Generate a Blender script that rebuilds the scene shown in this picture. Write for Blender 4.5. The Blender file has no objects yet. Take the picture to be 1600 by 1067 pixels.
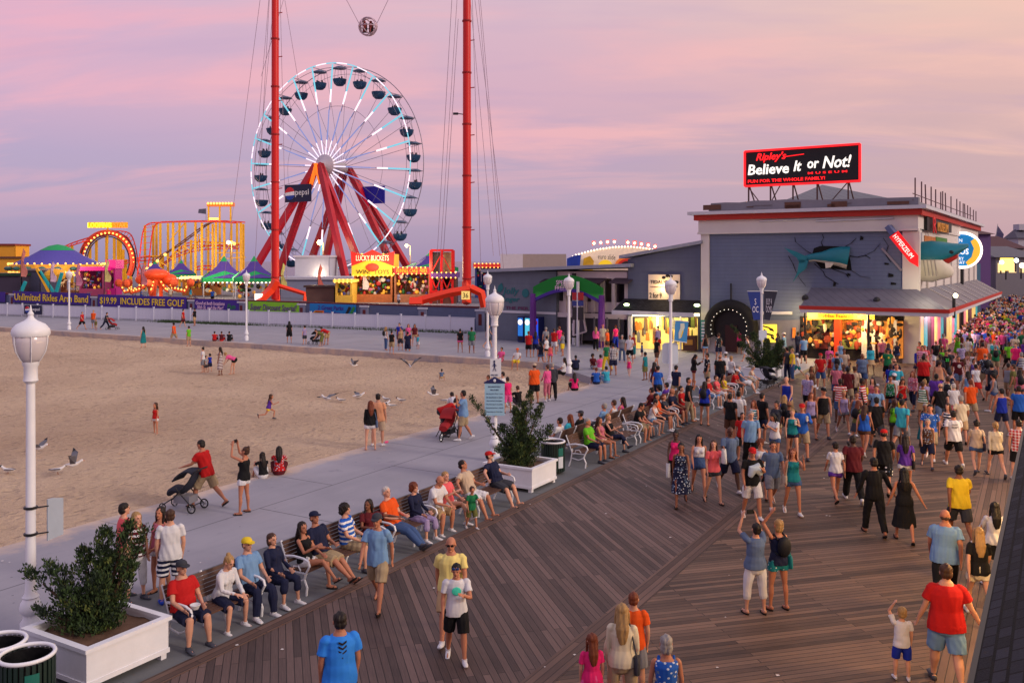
import bpy, math, random
import numpy as np
from mathutils import Vector, Matrix, Euler
random.seed(7)
SC = bpy.context.scene
COL = SC.collection
# ---------------------------------------------------------------- camera
F, HOR, CH = 1400.0, 408.0, 6.2          # focal length in photo pixels, horizon row, eye height (m)
cd = bpy.data.cameras.new('camera'); cam = bpy.data.objects.new('camera', cd); COL.objects.link(cam)
cam.location = (0, 0, CH); cam.rotation_euler = (math.radians(90), 0, 0)
cd.sensor_width = 36; cd.lens = 36*F/1600; cd.shift_y = -(533.5-HOR)/1600
cd.clip_start = .1; cd.clip_end = 20000
SC.camera = cam
SC.view_settings.view_transform = 'Standard'; SC.view_settings.look = 'None'
SC.view_settings.exposure = 0.0; SC.view_settings.gamma = 1
SC.cycles.max_bounces = 5; SC.cycles.diffuse_bounces = 2; SC.cycles.glossy_bounces = 2
SC.cycles.transparent_max_bounces = 6; SC.cycles.caustics_reflective = False; SC.cycles.caustics_refractive = False
SC.cycles.use_light_tree = True
# ---------------------------------------------------------------- sky and sun
def srgb(r, g=None, b=None):
    if g is None: r, g, b = r
    return tuple(((c/255)/12.92 if c/255 <= .04045 else ((c/255+.055)/1.055)**2.4) for c in (r, g, b))
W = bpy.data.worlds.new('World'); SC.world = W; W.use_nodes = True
nt = W.node_tree; nt.nodes.clear()
def N(t, **k):
    n = nt.nodes.new(t)
    for a, b in k.items():
        if a == 'i':
            for q, v in b.items(): n.inputs[q].default_value = v
        else: setattr(n, a, b)
    return n
def LK(a, b): nt.links.new(a, b)
def mth(op, a, b=None):
    n = nt.nodes.new('ShaderNodeMath'); n.operation = op
    for k, v in enumerate((a, b)):
        if v is None: continue
        if hasattr(v, 'links'): LK(v, n.inputs[k])
        else: n.inputs[k].default_value = v
    return n.outputs[0]
def ramp(fac, stops, interp='LINEAR'):
    r = nt.nodes.new('ShaderNodeValToRGB'); LK(fac, r.inputs[0]); e = r.color_ramp.elements
    r.color_ramp.interpolation = interp
    while len(e) > 1: e.remove(e[-1])
    e[0].position = stops[0][0]; e[0].color = (*stops[0][1], 1)
    for p, c in stops[1:]:
        q = e.new(p); q.color = (*c, 1)
    return r.outputs[0]
def mixc(f, a, b, t='MIX'):
    m = nt.nodes.new('ShaderNodeMix'); m.data_type = 'RGBA'; m.blend_type = t
    for s, v in ((m.inputs[0], f), (m.inputs[6], a), (m.inputs[7], b)):
        if hasattr(v, 'links'): LK(v, s)
        else: s.default_value = v if isinstance(v, (int, float)) else (*v, 1)[:4]
    return m.outputs[2]
tc = N('ShaderNodeTexCoord'); sp = N('ShaderNodeSeparateXYZ'); LK(tc.outputs['Generated'], sp.inputs[0])
dx, dy, dz = sp.outputs
S = srgb
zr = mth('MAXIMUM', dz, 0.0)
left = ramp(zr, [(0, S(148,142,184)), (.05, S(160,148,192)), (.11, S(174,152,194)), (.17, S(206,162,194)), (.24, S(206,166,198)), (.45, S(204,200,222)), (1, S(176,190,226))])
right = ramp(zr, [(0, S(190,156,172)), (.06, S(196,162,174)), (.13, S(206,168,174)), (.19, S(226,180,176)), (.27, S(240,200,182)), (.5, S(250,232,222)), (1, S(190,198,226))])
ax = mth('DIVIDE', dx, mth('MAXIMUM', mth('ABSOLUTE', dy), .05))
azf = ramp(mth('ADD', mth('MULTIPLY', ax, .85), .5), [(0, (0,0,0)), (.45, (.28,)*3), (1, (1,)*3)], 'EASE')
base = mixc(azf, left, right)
dv = mth('ADD', zr, .16)
cx, cy = mth('DIVIDE', dx, dv), mth('DIVIDE', dy, dv)
cb = N('ShaderNodeCombineXYZ'); LK(mth('MULTIPLY', mth('ADD', cx, mth('MULTIPLY', cy, .35)), .55), cb.inputs[0]); LK(mth('MULTIPLY', cy, 1.5), cb.inputs[1])
nz = N('ShaderNodeTexNoise', i={'Scale': 1.15, 'Detail': 7, 'Roughness': .56, 'Distortion': .5}); LK(cb.outputs[0], nz.inputs['Vector'])
cm = ramp(nz.outputs[0], [(.42, (0,0,0)), (.63, (1,1,1))], 'EASE')
up = ramp(zr, [(.03, (0,0,0)), (.13, (.75,)*3), (.3, (.6,)*3)])
pink = mixc(azf, S(242,168,186), S(248,194,180))
c1 = mixc(mth('MULTIPLY', cm, up), base, pink)
nz2 = N('ShaderNodeTexNoise', i={'Scale': 2.6, 'Detail': 5, 'Roughness': .5}); LK(cb.outputs[0], nz2.inputs['Vector'])
c2 = mixc(mth('MULTIPLY', ramp(nz2.outputs[0], [(.5, (0,0,0)), (.75, (.5,)*3)]), up), c1, S(176,150,192))
sky = N('ShaderNodeTexSky', sky_type='NISHITA', sun_disc=False, sun_elevation=math.radians(3), sun_rotation=math.radians(115))
c3 = mixc(.04, c2, sky.outputs[0])
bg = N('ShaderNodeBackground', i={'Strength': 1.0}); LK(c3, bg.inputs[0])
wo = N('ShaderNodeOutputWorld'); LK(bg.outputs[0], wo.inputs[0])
sd = bpy.data.lights.new('sun', 'SUN'); sun = bpy.data.objects.new('sun', sd); COL.objects.link(sun)
sd.energy = 1.75; sd.angle = math.radians(11); sd.color = (1.0, .82, .7)
sun.rotation_euler = Euler((math.radians(66), 0, math.radians(62)))   # afterglow from behind right, high and very soft
# ---------------------------------------------------------------- helpers
def gp(px, py, z=0.0):
    Y = F*(CH-z)/(py-HOR); return Vector(((px-800)/F*Y, Y, z))
def pp(px, py, Y): return Vector(((px-800)/F*Y, Y, CH-(py-HOR)/F*Y))
U = Vector((.506, .863, 0)).normalized(); NV = Vector((U.y, -U.x, 0))   # along the boardwalk, and across it to the right
def un(s, n, z=0.0): return U*s + NV*n + Vector((0, 0, z))
def V(*a): return Vector(a if len(a) > 1 else a[0])
def rz(a): return Matrix.Rotation(math.radians(a), 3, 'Z')
class MB:
    def __init__(s): s.v = []; s.f = []; s.m = []; s.cur = 0
    def mi(s, i): s.cur = i; return s
    def add(s, vs, fs):
        o = len(s.v); s.v += [tuple(p) for p in vs]; s.f += [tuple(i+o for i in f) for f in fs]; s.m += [s.cur]*len(fs); return s
    def box(s, x0, x1, y0, y1, z0, z1):
        return s.add([(x0,y0,z0),(x1,y0,z0),(x1,y1,z0),(x0,y1,z0),(x0,y0,z1),(x1,y0,z1),(x1,y1,z1),(x0,y1,z1)],
                     [(0,3,2,1),(4,5,6,7),(0,1,5,4),(1,2,6,5),(2,3,7,6),(3,0,4,7)])
    def obox(s, o, a, b, c):          # corner + three edge vectors
        o, a, b, c = map(Vector, (o, a, b, c))
        return s.add([o, o+a, o+a+b, o+b, o+c, o+a+c, o+a+b+c, o+b+c], [(0,3,2,1),(4,5,6,7),(0,1,5,4),(1,2,6,5),(2,3,7,6),(3,0,4,7)])
    def bar(s, p0, p1, w, h=None, up=(0,0,1)):
        p0, p1 = Vector(p0), Vector(p1); h = h or w; t = (p1-p0).normalized(); u0 = Vector(up)
        if abs(t.dot(u0)) > .98: u0 = Vector((0, 1, 0))
        a = t.cross(u0).normalized()*w; b = a.cross(t).normalized()*h
        return s.obox(p0-a/2-b/2, a, b, p1-p0)
    def ring(s, rings, closed=False, cap=True):
        n = len(rings[0]); o = len(s.v)
        for r in rings: s.v += [tuple(p) for p in r]
        k = len(rings); fs = []
        for i in range(k if closed else k-1):
            a, b = i*n, ((i+1) % k)*n
            for j in range(n): fs.append((o+a+j, o+a+(j+1) % n, o+b+(j+1) % n, o+b+j))
        if cap and not closed: fs += [tuple(o+j for j in reversed(range(n))), tuple(o+(k-1)*n+j for j in range(n))]
        s.f += fs; s.m += [s.cur]*len(fs); return s
    def cyl(s, p0, p1, r0, r1=None, n=10, cap=True):
        return s.tube([p0, p1], [r0, r0 if r1 is None else r1], n, cap=cap)
    def tube(s, pts, r, n=8, closed=False, side=None, cap=True, rnd=False):
        pts = [Vector(p) for p in pts]; k = len(pts)
        if not isinstance(r, (list, tuple)): r = [r]*k
        r = [(q, q) if not isinstance(q, (list, tuple)) else q for q in r]
        if rnd:
            t0 = (pts[1]-pts[0]).normalized(); t1 = (pts[-1]-pts[-2]).normalized()
            m0, m1 = min(r[0]), min(r[-1])
            pts = [pts[0]-t0*m0*.85, pts[0]-t0*m0*.5]+pts+[pts[-1]+t1*m1*.5, pts[-1]+t1*m1*.85]
            r = [(r[0][0]*.35, r[0][1]*.35), (r[0][0]*.82, r[0][1]*.82)]+r+[(r[-1][0]*.82, r[-1][1]*.82), (r[-1][0]*.35, r[-1][1]*.35)]; k += 4
        rings = []; pa = None
        for i, p in enumerate(pts):
            q0 = pts[(i-1) % k] if (i or closed) else p; q1 = pts[(i+1) % k] if (i < k-1 or closed) else p
            t = (q1-q0).normalized()
            ref = Vector(side) if side is not None else (pa if pa is not None else (Vector((0, 0, 1)) if abs(t.z) < .9 else Vector((1, 0, 0))))
            a = (ref - t*ref.dot(t))
            if a.length < 1e-5: a = t.orthogonal()
            a.normalize(); b = t.cross(a); pa = a
            rings.append([p + a*(math.cos(2*math.pi*j/n)*r[i][0]) + b*(math.sin(2*math.pi*j/n)*r[i][1]) for j in range(n)])
        return s.ring(rings, closed, cap)
    def lathe(s, prof, c=(0, 0, 0), n=16, R=None):
        c = Vector(c); rings = []
        for r, z in prof:
            pts = [Vector((r*math.cos(2*math.pi*j/n), r*math.sin(2*math.pi*j/n), z)) for j in range(n)]
            rings.append([c + (R @ p if R else p) for p in pts])
        return s.ring(rings)
    def ell(s, c, r, R=None, n=12, m=7):
        if isinstance(r, (int, float)): r = (r, r, r)
        c = Vector(c); rings = []
        for i in range(m+1):
            t = -math.pi/2*.96 + math.pi*.96*i/m
            pts = [Vector((r[0]*math.cos(t)*math.cos(2*math.pi*j/n), r[1]*math.cos(t)*math.sin(2*math.pi*j/n), r[2]*math.sin(t))) for j in range(n)]
            rings.append([c + (R @ p if R else p) for p in pts])
        return s.ring(rings)
    def poly(s, pts, d):              # flat outline extruded by vector d
        n = len(pts); pts = [Vector(p) for p in pts]; d = Vector(d)
        return s.add(pts+[p+d for p in pts], [tuple(reversed(range(n))), tuple(range(n, 2*n))]+[(j, (j+1) % n, n+(j+1) % n, n+j) for j in range(n)])
    def quad(s, a, b, c, d): return s.add([a, b, c, d], [(0, 1, 2, 3)])
    def mesh(s, name, smooth=None):
        me = bpy.data.meshes.new(name); me.from_pydata(s.v, [], s.f); me.polygons.foreach_set('material_index', s.m)
        if smooth is not None:
            me.polygons.foreach_set('use_smooth', [True]*len(s.f)); me.update()
            if smooth < 180: me.set_sharp_from_angle(angle=math.radians(smooth))
        me.update(); return me
    def build(s, name, mats, parent=None, smooth=None, loc=None, rot=None):
        return link(s.mesh(name, smooth), name, mats, parent, loc, rot)
def link(me, name, mats=None, parent=None, loc=None, rot=None):
    if mats is not None:
        if len(me.materials): me.materials.clear()
        for m in (mats if isinstance(mats, (list, tuple)) else [mats]): me.materials.append(m)
    o = bpy.data.objects.new(name, me); COL.objects.link(o)
    if parent is not None: o.parent = parent
    if loc is not None: o.location = loc
    if rot is not None: o.rotation_euler = (0, 0, math.radians(rot))
    return o
def tag(o, label=None, cat=None, group=None, kind=None):
    if label: o['label'] = label
    if cat: o['category'] = cat
    if group: o['group'] = group
    if kind: o['kind'] = kind
    return o
def thing(name, label, cat, loc=(0, 0, 0), rot=0, group=None, scale=None):
    o = bpy.data.objects.new(name, None); COL.objects.link(o); o.location = loc; o.rotation_euler = (0, 0, math.radians(rot))
    if scale is not None: o.scale = (scale,)*3
    o.empty_display_size = .2
    return tag(o, label, cat, group)
def struct(o): o['kind'] = 'structure'; return o
def copy_tree(o, parent=None):
    c = o.copy(); COL.objects.link(c); c.parent = parent
    for ch in list(o.children): copy_tree(ch, c)
    return c
def text(s, mat, parent, o, r, u, w, h, th=.02, name='lettering', shear=0, off=0):
    """lettering fitted into a w x h box centred on o, with right vector r and up vector u"""
    cu = bpy.data.curves.new(name, 'FONT'); cu.body = s; cu.extrude = .05; cu.shear = shear; cu.offset = off; cu.resolution_u = 2
    cu.align_x = 'CENTER'; cu.space_line = .85
    t = bpy.data.objects.new(name, cu); COL.objects.link(t)
    me = bpy.data.meshes.new_from_object(t.evaluated_get(bpy.context.evaluated_depsgraph_get())); bpy.data.objects.remove(t); bpy.data.curves.remove(cu)
    co = np.empty(len(me.vertices)*3, 'f'); me.vertices.foreach_get('co', co); co = co.reshape(-1, 3)
    lo, hi = co.min(0), co.max(0); r = Vector(r).normalized(); u = Vector(u).normalized(); nrm = r.cross(u); o = Vector(o)
    x = (co[:, 0]-(lo[0]+hi[0])/2)*w/(hi[0]-lo[0]); y = (co[:, 1]-(lo[1]+hi[1])/2)*h/(hi[1]-lo[1]); z = (co[:, 2]+.05)*10*th
    P = np.outer(x, r)+np.outer(y, u)+np.outer(z, nrm)+np.array(o)
    me.vertices.foreach_set('co', P.astype('f').ravel()); me.update()
    return link(me, name, mat, parent)
# ---------------------------------------------------------------- materials
MATS = {}
def mat(name, rgb, rough=.6, metal=0, var=.12, scale=3.0, bump=.0, bscale=40, emit=0, ecol=None, spec=.4, alpha=None):
    if name in MATS: return MATS[name]
    global nt
    m = bpy.data.materials.new(name); m.use_nodes = True; MATS[name] = m; nt = m.node_tree; b = nt.nodes['Principled BSDF']
    c = srgb(rgb); b.inputs['Roughness'].default_value = rough; b.inputs['Metallic'].default_value = metal
    b.inputs['Specular IOR Level'].default_value = spec
    t = N('ShaderNodeTexCoord')
    if var:
        n = N('ShaderNodeTexNoise', i={'Scale': scale, 'Detail': 5, 'Roughness': .6}); LK(t.outputs['Object'], n.inputs['Vector'])
        LK(mixc(n.outputs[0], tuple(x*(1-var) for x in c), tuple(min(1, x*(1+var)+.01*var) for x in c)), b.inputs['Base Color'])
    else: b.inputs['Base Color'].default_value = (*c, 1)
    if bump:
        n2 = N('ShaderNodeTexNoise', i={'Scale': bscale, 'Detail': 4}); LK(t.outputs['Object'], n2.inputs['Vector'])
        bp = N('ShaderNodeBump', i={'Strength': bump, 'Distance': .02}); LK(n2.outputs[0], bp.inputs['Height']); LK(bp.outputs[0], b.inputs['Normal'])
    if emit:
        b.inputs['Emission Color'].default_value = (*(srgb(ecol) if ecol else c), 1); b.inputs['Emission Strength'].default_value = emit
    return m
def custom(name, fn, rough=.7, spec=.3):
    """material whose base colour (and optional height) come from fn(texcoord)"""
    if name in MATS: return MATS[name]
    global nt
    m = bpy.data.materials.new(name); m.use_nodes = True; MATS[name] = m; nt = m.node_tree; b = nt.nodes['Principled BSDF']
    b.inputs['Roughness'].default_value = rough; b.inputs['Specular IOR Level'].default_value = spec
    r = fn(N('ShaderNodeTexCoord')); r = r if isinstance(r, tuple) else (r,)
    LK(r[0], b.inputs['Base Color'])
    if len(r) > 1:
        bp = N('ShaderNodeBump', i={'Strength': r[2], 'Distance': r[3]}); LK(r[1], bp.inputs['Height']); LK(bp.outputs[0], b.inputs['Normal'])
    return m
def noise(vec, sc, det=5, rough=.6, dist=0):
    n = N('ShaderNodeTexNoise', i={'Scale': sc, 'Detail': det, 'Roughness': rough, 'Distortion': dist}); LK(vec, n.inputs['Vector']); return n.outputs[0]
def mapping(vec, rot=(0, 0, 0), scale=(1, 1, 1), loc=(0, 0, 0)):
    n = N('ShaderNodeMapping'); LK(vec, n.inputs[0]); n.inputs['Rotation'].default_value = [math.radians(a) for a in rot]
    n.inputs['Scale'].default_value = scale; n.inputs['Location'].default_value = loc; return n.outputs[0]
def deckmat(name, ang, dark, lite):
    def fn(t):
        v = mapping(t.outputs['Object'], (0, 0, ang))
        br = N('ShaderNodeTexBrick', offset=.37, i={'Color1': (0, 0, 0, 1), 'Color2': (1, 1, 1, 1), 'Mortar': (.5, .5, .5, 1), 'Scale': 1, 'Mortar Size': .0065, 'Mortar Smooth': .2, 'Brick Width': 3.6, 'Row Height': .118, 'Bias': 0})
        LK(v, br.inputs['Vector'])
        g = noise(mapping(v, scale=(1.2, 26, 1)), 2.2, 6, .65); big = noise(v, .45, 4)
        tone = ramp(mth('ADD', mth('MULTIPLY', br.outputs['Color'], .5), mth('ADD', mth('MULTIPLY', g, .55), mth('MULTIPLY', big, .35))),
                    [(.3, S(dark)), (.66, tuple((a+b)/2 for a, b in zip(S(dark), S(lite)))), (1, S(lite))])
        c = mixc(br.outputs['Fac'], tone, S(22, 15, 17))
        h = mth('SUBTRACT', mth('MULTIPLY', g, .25), br.outputs['Fac'])
        return c, h, .55, .012
    return custom(name, fn, .62, .35)
def sidingmat(name, rgb, pitch=.2, gap=.55):
    def fn(t):
        s_ = N('ShaderNodeSeparateXYZ'); LK(t.outputs['Object'], s_.inputs[0])
        f = mth('FRACT', mth('DIVIDE', s_.outputs[2], pitch)); n = noise(t.outputs['Object'], 1.3, 5)
        n2 = noise(mapping(t.outputs['Object'], scale=(1, 1, .12)), 3, 4)
        c = mixc(n, tuple(x*.82 for x in S(rgb)), tuple(x*1.14 for x in S(rgb))); c = mixc(mth('MULTIPLY', n2, .7), c, tuple(x*.72 for x in S(rgb)))
        lap = ramp(f, [(0, (gap,)*3), (.1, (1,)*3), (1, (1,)*3)])
        return mixc(1, c, lap, 'MULTIPLY'), f, .6, .03
    return custom(name, fn, .6, .3)
def ocol(name, rough=.8, pattern=None, var=.18, spec=.25):
    """cloth, skin or hair tinted by the object's own colour"""
    if name in MATS: return MATS[name]
    def fn(t):
        oi = N('ShaderNodeObjectInfo'); c = oi.outputs['Color']; o = t.outputs['Object']; n = noise(o, 9, 4)
        if pattern == 'stripes':
            s_ = N('ShaderNodeSeparateXYZ'); LK(o, s_.inputs[0]); f = mth('FRACT', mth('MULTIPLY', s_.outputs[2], 11)); c = mixc(mth('GREATER_THAN', f, .58), c, S(225, 225, 228))
        if pattern == 'plaid':
            s_ = N('ShaderNodeSeparateXYZ'); LK(o, s_.inputs[0]); f = mth('GREATER_THAN', mth('FRACT', mth('MULTIPLY', s_.outputs[2], 12)), .55); g = mth('GREATER_THAN', mth('FRACT', mth('MULTIPLY', s_.outputs[0], 12)), .55)
            c = mixc(mth('MULTIPLY', mth('ADD', f, g), .42), c, S(232, 228, 228))
        if pattern in ('floral', 'print'):
            vo = N('ShaderNodeTexVoronoi', i={'Scale': 15 if pattern == 'floral' else 9}); LK(mapping(o, scale=(1, 1, 1.2)), vo.inputs[0]); c = mixc(mth('LESS_THAN', vo.outputs[0], .27), c, S(205, 215, 226) if pattern == 'floral' else S(240, 236, 225))
            n5 = noise(o, 12, 2); c = mixc(mth('GREATER_THAN', n5, .63), c, S(96, 120, 150))
        dk = mixc(1, c, (1-var,)*3, 'MULTIPLY')
        return mixc(n, dk, c), n, .25, .01
    return custom(name, fn, rough, spec)
WHITE = mat('white_paint', (222, 224, 232), .42, var=.12, scale=3.5, bump=.06, bscale=30)
WOOD = mat('bench_wood', (84, 58, 48), .55, var=.3, scale=6, bump=.2)
BLACK = mat('black_metal', (26, 27, 31), .4, var=.2)
DARK = mat('dark_rubber', (20, 20, 22), .8, var=.2)
REDM = mat('red_steel', (206, 26, 24), .4, var=.1)
CHROME = mat('galvanised_steel', (160, 164, 170), .35, .8, var=.1)
GLOBE = mat('lamp_glass', (205, 198, 205), .18, var=.05, spec=.6)
# ================================================================ ground, sand, paving, deck, sea
DR = math.degrees(math.atan2(U.y, U.x))          # local x = along the boardwalk, local y = to the left of it
def sheet(name, pts, z, m, th=0):
    """flat sheet from (s, n) corners, object turned so its own x axis runs along the boardwalk"""
    mb = MB(); P = [(s_, -n_, z) for s_, n_ in pts]
    if th: mb.poly([(a, b, z-th) for a, b, _ in P][::-1] if False else [(a, b, z-th) for a, b, _ in P], (0, 0, th))
    else: mb.add(P, [tuple(range(len(P)))])
    return struct(mb.build(name, m, rot=DR))
def concfn(w, jit, a, b, mort, drift=False):
    def fn(t):
        o = t.outputs['Object']; br = N('ShaderNodeTexBrick', offset=jit, i={'Color1': (.45,)*3+(1,), 'Color2': (.55,)*3+(1,), 'Mortar': (.5,)*3+(1,), 'Scale': 1, 'Mortar Size': .022, 'Mortar Smooth': .3, 'Brick Width': w, 'Row Height': w*.52}); LK(o, br.inputs['Vector'])
        n1 = noise(o, .35, 6, .62, .4); n2 = noise(o, 22, 4, .7); n3 = noise(mapping(o, scale=(.3, 2.5, 1)), 1.2, 5)
        f = mth('ADD', mth('MULTIPLY', n1, .6), mth('ADD', mth('MULTIPLY', n3, .25), mth('MULTIPLY', br.outputs['Color'], .2)))
        c = ramp(f, [(.32, S(a)), (.72, S(b))]); c = mixc(mth('MULTIPLY', n2, .3), c, S(b)); st = ramp(noise(o, 1.7, 3, .5), [(.66, (0,)*3), (.75, (.3,)*3)]); c = mixc(st, c, S(a[0]-30, a[1]-30, a[2]-26))
        vg = N('ShaderNodeTexVoronoi', i={'Scale': 2.2}); LK(o, vg.inputs[0]); c = mixc(mth('MULTIPLY', mth('LESS_THAN', vg.outputs[0], .055), .6), c, S(a[0]-52, a[1]-52, a[2]-50))
        c = mixc(mth('MULTIPLY', br.outputs['Fac'], .75), c, S(mort))
        if drift:
            s_ = N('ShaderNodeSeparateXYZ'); LK(o, s_.inputs[0]); nn_ = noise(o, .8, 6, .7); e1 = mth('MULTIPLY', mth('LESS_THAN', s_.outputs[0], 42.3), mth('ADD', mth('MULTIPLY', mth('SUBTRACT', s_.outputs[1], 18.6), .8), mth('MULTIPLY', mth('SUBTRACT', nn_, .5), 2.4)))
            e2 = mth('MULTIPLY', mth('GREATER_THAN', s_.outputs[1], 26), mth('ADD', mth('MULTIPLY', mth('SUBTRACT', 49.2, s_.outputs[0]), .5), mth('MULTIPLY', mth('SUBTRACT', nn_, .5), 2.4)))
            c = mixc(ramp(mth('MAXIMUM', e1, e2), [(.1, (0,)*3), (.75, (.85,)*3)]), c, S(200, 176, 156))
        return c, mth('SUBTRACT', n2, br.outputs['Fac']), .25, .01
    return fn
CONC = custom('concrete', concfn(5.4, .5, (128, 128, 138), (156, 154, 164), (76, 76, 84), True), .8)
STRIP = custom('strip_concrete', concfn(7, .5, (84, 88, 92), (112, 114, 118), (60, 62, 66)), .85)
def sandfn(t):
    o = t.outputs['Object']; n1 = noise(o, .12, 5, .6, .6); n2 = noise(o, 5.5, 5, .7); vo = N('ShaderNodeTexVoronoi', i={'Scale': 1.5, 'Randomness': 1}); LK(mapping(o, scale=(1.35, .8, 1)), vo.inputs[0])
    v2 = N('ShaderNodeTexVoronoi', i={'Scale': 3.3}); LK(mapping(o, scale=(.8, 1.3, 1)), v2.inputs[0])
    c = ramp(mth('ADD', mth('MULTIPLY', n1, .7), mth('MULTIPLY', n2, .35)), [(.3, S(182, 154, 132)), (.75, S(232, 206, 178))])
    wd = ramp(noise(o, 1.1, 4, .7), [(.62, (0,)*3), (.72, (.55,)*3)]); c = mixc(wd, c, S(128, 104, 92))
    h = mth('ADD', mth('MULTIPLY', ramp(vo.outputs[0], [(.0, (0,)*3), (.36, (1,)*3)]), .7), mth('ADD', mth('MULTIPLY', ramp(v2.outputs[0], [(0, (0,)*3), (.4, (1,)*3)]), .5), mth('MULTIPLY', n2, .9)))
    return c, h, 1.0, .3
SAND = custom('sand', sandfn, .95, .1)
DECKL = deckmat('deck_boards_a', -45, (36, 27, 27), (110, 89, 84)); DECKR = deckmat('deck_boards_b', 45, (40, 29, 26), (124, 98, 82)); DECKS = deckmat('deck_boards_c', 0, (56, 40, 36), (112, 88, 78))
ASPH = mat('fairground_asphalt', (112, 110, 122), .85, var=.2, scale=1.2, bump=.1)
LANDM = mat('land', (96, 92, 90), .9, var=.2, scale=.02)
def seafn(t):
    o = t.outputs['Object']; n = noise(mapping(o, scale=(1, 3, 1)), .04, 5); return mixc(n, S(62, 66, 92), S(84, 84, 112)), noise(mapping(o, scale=(1, 2.5, 1)), .5, 5), .6, .6
SEA = custom('sea_water', seafn, .25, .5)
mb = MB(); mb.add([(-9000, -3000, -2.6), (9000, -3000, -2.6), (9000, 14000, -2.6), (-9000, 14000, -2.6)], [(0, 1, 2, 3)]); struct(mb.build('sea', SEA))
mb = MB(); mb.add([(-90, -60, -.62), (3000, -60, -.62), (3000, 2500, -.62), (1050, 2500, -.62), (150, 290, -.62), (-90, 140, -.62)], [(0, 1, 2, 3, 4, 5)]); struct(mb.build('ground', LANDM))
def sz(s_, n_):                                   # height of the sand
    k = min(1, max(0, (s_-20)/22)); e = min(1, max(0, (-19.4-n_)/1.2))
    return e*(-.38*k*k*(3-2*k) + .035*math.sin(s_*1.3+n_*.7)*math.sin(n_*1.1)+.03*math.sin(s_*.45-n_*.6)) - .012
mb = MB(); S0, S1, N0, N1, ST = -14, 48.15, -19.3, -84, .42
ns, nn = int((S1-S0)/ST), int((N0-N1)/ST); r5 = random.Random(3)
for i in range(ns+1):
    for j in range(nn+1):
        s_ = S0+(S1-S0)*i/ns; n_ = N0+(N1-N0)*j/nn; mb.v.append((s_, -n_, sz(s_, n_)+(r5.uniform(-.04, .04) if j > 2 else 0)))
mb.f = [(i*(nn+1)+j, (i+1)*(nn+1)+j, (i+1)*(nn+1)+j+1, i*(nn+1)+j+1) for i in range(ns) for j in range(nn)]; mb.m = [0]*len(mb.f)
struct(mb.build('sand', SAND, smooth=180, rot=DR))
sheet('concrete_walk', [(-14, -11.3), (-14, -19.4), (42.3, -19.4), (48.1, -25.6), (48.1, -125), (62.5, -125), (90, -11.3)], 0, CONC, .6)
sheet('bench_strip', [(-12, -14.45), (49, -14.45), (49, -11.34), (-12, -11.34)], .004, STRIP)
sheet('deck_border', [(-14, -11.36), (420, -11.36), (420, -11.06), (-14, -11.06)], .03, DECKS, .3)
sheet('deck_panel', [(-14, -11.06), (420, -11.06), (420, -6.55), (-14, -6.55)], .02, DECKL)
sheet('deck_seam', [(-14, -6.55), (420, -6.55), (420, -6.12), (-14, -6.12)], .024, DECKS)
sheet('deck_floor', [(-14, -6.12), (420, -6.12), (420, -1.35), (-14, -1.35)], .02, DECKR)
sheet('deck_edging', [(-14, -1.35), (420, -1.35), (420, .6), (-14, .6)], .024, DECKS)
# sand blown and litter flecks on the paving
LIT = mat('paper_scrap', (206, 202, 200), .8)
mb = MB(); r6 = random.Random(11)
for _ in range(90):
    s_, n_ = r6.uniform(5, 45), r6.uniform(-19, -1.6); p = (s_, -n_, .032); a = r6.uniform(0, 3.1); q = r6.uniform(.012, .035)
    mb.add([(p[0]+q*math.cos(a+k*1.57), p[1]+q*math.sin(a+k*1.57), p[2]+.004*(k % 2)) for k in range(4)], [(0, 1, 2, 3)])
tag(mb.build('litter', LIT, rot=DR), 'tiny scraps of paper scattered on deck and path', 'litter', kind='stuff')
# ---------------------------------------------------------------- raised fairground behind the wall
WA, WB = Vector((-60.5, 105, 0)), Vector((-3.0, 79, 0))             # line of the blue-grey wall, left end and right end
WD = (WB-WA).normalized(); WN = Vector((WD.y, -WD.x, 0))             # WN points to the camera
WL = (WB-WA).length
mb = MB(); a, b = WA+WD*(-60)-WN*.3, WB-WN*.3
mb.poly([a+V(0,0,-.6), b+V(0,0,-.6), V(18, 90, -.6), V(26, 190, -.6), V(-130, 260, -.6)], (0, 0, 2.2)); struct(mb.build('pier', ASPH))
# ---------------------------------------------------------------- wall with banners, white fence
BLUEG = sidingmat('blue_grey_boards', (98, 108, 140), .3, .8)
REDC = mat('red_cap', (96, 28, 34), .6); TRIMW = mat('trim_white', (196, 196, 206), .6, var=.1)
def wp(t, z, out=0): return WA+WD*t+WN*out+V(0, 0, z)
def wt(px, out=0):                                # distance along the wall under a photo column
    k = (px-800)/F; A = WA+WN*out; return (A.x-k*A.y)/(k*WD.y-WD.x)
def wtop(t): return 2.55-.5*max(0, t)/WL
wall = thing('boundary_wall', 'long blue-grey boarded wall with dark red cap below the fairground', 'wall', wp(WL/2, 0))
L0 = -wall.location
mb = MB(); t0 = -45
mb.poly([wp(t0, 0)+L0, wp(WL, 0)+L0, wp(WL, wtop(WL))+L0, wp(t0, wtop(t0))+L0], -WN*.25); mb.build('boarding', BLUEG, wall)
mb = MB(); mb.obox(wp(t0, wtop(t0), .06)+L0, WD*(WL-t0)+V(0, 0, wtop(WL)-wtop(t0)), -WN*.4, V(0, 0, .14)); mb.build('cap', REDC, wall)
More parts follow.
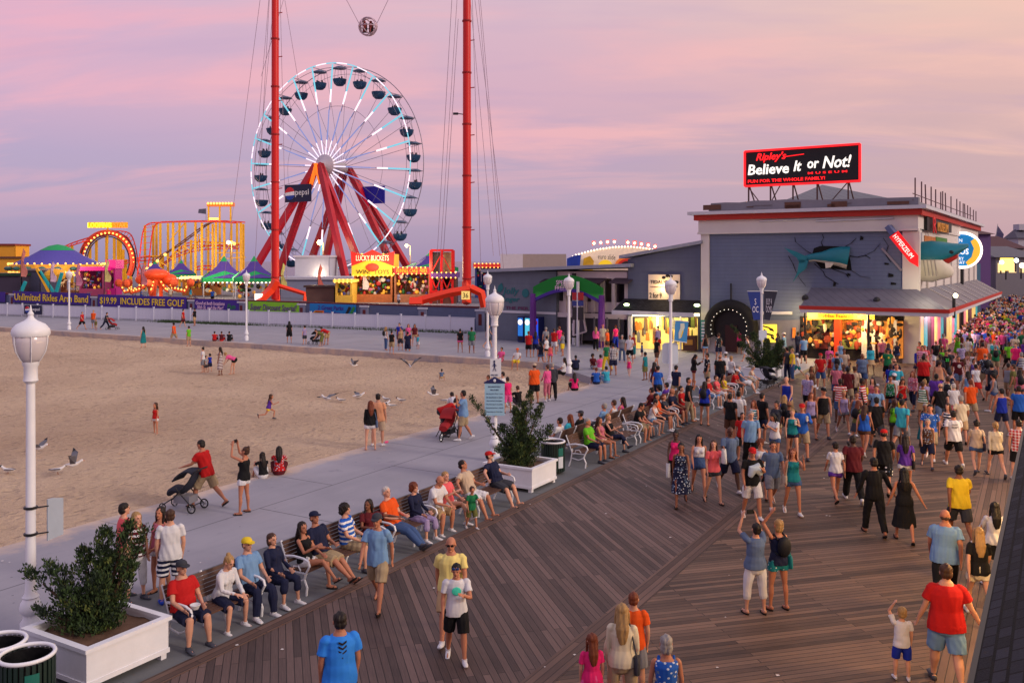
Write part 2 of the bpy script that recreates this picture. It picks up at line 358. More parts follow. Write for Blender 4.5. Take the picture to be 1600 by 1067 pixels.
for px in (20, 148, 300, 378, 472, 570, 661, 751):
    t = wt(px); mb = MB(); mb.obox(wp(t-.42, 0, .11)+L0, WD*.84, -WN*.1, V(0, 0, wtop(t)-.12)); mb.mi(1).obox(wp(t-.5, wtop(t)-.26, .17)+L0, WD*1.0, -WN*.17, V(0, 0, .16)).mi(2).obox(wp(t-.16, .55, .14)+L0, WD*.32, -WN*.03, V(0, 0, wtop(t)-1.05))
    mb.build('pilaster', [mat('pilaster_grey', (128, 132, 156)), TRIMW, REDC], wall)
def banner(x0, x1, y0, y1, bg, words, cols, label, extra=None):
    t0, t1 = wt(x0, .15), wt(x1, .15); Ym = (wp((t0+t1)/2, 0)).y; z1, z0 = CH-(y0-HOR)/F*Ym, CH-(y1-HOR)/F*Ym
    b = thing('banner', label, 'banner', wp((t0+t1)/2, z0, .16), group='banners on the boundary wall'); o = -b.location; sl = (wtop(t1)-wtop(t0))
    mb = MB(); mb.poly([wp(t0, z0-sl/2, .16)+o, wp(t1, z0+sl/2, .16)+o, wp(t1, z1+sl/2, .16)+o, wp(t0, z1-sl/2, .16)+o], -WN*.04); mb.build('sheet', bg, b)
    up = V(0, 0, 1); rr = WD+V(0, 0, sl/(t1-t0)); H_ = z1-z0; Wd = t1-t0
    for w_, fx, fy, fw, fh, c, sh in words:
        text(w_, c, b, wp(t0+Wd*fx, z0+H_*fy+sl*(fx-.5), .17)+o, rr, up, Wd*fw, H_*fh, .02, shear=sh, off=.012)
    return b, o, t0, t1, z0, z1
YEL = mat('sign_yellow', (240, 206, 36), .5); PURP = mat('banner_purple', (62, 34, 138), .55); PINKW = mat('banner_pink', (232, 196, 226), .5)
LIME = mat('banner_lime', (128, 196, 40), .55); NAVY = mat('banner_navy', (22, 26, 74), .5); CYANB = mat('banner_cyan', (20, 120, 190), .55); PURT = mat('purple_letters', (96, 44, 130), .5)
GREENP = mat('sign_green', (40, 130, 60), .6)
banner(-60, 8, 455.5, 471, PURP, [('Ride Tickets', .5, .5, .7, .55, YEL, 0)], 0, 'purple banner cut by the left edge of the photo')
banner(20, 141, 456.5, 474.5, PURP, [('Unlimited Rides Arm Band', .5, .5, .95, .62, YEL, 0)], 0, 'purple banner reading Unlimited Rides Arm Band in yellow')
banner(153, 291, 462, 481.5, PURP, [('$19.99  INCLUDES FREE GOLF', .5, .48, .95, .62, YEL, 0)], 0, 'purple banner reading $19.99 includes free golf')
banner(304, 373, 468, 488, PURP, [('Good at both locations\n30th St. and the Pier!', .36, .52, .66, .62, PINKW, .2), ('Fun', .84, .5, .18, .4, GREENP, .2)], 0, 'small purple banner with pink lettering about two locations')
banner(388, 467, 472, 491, LIME, [('Super Discount Special!', .5, .48, .92, .66, PURT, .25)], 0, 'lime green banner with purple script lettering')
b5 = banner(484, 556, 475, 495, CYANB, [('2 Great Parks\nLow Price', .46, .5, .56, .74, PURP, .1)], 0, 'blue banner with two lines of purple writing and striped bars')
mb = MB(); _, o5, t0, t1, z0, z1 = b5
for k, c in enumerate((0, 1)):
    p = wp(t0+(t1-t0)*(.84+.09*k), z0+(z1-z0)*.5, .2)+o5; mb.mi(c).poly([p+WD*x+V(0, 0, z) for x, z in ((-.32, -.3), (-.1, -.42), (.34, .3), (.1, .42))], WN*.02)
for k in range(4): p = wp(t0+(t1-t0)*.06+.12*k, z0+.2, .2)+o5; mb.mi(2+k % 2).obox(p, WD*1.0, WN*.02+V(0, 0, 0), V(0, 0, .16+.07*k))
mb.build('picture', [BLACK, GREENP, YEL, mat('orange_sign', (232, 120, 30))], b5[0])
mb = MB(); t0, t1 = wt(37, 2.0), wt(66, 2.0)
# white fence: one thing, panels and posts
FA, FB = wp(-45, 0, 1.8), wp(WL+.6, 0, 1.8); FL = (FB-FA).length
fence = thing('picket_fence', 'long low white fence of solid panels in front of the wall', 'fence', (FA+FB)/2); o = -fence.location
VIN = mat('vinyl_white', (206, 208, 222), .4, var=.06)
npan = 44; r7 = random.Random(2)
for k in range(npan):
    a = FA+WD*FL*k/npan; b = FA+WD*FL*(k+1)/npan; mb = MB(); mb.obox(a+WD*.05+o+V(0, 0, .12), (b-a)-WD*.1, -WN*.03, V(0, 0, 1.17)); mb.obox(a+o+V(0, 0, 1.25), (b-a), -WN*.07, V(0, 0, .09)).obox(a+o+V(0, 0, .1), (b-a), -WN*.06, V(0, 0, .1))
    for q in range(1, 12): mb.obox(a+(b-a)*q/12+o+WN*.006+V(0, 0, .2), WD*.012, -WN*.02, V(0, 0, 1.05))
    mb.build('fence_panel', VIN, fence)
    mb = MB(); mb.obox(a-WD*.06+o+WN*.05, WD*.13, -WN*.13, V(0, 0, 1.43)); mb.obox(a-WD*.08+o+WN*.07+V(0, 0, 1.43), WD*.17, -WN*.17, V(0, 0, .05)); mb.build('post', VIN, fence)
sg = thing('soda_sign', 'small navy advertising board with round logo fixed on the white fence', 'sign', wp(wt(51, 1.95), .8, 1.95)); t0, t1 = wt(38, 1.95)-wt(51, 1.95), wt(65, 1.95)-wt(51, 1.95)
def soda(parent, o, r, w, h, navy):
    """navy board with a red-white-blue disc and the word beside it"""
    r = Vector(r).normalized(); u = V(0, 0, 1); nrm = r.cross(u); o = Vector(o)
    mb = MB(); mb.obox(o-r*w/2-u*h/2-nrm*.06, r*w, nrm*.06, u*h); mb.build('board', navy, parent)
    c = o-r*w*.30; R_ = h*.36
    def seg(a0, a1, z, dz=0, n=14):
        return [c+r*(R_*math.cos(a0+(a1-a0)*k/n))+u*(R_*math.sin(a0+(a1-a0)*k/n)) for k in range(n+1)]
    mb = MB(); mb.poly(seg(0, 6.283, 0, n=24)[:-1], nrm*.02).mi(1).poly([p+nrm*.021 for p in seg(.35, 3.0, 0)], nrm*.012).mi(2).poly([p+nrm*.021 for p in seg(3.5, 6.0, 0)], nrm*.012)
    mb.build('emblem', [mat('logo_white', (235, 236, 240)), mat('logo_red', (206, 24, 46)), mat('logo_blue', (16, 60, 160))], parent)
    text('pepsi', mat('logo_white', (235, 236, 240)), parent, o+r*w*.16+nrm*.01, r, u, w*.5, h*.42, .02, off=.0)
soda(sg, (0, 0, 0), WD, t1-t0, 1.0, mat('soda_navy', (14, 22, 60), .4))
# weeds along the fence foot
GR = mat('grass_blades', (62, 84, 44), .8, var=.3, scale=8)
mb = MB()
for k in range(2600):
    t = r7.choice((r7.gauss(36, 2.2), r7.gauss(62, 9), r7.gauss(30, 1.2))); 
    if t > WL: continue
    p = wp(t, 0, 2.1+abs(r7.gauss(0, .35))); hgt = r7.uniform(.08, .34); q = V(r7.uniform(-.1, .1), r7.uniform(-.1, .1), hgt); w_ = WD*.03
    mb.add([p-w_, p+w_, p+q], [(0, 1, 2)])
tag(mb.build('weeds', GR), 'low green weeds along the foot of the white fence', 'grass', kind='stuff')
# ================================================================ the building row (frame: x = to the left along the front, y = out to the camera, z up)
CB = Vector((24.4, 54.0, 0)); BA = math.degrees(math.atan2(.542, -.84)); AV = Vector((-.84, .542, 0)).normalized(); OV = Vector((-.542, -.84, 0)).normalized()
def bl(px, py, out=0.0):
    """front plane, `out` metres proud: photo pixel -> (L, out, z)"""
    k = (px-800)/F; C = CB+OV*out; L = (C.x-k*C.y)/(k*AV.y-AV.x); return Vector((L, out, CH-(py-HOR)/F*(C.y+AV.y*L)))
def br(px, py, side=0.0):
    """right-hand face, `side` metres proud to the right -> (-side, -M, z)"""
    k = (px-800)/F; C = CB-AV*side; B = -OV; M = (k*C.y-C.x)/(B.x-k*B.y); return Vector((-side, -M, CH-(py-HOR)/F*(C.y+B.y*M)))
def bthing(name, label, cat, L, out=0, z=0, group=None):
    p = CB+AV*L+OV*out+V(0, 0, z); t = thing(name, label, cat, p, BA, group); t['o'] = 0; del t['o']; return t, Vector((-L, -out, -z))
def rect(mb, x0, y0, x1, y1, out, th, o):
    a, b, c, d = bl(x0, y1, out), bl(x1, y1, out), bl(x1, y0, out), bl(x0, y0, out)
    mb.poly([b+o, a+o, d+o, c+o], (0, -th, 0)); return mb
SID = sidingmat('grey_siding', (104, 116, 146), .24, .6); SID2 = sidingmat('grey_boards', (88, 94, 122), .32, .86)
CREAM = mat('cream_stucco', (206, 200, 198), .7, var=.08, scale=1, bump=.05); RED = mat('red_band', (176, 44, 34), .6); METR = None
def roofm(t):
    o = t.outputs['Object']; s_ = N('ShaderNodeSeparateXYZ'); LK(o, s_.inputs[0]); f = mth('FRACT', mth('MULTIPLY', mth('ADD', s_.outputs[0], mth('MULTIPLY', s_.outputs[1], 1.0)), 1.9)); n = noise(o, 1.5)
    c = mixc(n, S(84, 84, 98), S(112, 110, 124)); return mixc(1, c, ramp(f, [(0, (.4,)*3), (.1, (1,)*3), (1, (.96,)*3)]), 'MULTIPLY'), f, .5, .03
METR = custom('standing_seam_roof', roofm, .45, .4)
def shing(t):
    o = t.outputs['Object']; br_ = N('ShaderNodeTexBrick', offset=.5, i={'Color1': (0, 0, 0, 1), 'Color2': (1, 1, 1, 1), 'Mortar': (.2,)*3+(1,), 'Scale': 1, 'Mortar Size': .012, 'Brick Width': .22, 'Row Height': .105}); LK(o, br_.inputs['Vector'])
    n = noise(o, 60, 3, .8); c = ramp(mth('ADD', mth('MULTIPLY', br_.outputs['Color'], .55), mth('MULTIPLY', n, .6)), [(.2, S(18, 18, 23)), (.9, S(50, 50, 60))]); return mixc(br_.outputs['Fac'], c, S(10, 10, 13)), mth('SUBTRACT', n, mth('MULTIPLY', br_.outputs['Fac'], 3)), .5, .012
SHING = custom('shingles', shing, .85, .25)
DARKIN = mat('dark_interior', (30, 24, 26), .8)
WARM = mat('shop_glow', (255, 214, 120), .6, var=.5, scale=3.2, emit=.8, ecol=(255, 206, 104)); WARMW = mat('fluorescent_tube', (255, 244, 190), .5, var=0, emit=7, ecol=(255, 236, 170))
TUBE = mat('neon_red', (200, 20, 24), .5, var=0, emit=1.6, ecol=(255, 28, 34)); NEONW = mat('lit_letter_white', (255, 252, 240), .5, var=0, emit=.95, ecol=(255, 250, 238))
DARKS = mat('board_black', (12, 14, 20), .5); TEAL = mat('shark_teal', (14, 112, 128), .45, var=.3, scale=1.5); TEALD = mat('shark_belly', (206, 198, 180), .5, var=.15)
CRK = mat('crack_black', (10, 11, 14), .9)
# ---------------- museum
mus, o = bthing('museum_building', 'grey sided museum hall with cream frame and red cornice at the boardwalk', 'building', 0)
WLm = bl(1095, 400).x; ZT = bl(1432, 322).z; DEP = 34.0
mb = MB(); mb.box(0, WLm, -DEP, -.25, 0, ZT-.1); mb.build('wall', CREAM, mus)
mb = MB(); rect(mb, 1108, 355, 1410, 500, 0, .35, o); mb.build('siding', SID, mus)
mb = MB()
mb.poly([bl(1095, 545, .12), bl(1108, 540, .12), bl(1108, 362, .12), bl(1095, 362, .12)][::-1], (0, -.35, 0))
mb.build('pilaster', CREAM, mus); mb = MB(); mb.poly([bl(1410, 590, .12), bl(1437, 590, .12), bl(1437, 362, .12), bl(1410, 362, .12)][::-1], (0, -.35, 0)); mb.build('pilaster', CREAM, mus)
mb = MB(); zf0 = bl(1432, 357).z; mb.box(-.1, WLm+.1, -.3, .2, zf0, ZT-.55); mb.box(-.14, WLm+.14, -.3, .28, zf0-.14, zf0+.0); mb.box(-.1, .0, -DEP, -.3, zf0, ZT-.55); mb.build('frieze', CREAM, mus)
mb = MB(); mb.box(-.35, WLm+.35, -.4, .42, ZT-.55, ZT-.18); mb.box(-.35, 0, -DEP, -.4, ZT-.55, ZT-.18); mb.build('red_band', RED, mus)
mb = MB(); mb.box(-.62, WLm+.7, -.5, .72, ZT-.18, ZT+.03); mb.box(-.62, 0, -DEP-.3, -.5, ZT-.18, ZT+.03); mb.build('cornice', TRIMW, mus)
mb = MB(); GREYP = mat('roof_grey', (120, 118, 128), .8, var=.3, scale=.8, bump=.2)
rr_ = random.Random(5); pr = [(0, ZT+.03)]
k = 0
while k < 14: pr.append((WLm*k/13.5, ZT+.5+.12*rr_.random()+(.12 if k > 5 else 0))); k += 1
pr = [(0, ZT+.03)]+[p for p in pr[1:] if p[0] <= WLm-.3]+[(WLm-.3, ZT+.03)]
mb.poly([(x, -.6, z) for x, z in pr], (0, -.6, 0)); mb.box(.1, WLm-.3, -DEP+.3, -1.2, ZT, ZT+.35); mb.mi(1)
for k in range(9):
    x = rr_.uniform(.5, WLm-1); mb.box(x, x+rr_.uniform(.3, 1.4), -.59, -.55, ZT+.1+rr_.uniform(0, .3), ZT+.2+rr_.uniform(.1, .35))
mb.build('parapet', [GREYP, mat('rust', (92, 60, 48), .8, var=.4, scale=4)], mus)
mb = MB(); ap = bl(1285, 289, -9); x0, x1 = bl(1440, 310, -4).x, bl(1190, 310, -4).x
mb.add([(x0, -4, ZT+.3), (x1, -4, ZT+.3), (x1, -14, ZT+.3), (x0, -14, ZT+.3), tuple(ap)], [(0, 1, 4), (1, 2, 4), (2, 3, 4), (3, 0, 4), (3, 2, 1, 0)]); mb.build('roof', METR, mus)
mb = MB()
for px, py, l in ((1396, 341, .5), (1300, 341, .3)): p = bl(px, py, .25); mb.cyl(p, p+V(4.6, 0, -.02*4), .06, n=6)
mb.build('conduit', TRIMW, mus)
# awning (hipped, metal), eave, posts
D1, L1 = 2.2, 2.0; zE = 3.34; zT = bl(1425, 452).z; xl = bl(1250, 485, D1).x; xt = bl(1268, 450, 0).x
mb = MB(); mb.add([(-L1, D1, zE), (xl, D1, zE), (xt, .13, zT), (-.02, .13, zT), (-L1, -DEP, zE), (-.02, -DEP, zT), (xl, .1, zE)], [(0, 3, 2, 1), (0, 4, 5, 3), (1, 2, 6)])
mb.add([(-L1, D1, zE-.05), (xl, D1, zE-.05), (xl, 0, zE-.05), (0, 0, zE-.05), (-L1, -DEP, zE-.05), (0, -DEP, zE-.05)], [(0, 1, 2, 3), (4, 0, 3, 5)]); mb.build('awning', METR, mus)
mb = MB(); mb.box(-L1-.05, xl+.05, D1-.02, D1+.06, zE-.12, zE+.1); mb.box(-L1-.06, -L1+.02, -DEP, D1, zE-.12, zE+.1).mi(1).box(-L1, xl, D1-.1, D1+.02, zE-.34, zE-.12).box(-L1, -L1+.1, -DEP, D1, zE-.34, zE-.12); mb.build('eave', [RED, TRIMW], mus)
for px in (1258, 1357):
    p = bl(px, 500, D1-.2); mb = MB(); mb.cyl((p.x, D1-.2, 0), (p.x, D1-.2, zE-.1), .08, n=8); mb.build('awning_post', BLACK, mus)
mb = MB()
for k in range(1, 9): mb.obox((-.04, -k*3.9, zE+.9), (-.08, 0, 0), (0, .22, 0), (0, 0, 2.3))
for k in range(1, 9): mb.bar((-.05, -k*3.9+.1, zT-.02), (-L1+.1, -k*3.9+.1, zE+.08), .14, .1)
mb.build('buttress', CREAM, mus)
# ground floor under awning
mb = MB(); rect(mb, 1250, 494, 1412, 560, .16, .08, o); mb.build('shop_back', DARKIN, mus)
mb = MB(); rect(mb, 1262, 489, 1366, 499, 1.1, .1, o); mb.build('fascia_sign', mat('fascia_yellow', (240, 180, 40), .5, var=.3, emit=.6, ecol=(255, 190, 20)), mus)
p = bl(1320, 494, 1.12); text('Bubba Funnel Cakes', mat('sign_brown', (120, 40, 20)), mus, p, (-1, 0, 0), (0, 0, 1), 3.2, .22, .02)
mb = MB(); rect(mb, 1303, 500, 1313, 560, 1.2, .4, o); mb.build('entry_column', mat('orange_paint', (226, 70, 30), .5, var=.1), mus)
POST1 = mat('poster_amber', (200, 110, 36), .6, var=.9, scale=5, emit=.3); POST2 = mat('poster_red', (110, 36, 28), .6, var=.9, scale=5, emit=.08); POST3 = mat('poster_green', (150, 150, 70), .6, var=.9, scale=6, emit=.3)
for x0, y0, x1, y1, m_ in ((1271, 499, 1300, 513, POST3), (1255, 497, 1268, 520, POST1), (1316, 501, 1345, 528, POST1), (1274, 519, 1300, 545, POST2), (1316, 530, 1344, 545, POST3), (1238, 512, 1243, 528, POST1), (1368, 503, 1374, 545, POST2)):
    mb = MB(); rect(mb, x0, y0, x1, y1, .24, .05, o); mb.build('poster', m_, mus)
mb = MB(); rect(mb, 1346, 500, 1354, 560, .5, .3, o); rect(mb, 1362, 500, 1367, 560, .5, .3, o); rect(mb, 1396, 500, 1401, 560, .5, .3, o); mb.build('door_post', CREAM, mus)
mb = MB(); rect(mb, 1374, 502, 1395, 560, .3, .1, o); rect(mb, 1402, 502, 1411, 560, .3, .1, o); mb.build('lit_window', mat('window_amber', (200, 130, 70), .5, var=.95, scale=6, emit=.5, ecol=(255, 150, 50)), mus)
GL_ = [mat('side_glow_%d' % i, c, .6, var=.8, scale=2.5, emit=e) for i, (c, e) in enumerate((((230, 120, 130), .35), ((90, 40, 60), .05), ((60, 170, 180), .3), ((240, 190, 110), .5), ((40, 26, 34), 0)))]
for k in range(22):
    mb = MB(); y0 = -.7-k*1.5; mb.box(-.06-.01*(k % 2), .1, y0-1.5, y0-.12, .1+.7*(k % 3 == 1), zE-.35-.3*(k % 2)); mb.build('side_shopfront', GL_[(k*7) % 5 if k % 4 else 3], mus)
for px, py in ((1258, 466), (1370, 470)):
    p = bl(px, py, 1.3); mb = MB(); mb.ell(p, (.22, .2, .24), n=10, m=5); mb.cyl(p, p-V(0, 0, .5), .04, n=6); mb.build('loudspeaker', BLACK, mus)
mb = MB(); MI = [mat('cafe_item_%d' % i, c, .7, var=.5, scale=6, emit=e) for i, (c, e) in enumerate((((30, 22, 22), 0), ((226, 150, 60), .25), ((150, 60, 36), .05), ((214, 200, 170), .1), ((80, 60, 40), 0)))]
for k in range(150):
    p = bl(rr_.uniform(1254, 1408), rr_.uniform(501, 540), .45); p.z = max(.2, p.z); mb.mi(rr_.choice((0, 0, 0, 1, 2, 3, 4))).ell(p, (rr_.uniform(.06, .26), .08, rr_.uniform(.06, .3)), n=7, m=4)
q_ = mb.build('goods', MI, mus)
# left part: grey wall, tunnel, trim
mb = MB(); rect(mb, 1182, 500, 1250, 552, .06, .05, o); mb.build('lower_wall', mat('lower_grey', (112, 112, 130), .7, bump=.1), mus)
mb = MB(); rect(mb, 1180, 487, 1236, 491.5, .3, .4, o); mb.build('ledge', TRIMW, mus)
mb = MB(); c = bl(1143, 512, .1); c.z = 1.75; R0, R1 = 1.78, 1.25
ring = []
for k in range(33):
    a = -.45+(math.pi+.9)*k/32; d = V(math.cos(a), 0, math.sin(a)); cc = c+d*(R0+R1)/2
    ring.append([cc+d*(.36*math.cos(b))+V(0, .42*math.sin(b)+.2, 0) for b in [2*math.pi*j/12 for j in range(12)]])
mb.ring(ring); mb.build('tunnel_arch', DARK, mus, smooth=60)
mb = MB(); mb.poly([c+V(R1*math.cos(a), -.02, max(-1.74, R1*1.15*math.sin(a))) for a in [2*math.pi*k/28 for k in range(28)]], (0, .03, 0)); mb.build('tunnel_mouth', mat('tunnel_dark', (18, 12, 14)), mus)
mb = MB(); mb.box(c.x-.4, c.x+.4, .15, .2, .1, 1.9); mb.build('inner_door', mat('dim_red', (52, 14, 14)), mus)
mb = MB()
for k in range(17): a = -.35+(math.pi+.7)*k/16; mb.ell(c+V((R1-.02)*math.cos(a), .6, (R1-.02)*math.sin(a)), .027, n=6, m=4)
mb.build('bulb', mat('bulb_white', (255, 250, 235), emit=1.5, var=0), mus)
mb = MB(); p = bl(1142, 470, .1); mb.cyl((p.x, .1, 3.3), (p.x, .1, 4.7), .05, n=6); mb.build('flue', DARKS, mus)
# cracked hole with shark tail and body
hole = [(1269, 397), (1272, 388), (1281, 384.5), (1291, 384.5), (1316, 385), (1321, 393), (1326, 397), (1329, 409), (1331, 423), (1300, 420), (1283, 420), (1277, 412), (1270, 403)]
mb = MB(); mb.poly([bl(x, y, .012) for x, y in hole][::-1], (0, .02, 0))
def crack(pts, w=.026):
    for (x0, y0), (x1, y1) in zip(pts, pts[1:]):
        a, b = bl(x0, y0, .035), bl(x1, y1, .035); d = (b-a).normalized(); q = Vector((-d.z, 0, d.x))*w*rr_.uniform(.4, 1.1); mb.poly([a-q, b-q*.6, b+q*.6, a+q], (0, .02, 0))
for pts in ([(1286, 385), (1283, 379), (1287, 372), (1285, 366)], [(1269, 397), (1260, 392), (1250, 384), (1243, 378), (1242, 371)], [(1328, 400), (1340, 402), (1352, 399), (1360, 404)], [(1318, 387), (1330, 380), (1338, 372)], [(1232, 400), (1239, 412), (1243, 423), (1250, 436), (1259, 447)], [(1300, 420), (1322, 428), (1326, 434)], [(1331, 423), (1345, 432), (1360, 434)], [(1380, 372), (1388, 384), (1384, 398), (1392, 410)], [(1352, 399), (1366, 392), (1376, 380)], [(1272, 412), (1286, 424), (1290, 432), (1310, 444)]): crack(pts)
for x, y, l in ((1388, 430, 8), (1382, 412, 7), (1324, 429, 5), (1344, 372, 5), (1302, 444, 4), (1392, 443, 8)): crack([(x, y), (x+l, y+.6)], .14)
mb.build('wall_crack', CRK, mus)
mb = MB(); a, b = bl(1378, 388, .1), bl(1409, 423, .1); mb.bar(a, b, .12, .12); mb.build('leaning_pipe', mat('pipe_grey', (134, 130, 142)), mus)
shk, so = bthing('shark_sculpture', 'teal shark sculpture whose tail bursts out of the museum front wall', 'sculpture', bl(1285, 402).x, .3, bl(1285, 402).z)
def body(path, ms=TEAL, name='body'):
    mb = MB(); pts = [bl(x, y, ou)+so for x, y, _, _, ou in path]; sc = [bl(0, 0).y]; mb.tube(pts, [(a*.042, b*.042) for _, _, a, b, _ in path], 14, side=(0, 0, 1)); return mb
mb = body([(1251, 407, 1, .9, .45), (1260, 404, 5, 3, .45), (1272, 402, 6, 5, .42), (1284, 402, 8, 7, .36), (1298, 401, 12, 9, .3), (1312, 401, 15, 10, .2), (1325, 403, 17, 8, .05)]); 
# belly faces lighter: those that look down
me = mb.mesh('body', 60); me.update(); shb = link(me, 'body', [TEAL, TEALD], shk)
for p_ in me.polygons:
    if p_.normal.z < -.45: p_.material_index = 1
mb = MB()
for pts in ([(1226, 387), (1231, 389), (1246, 394), (1263, 402), (1258, 410), (1250, 411), (1246, 403), (1236, 396)], [(1250, 405), (1264, 407), (1260, 420), (1249, 428), (1240, 440), (1247, 424)]):
    mb.poly([bl(x, y, .5)+so for x, y in pts][::-1], (0, .14, 0))
mb.build('tail_fin', TEAL, shk, smooth=30)
mb = MB(); mb.poly([bl(x, y, .7)+so for x, y in ((1290, 410), (1304, 411), (1298, 418), (1291, 419))][::-1], (0, .16, 0)); mb.build('pelvic_fin', TEALD, shk)
# shark head on the right-hand face
shd, so2 = bthing('shark_figure', 'giant teal and white shark head with open red mouth jutting from side wall', 'sculpture', -.1, -1.6, bl(1440, 408, 0).z)
def hp(px, py, side): q = br(px, py, side); return q+so2
ax0 = V(-.0, 0, 0); mb = MB()
SXS = .66
hx = [( .1, 1.05, 1.15, 0), (-.8, 1.1, 1.2, 0), (-1.7, 1.0, 1.08, .03), (-2.5, .72, .85, .22), (-3.2, .42, .6, .48), (-3.8, .16, .25, .72)]
mb = MB(); top = [(x, a, b, z) for x, a, b, z in hx]
rings = []
for x, a, b, z in hx:
    rings.append([V(x*SXS, b*math.cos(t), z+.15+(a*math.sin(t) if math.sin(t) > 0 else a*.25*math.sin(t))) for t in [2*math.pi*j/20 for j in range(20)]])
mb.ring(rings); mb.build('upper_head', TEAL, shd, smooth=50)
mb = MB(); rings = []
for x, a, b, z in [(.1, 1.55, 1.12, .3), (-.8, 1.6, 1.17, .3), (-1.5, 1.4, 1.05, .26), (-2.0, .95, .8, -.1), (-2.4, .6, .5, -.38), (-2.6, .2, .2, -.6)]:
    rings.append([V(x*SXS, b*math.cos(t), z+(a*math.sin(t) if math.sin(t) < 0 else a*.1*math.sin(t))) for t in [2*math.pi*j/20 for j in range(20)]])
mb.ring(rings); mb.build('lower_jaw', mat('shark_white', (214, 208, 196), .5), shd, smooth=50)
mb = MB(); rings = []
for x, b, z, h_ in [(-1.3, .7, .08, .2), (-1.9, .78, .02, .32), (-2.4, .6, .16, .22), (-2.9, .42, .3, .14)]:
    rings.append([V(x*SXS, b*math.cos(t), z+h_*math.sin(t)) for t in [2*math.pi*j/12 for j in range(12)]])
mb.ring(rings); mb.build('mouth', mat('mouth_red', (176, 36, 30)), shd, smooth=60)
mb = MB()
for k in range(7): x = (-1.5-.26*k)*SXS; mb.tube([V(x, .74-.055*k*k*.28, .18+.06*k), V(x, .74-.055*k*k*.28, -.02+.06*k)], [.05, .008], 5)
mb.build('teeth', mat('tooth', (226, 220, 206)), shd)
mb = MB(); mb.ell((-1.65, .76, .52), (.16, .1, .13)); mb.build('eye', DARKS, shd)
mb = MB()
for k in range(4): mb.bar((-.2-.2*k, 1.2-.02*k, .1), (-.3-.2*k, 1.04, -.9), .05, .05)
mb.build('gill', mat('gill_grey', (150, 146, 140)), shd)
# red arrow sign across the corner
arr, so3 = bthing('arrow_sign', 'slanted glowing red arrow sign hanging over the museum corner pilaster', 'sign', bl(1415, 385, .6).x, .7, bl(1415, 385, .6).z)
a, b = bl(1397, 366, .7)+so3, bl(1428, 404, .7)+so3; d = (b-a).normalized(); q = Vector((-d.z, 0, d.x)); q = q if q.z > 0 else -q
mb = MB(); mb.poly([a-q*.3, b-q*.3, b+d*.55+q*0-q*.1, b+q*.3, a+q*.3][::-1], (0, .2, 0)); mb.build('sign_box', mat('arrow_red', (226, 30, 34), .5, var=0, emit=.5, ecol=(255, 24, 30)), arr)
text('HYPERZEUM', NEONW, arr, (a+b)/2+V(0, .21, 0), d, q, (b-a).length*.9, .26, .03)
mb = MB(); mb.bar(a-d*.6+V(0, -.2, 0), a+V(0, -.1, 0), .5, .3); mb.build('bracket', mat('bracket_blue', (90, 100, 140)), arr)
# right-hand face signs
sgn = thing('neon_sign', 'black signboard with red scrawl and orange gilt letters on side wall', 'sign', CB, BA)
for (x0, y0, x1, y1, m_, nm) in ((1449, 342, 1487, 362, DARKS, 'board'),):
    a, b, c_, d_ = br(x0, y0+18, .3), br(x1, y1+2, .3), br(x1, y0+8, .3), br(x0, y0-3, .3); mb = MB(); mb.poly([a, b, c_, d_], (.15, 0, 0)); mb.build(nm, m_, sgn)
p = br(1460, 352, .42); text('R', mat('scrawl_red', (190, 30, 34), emit=.25), sgn, p, (0, -1, 0), (0, 0, 1), 1.4, 1.0, .05); p = br(1473, 356, .42); text('MUSEUM', mat('gilt', (206, 140, 60), emit=.15, var=.5, scale=2), sgn, p, (0, -1, 0), (0, 0, 1), 5.0, .6, .05)
mu2 = mus
for x0, x1, yt, yb, m_, nm in ((1445, 1462, 368, 400, mat('amber_mural', (176, 104, 36), .6, var=.7, scale=1.2), 'mural'), (1463, 1480, 370, 398, mat('green_mural', (50, 120, 44), .6, var=.6, scale=1.5), 'mural'), (1433.5, 1441, 361, 420, mat('grey_curtain', (146, 140, 150), .7, var=.3), 'shutter')):
    a, b, c_, d_ = br(x0, yb, .05), br(x1, yb-.5, .05), br(x1, yt+3, .05), br(x0, yt, .05); mb = MB(); mb.poly([a, b, c_, d_], (.05, 0, 0)); mb.build(nm, m_, mus)
fl = thing('rooftop_railing', 'row of thin upright rods along the museum roof edge', 'railing', CB+V(0, 0, ZT), BA)
for i, (px, y0, y1) in enumerate(((1430, 278, 318), (1440, 284, 322), (1447, 289, 324), (1455, 292, 327), (1462, 296, 329), (1473, 299, 331), (1470, 300, 331), (1478, 302, 333), (1486, 307, 336), (1495, 311, 339), (1500, 315, 341), (1505, 318, 343), (1508, 319, 345), (1512, 321, 346), (1516, 324, 348), (1521, 328, 350), (1525, 330, 352))):
    b = br(px, y1, -.3); t = br(px, y0, -.3); mb = MB(); mb.cyl(V(b.x, b.y, 0), V(b.x, b.y+(.35 if i % 5 == 2 else 0), t.z-ZT), .045, n=5); mb.build('rod', mat('rod_brown', (98, 70, 76)), fl)
mb = MB(); mb.cyl((.3, -.5, .8), (.3, -DEP, .8), .03, n=5); mb.cyl((.3, -.5, .4), (.3, -DEP, .4), .03, n=5); mb.build('wire', mat('rod_brown', (98, 70, 76)), fl)
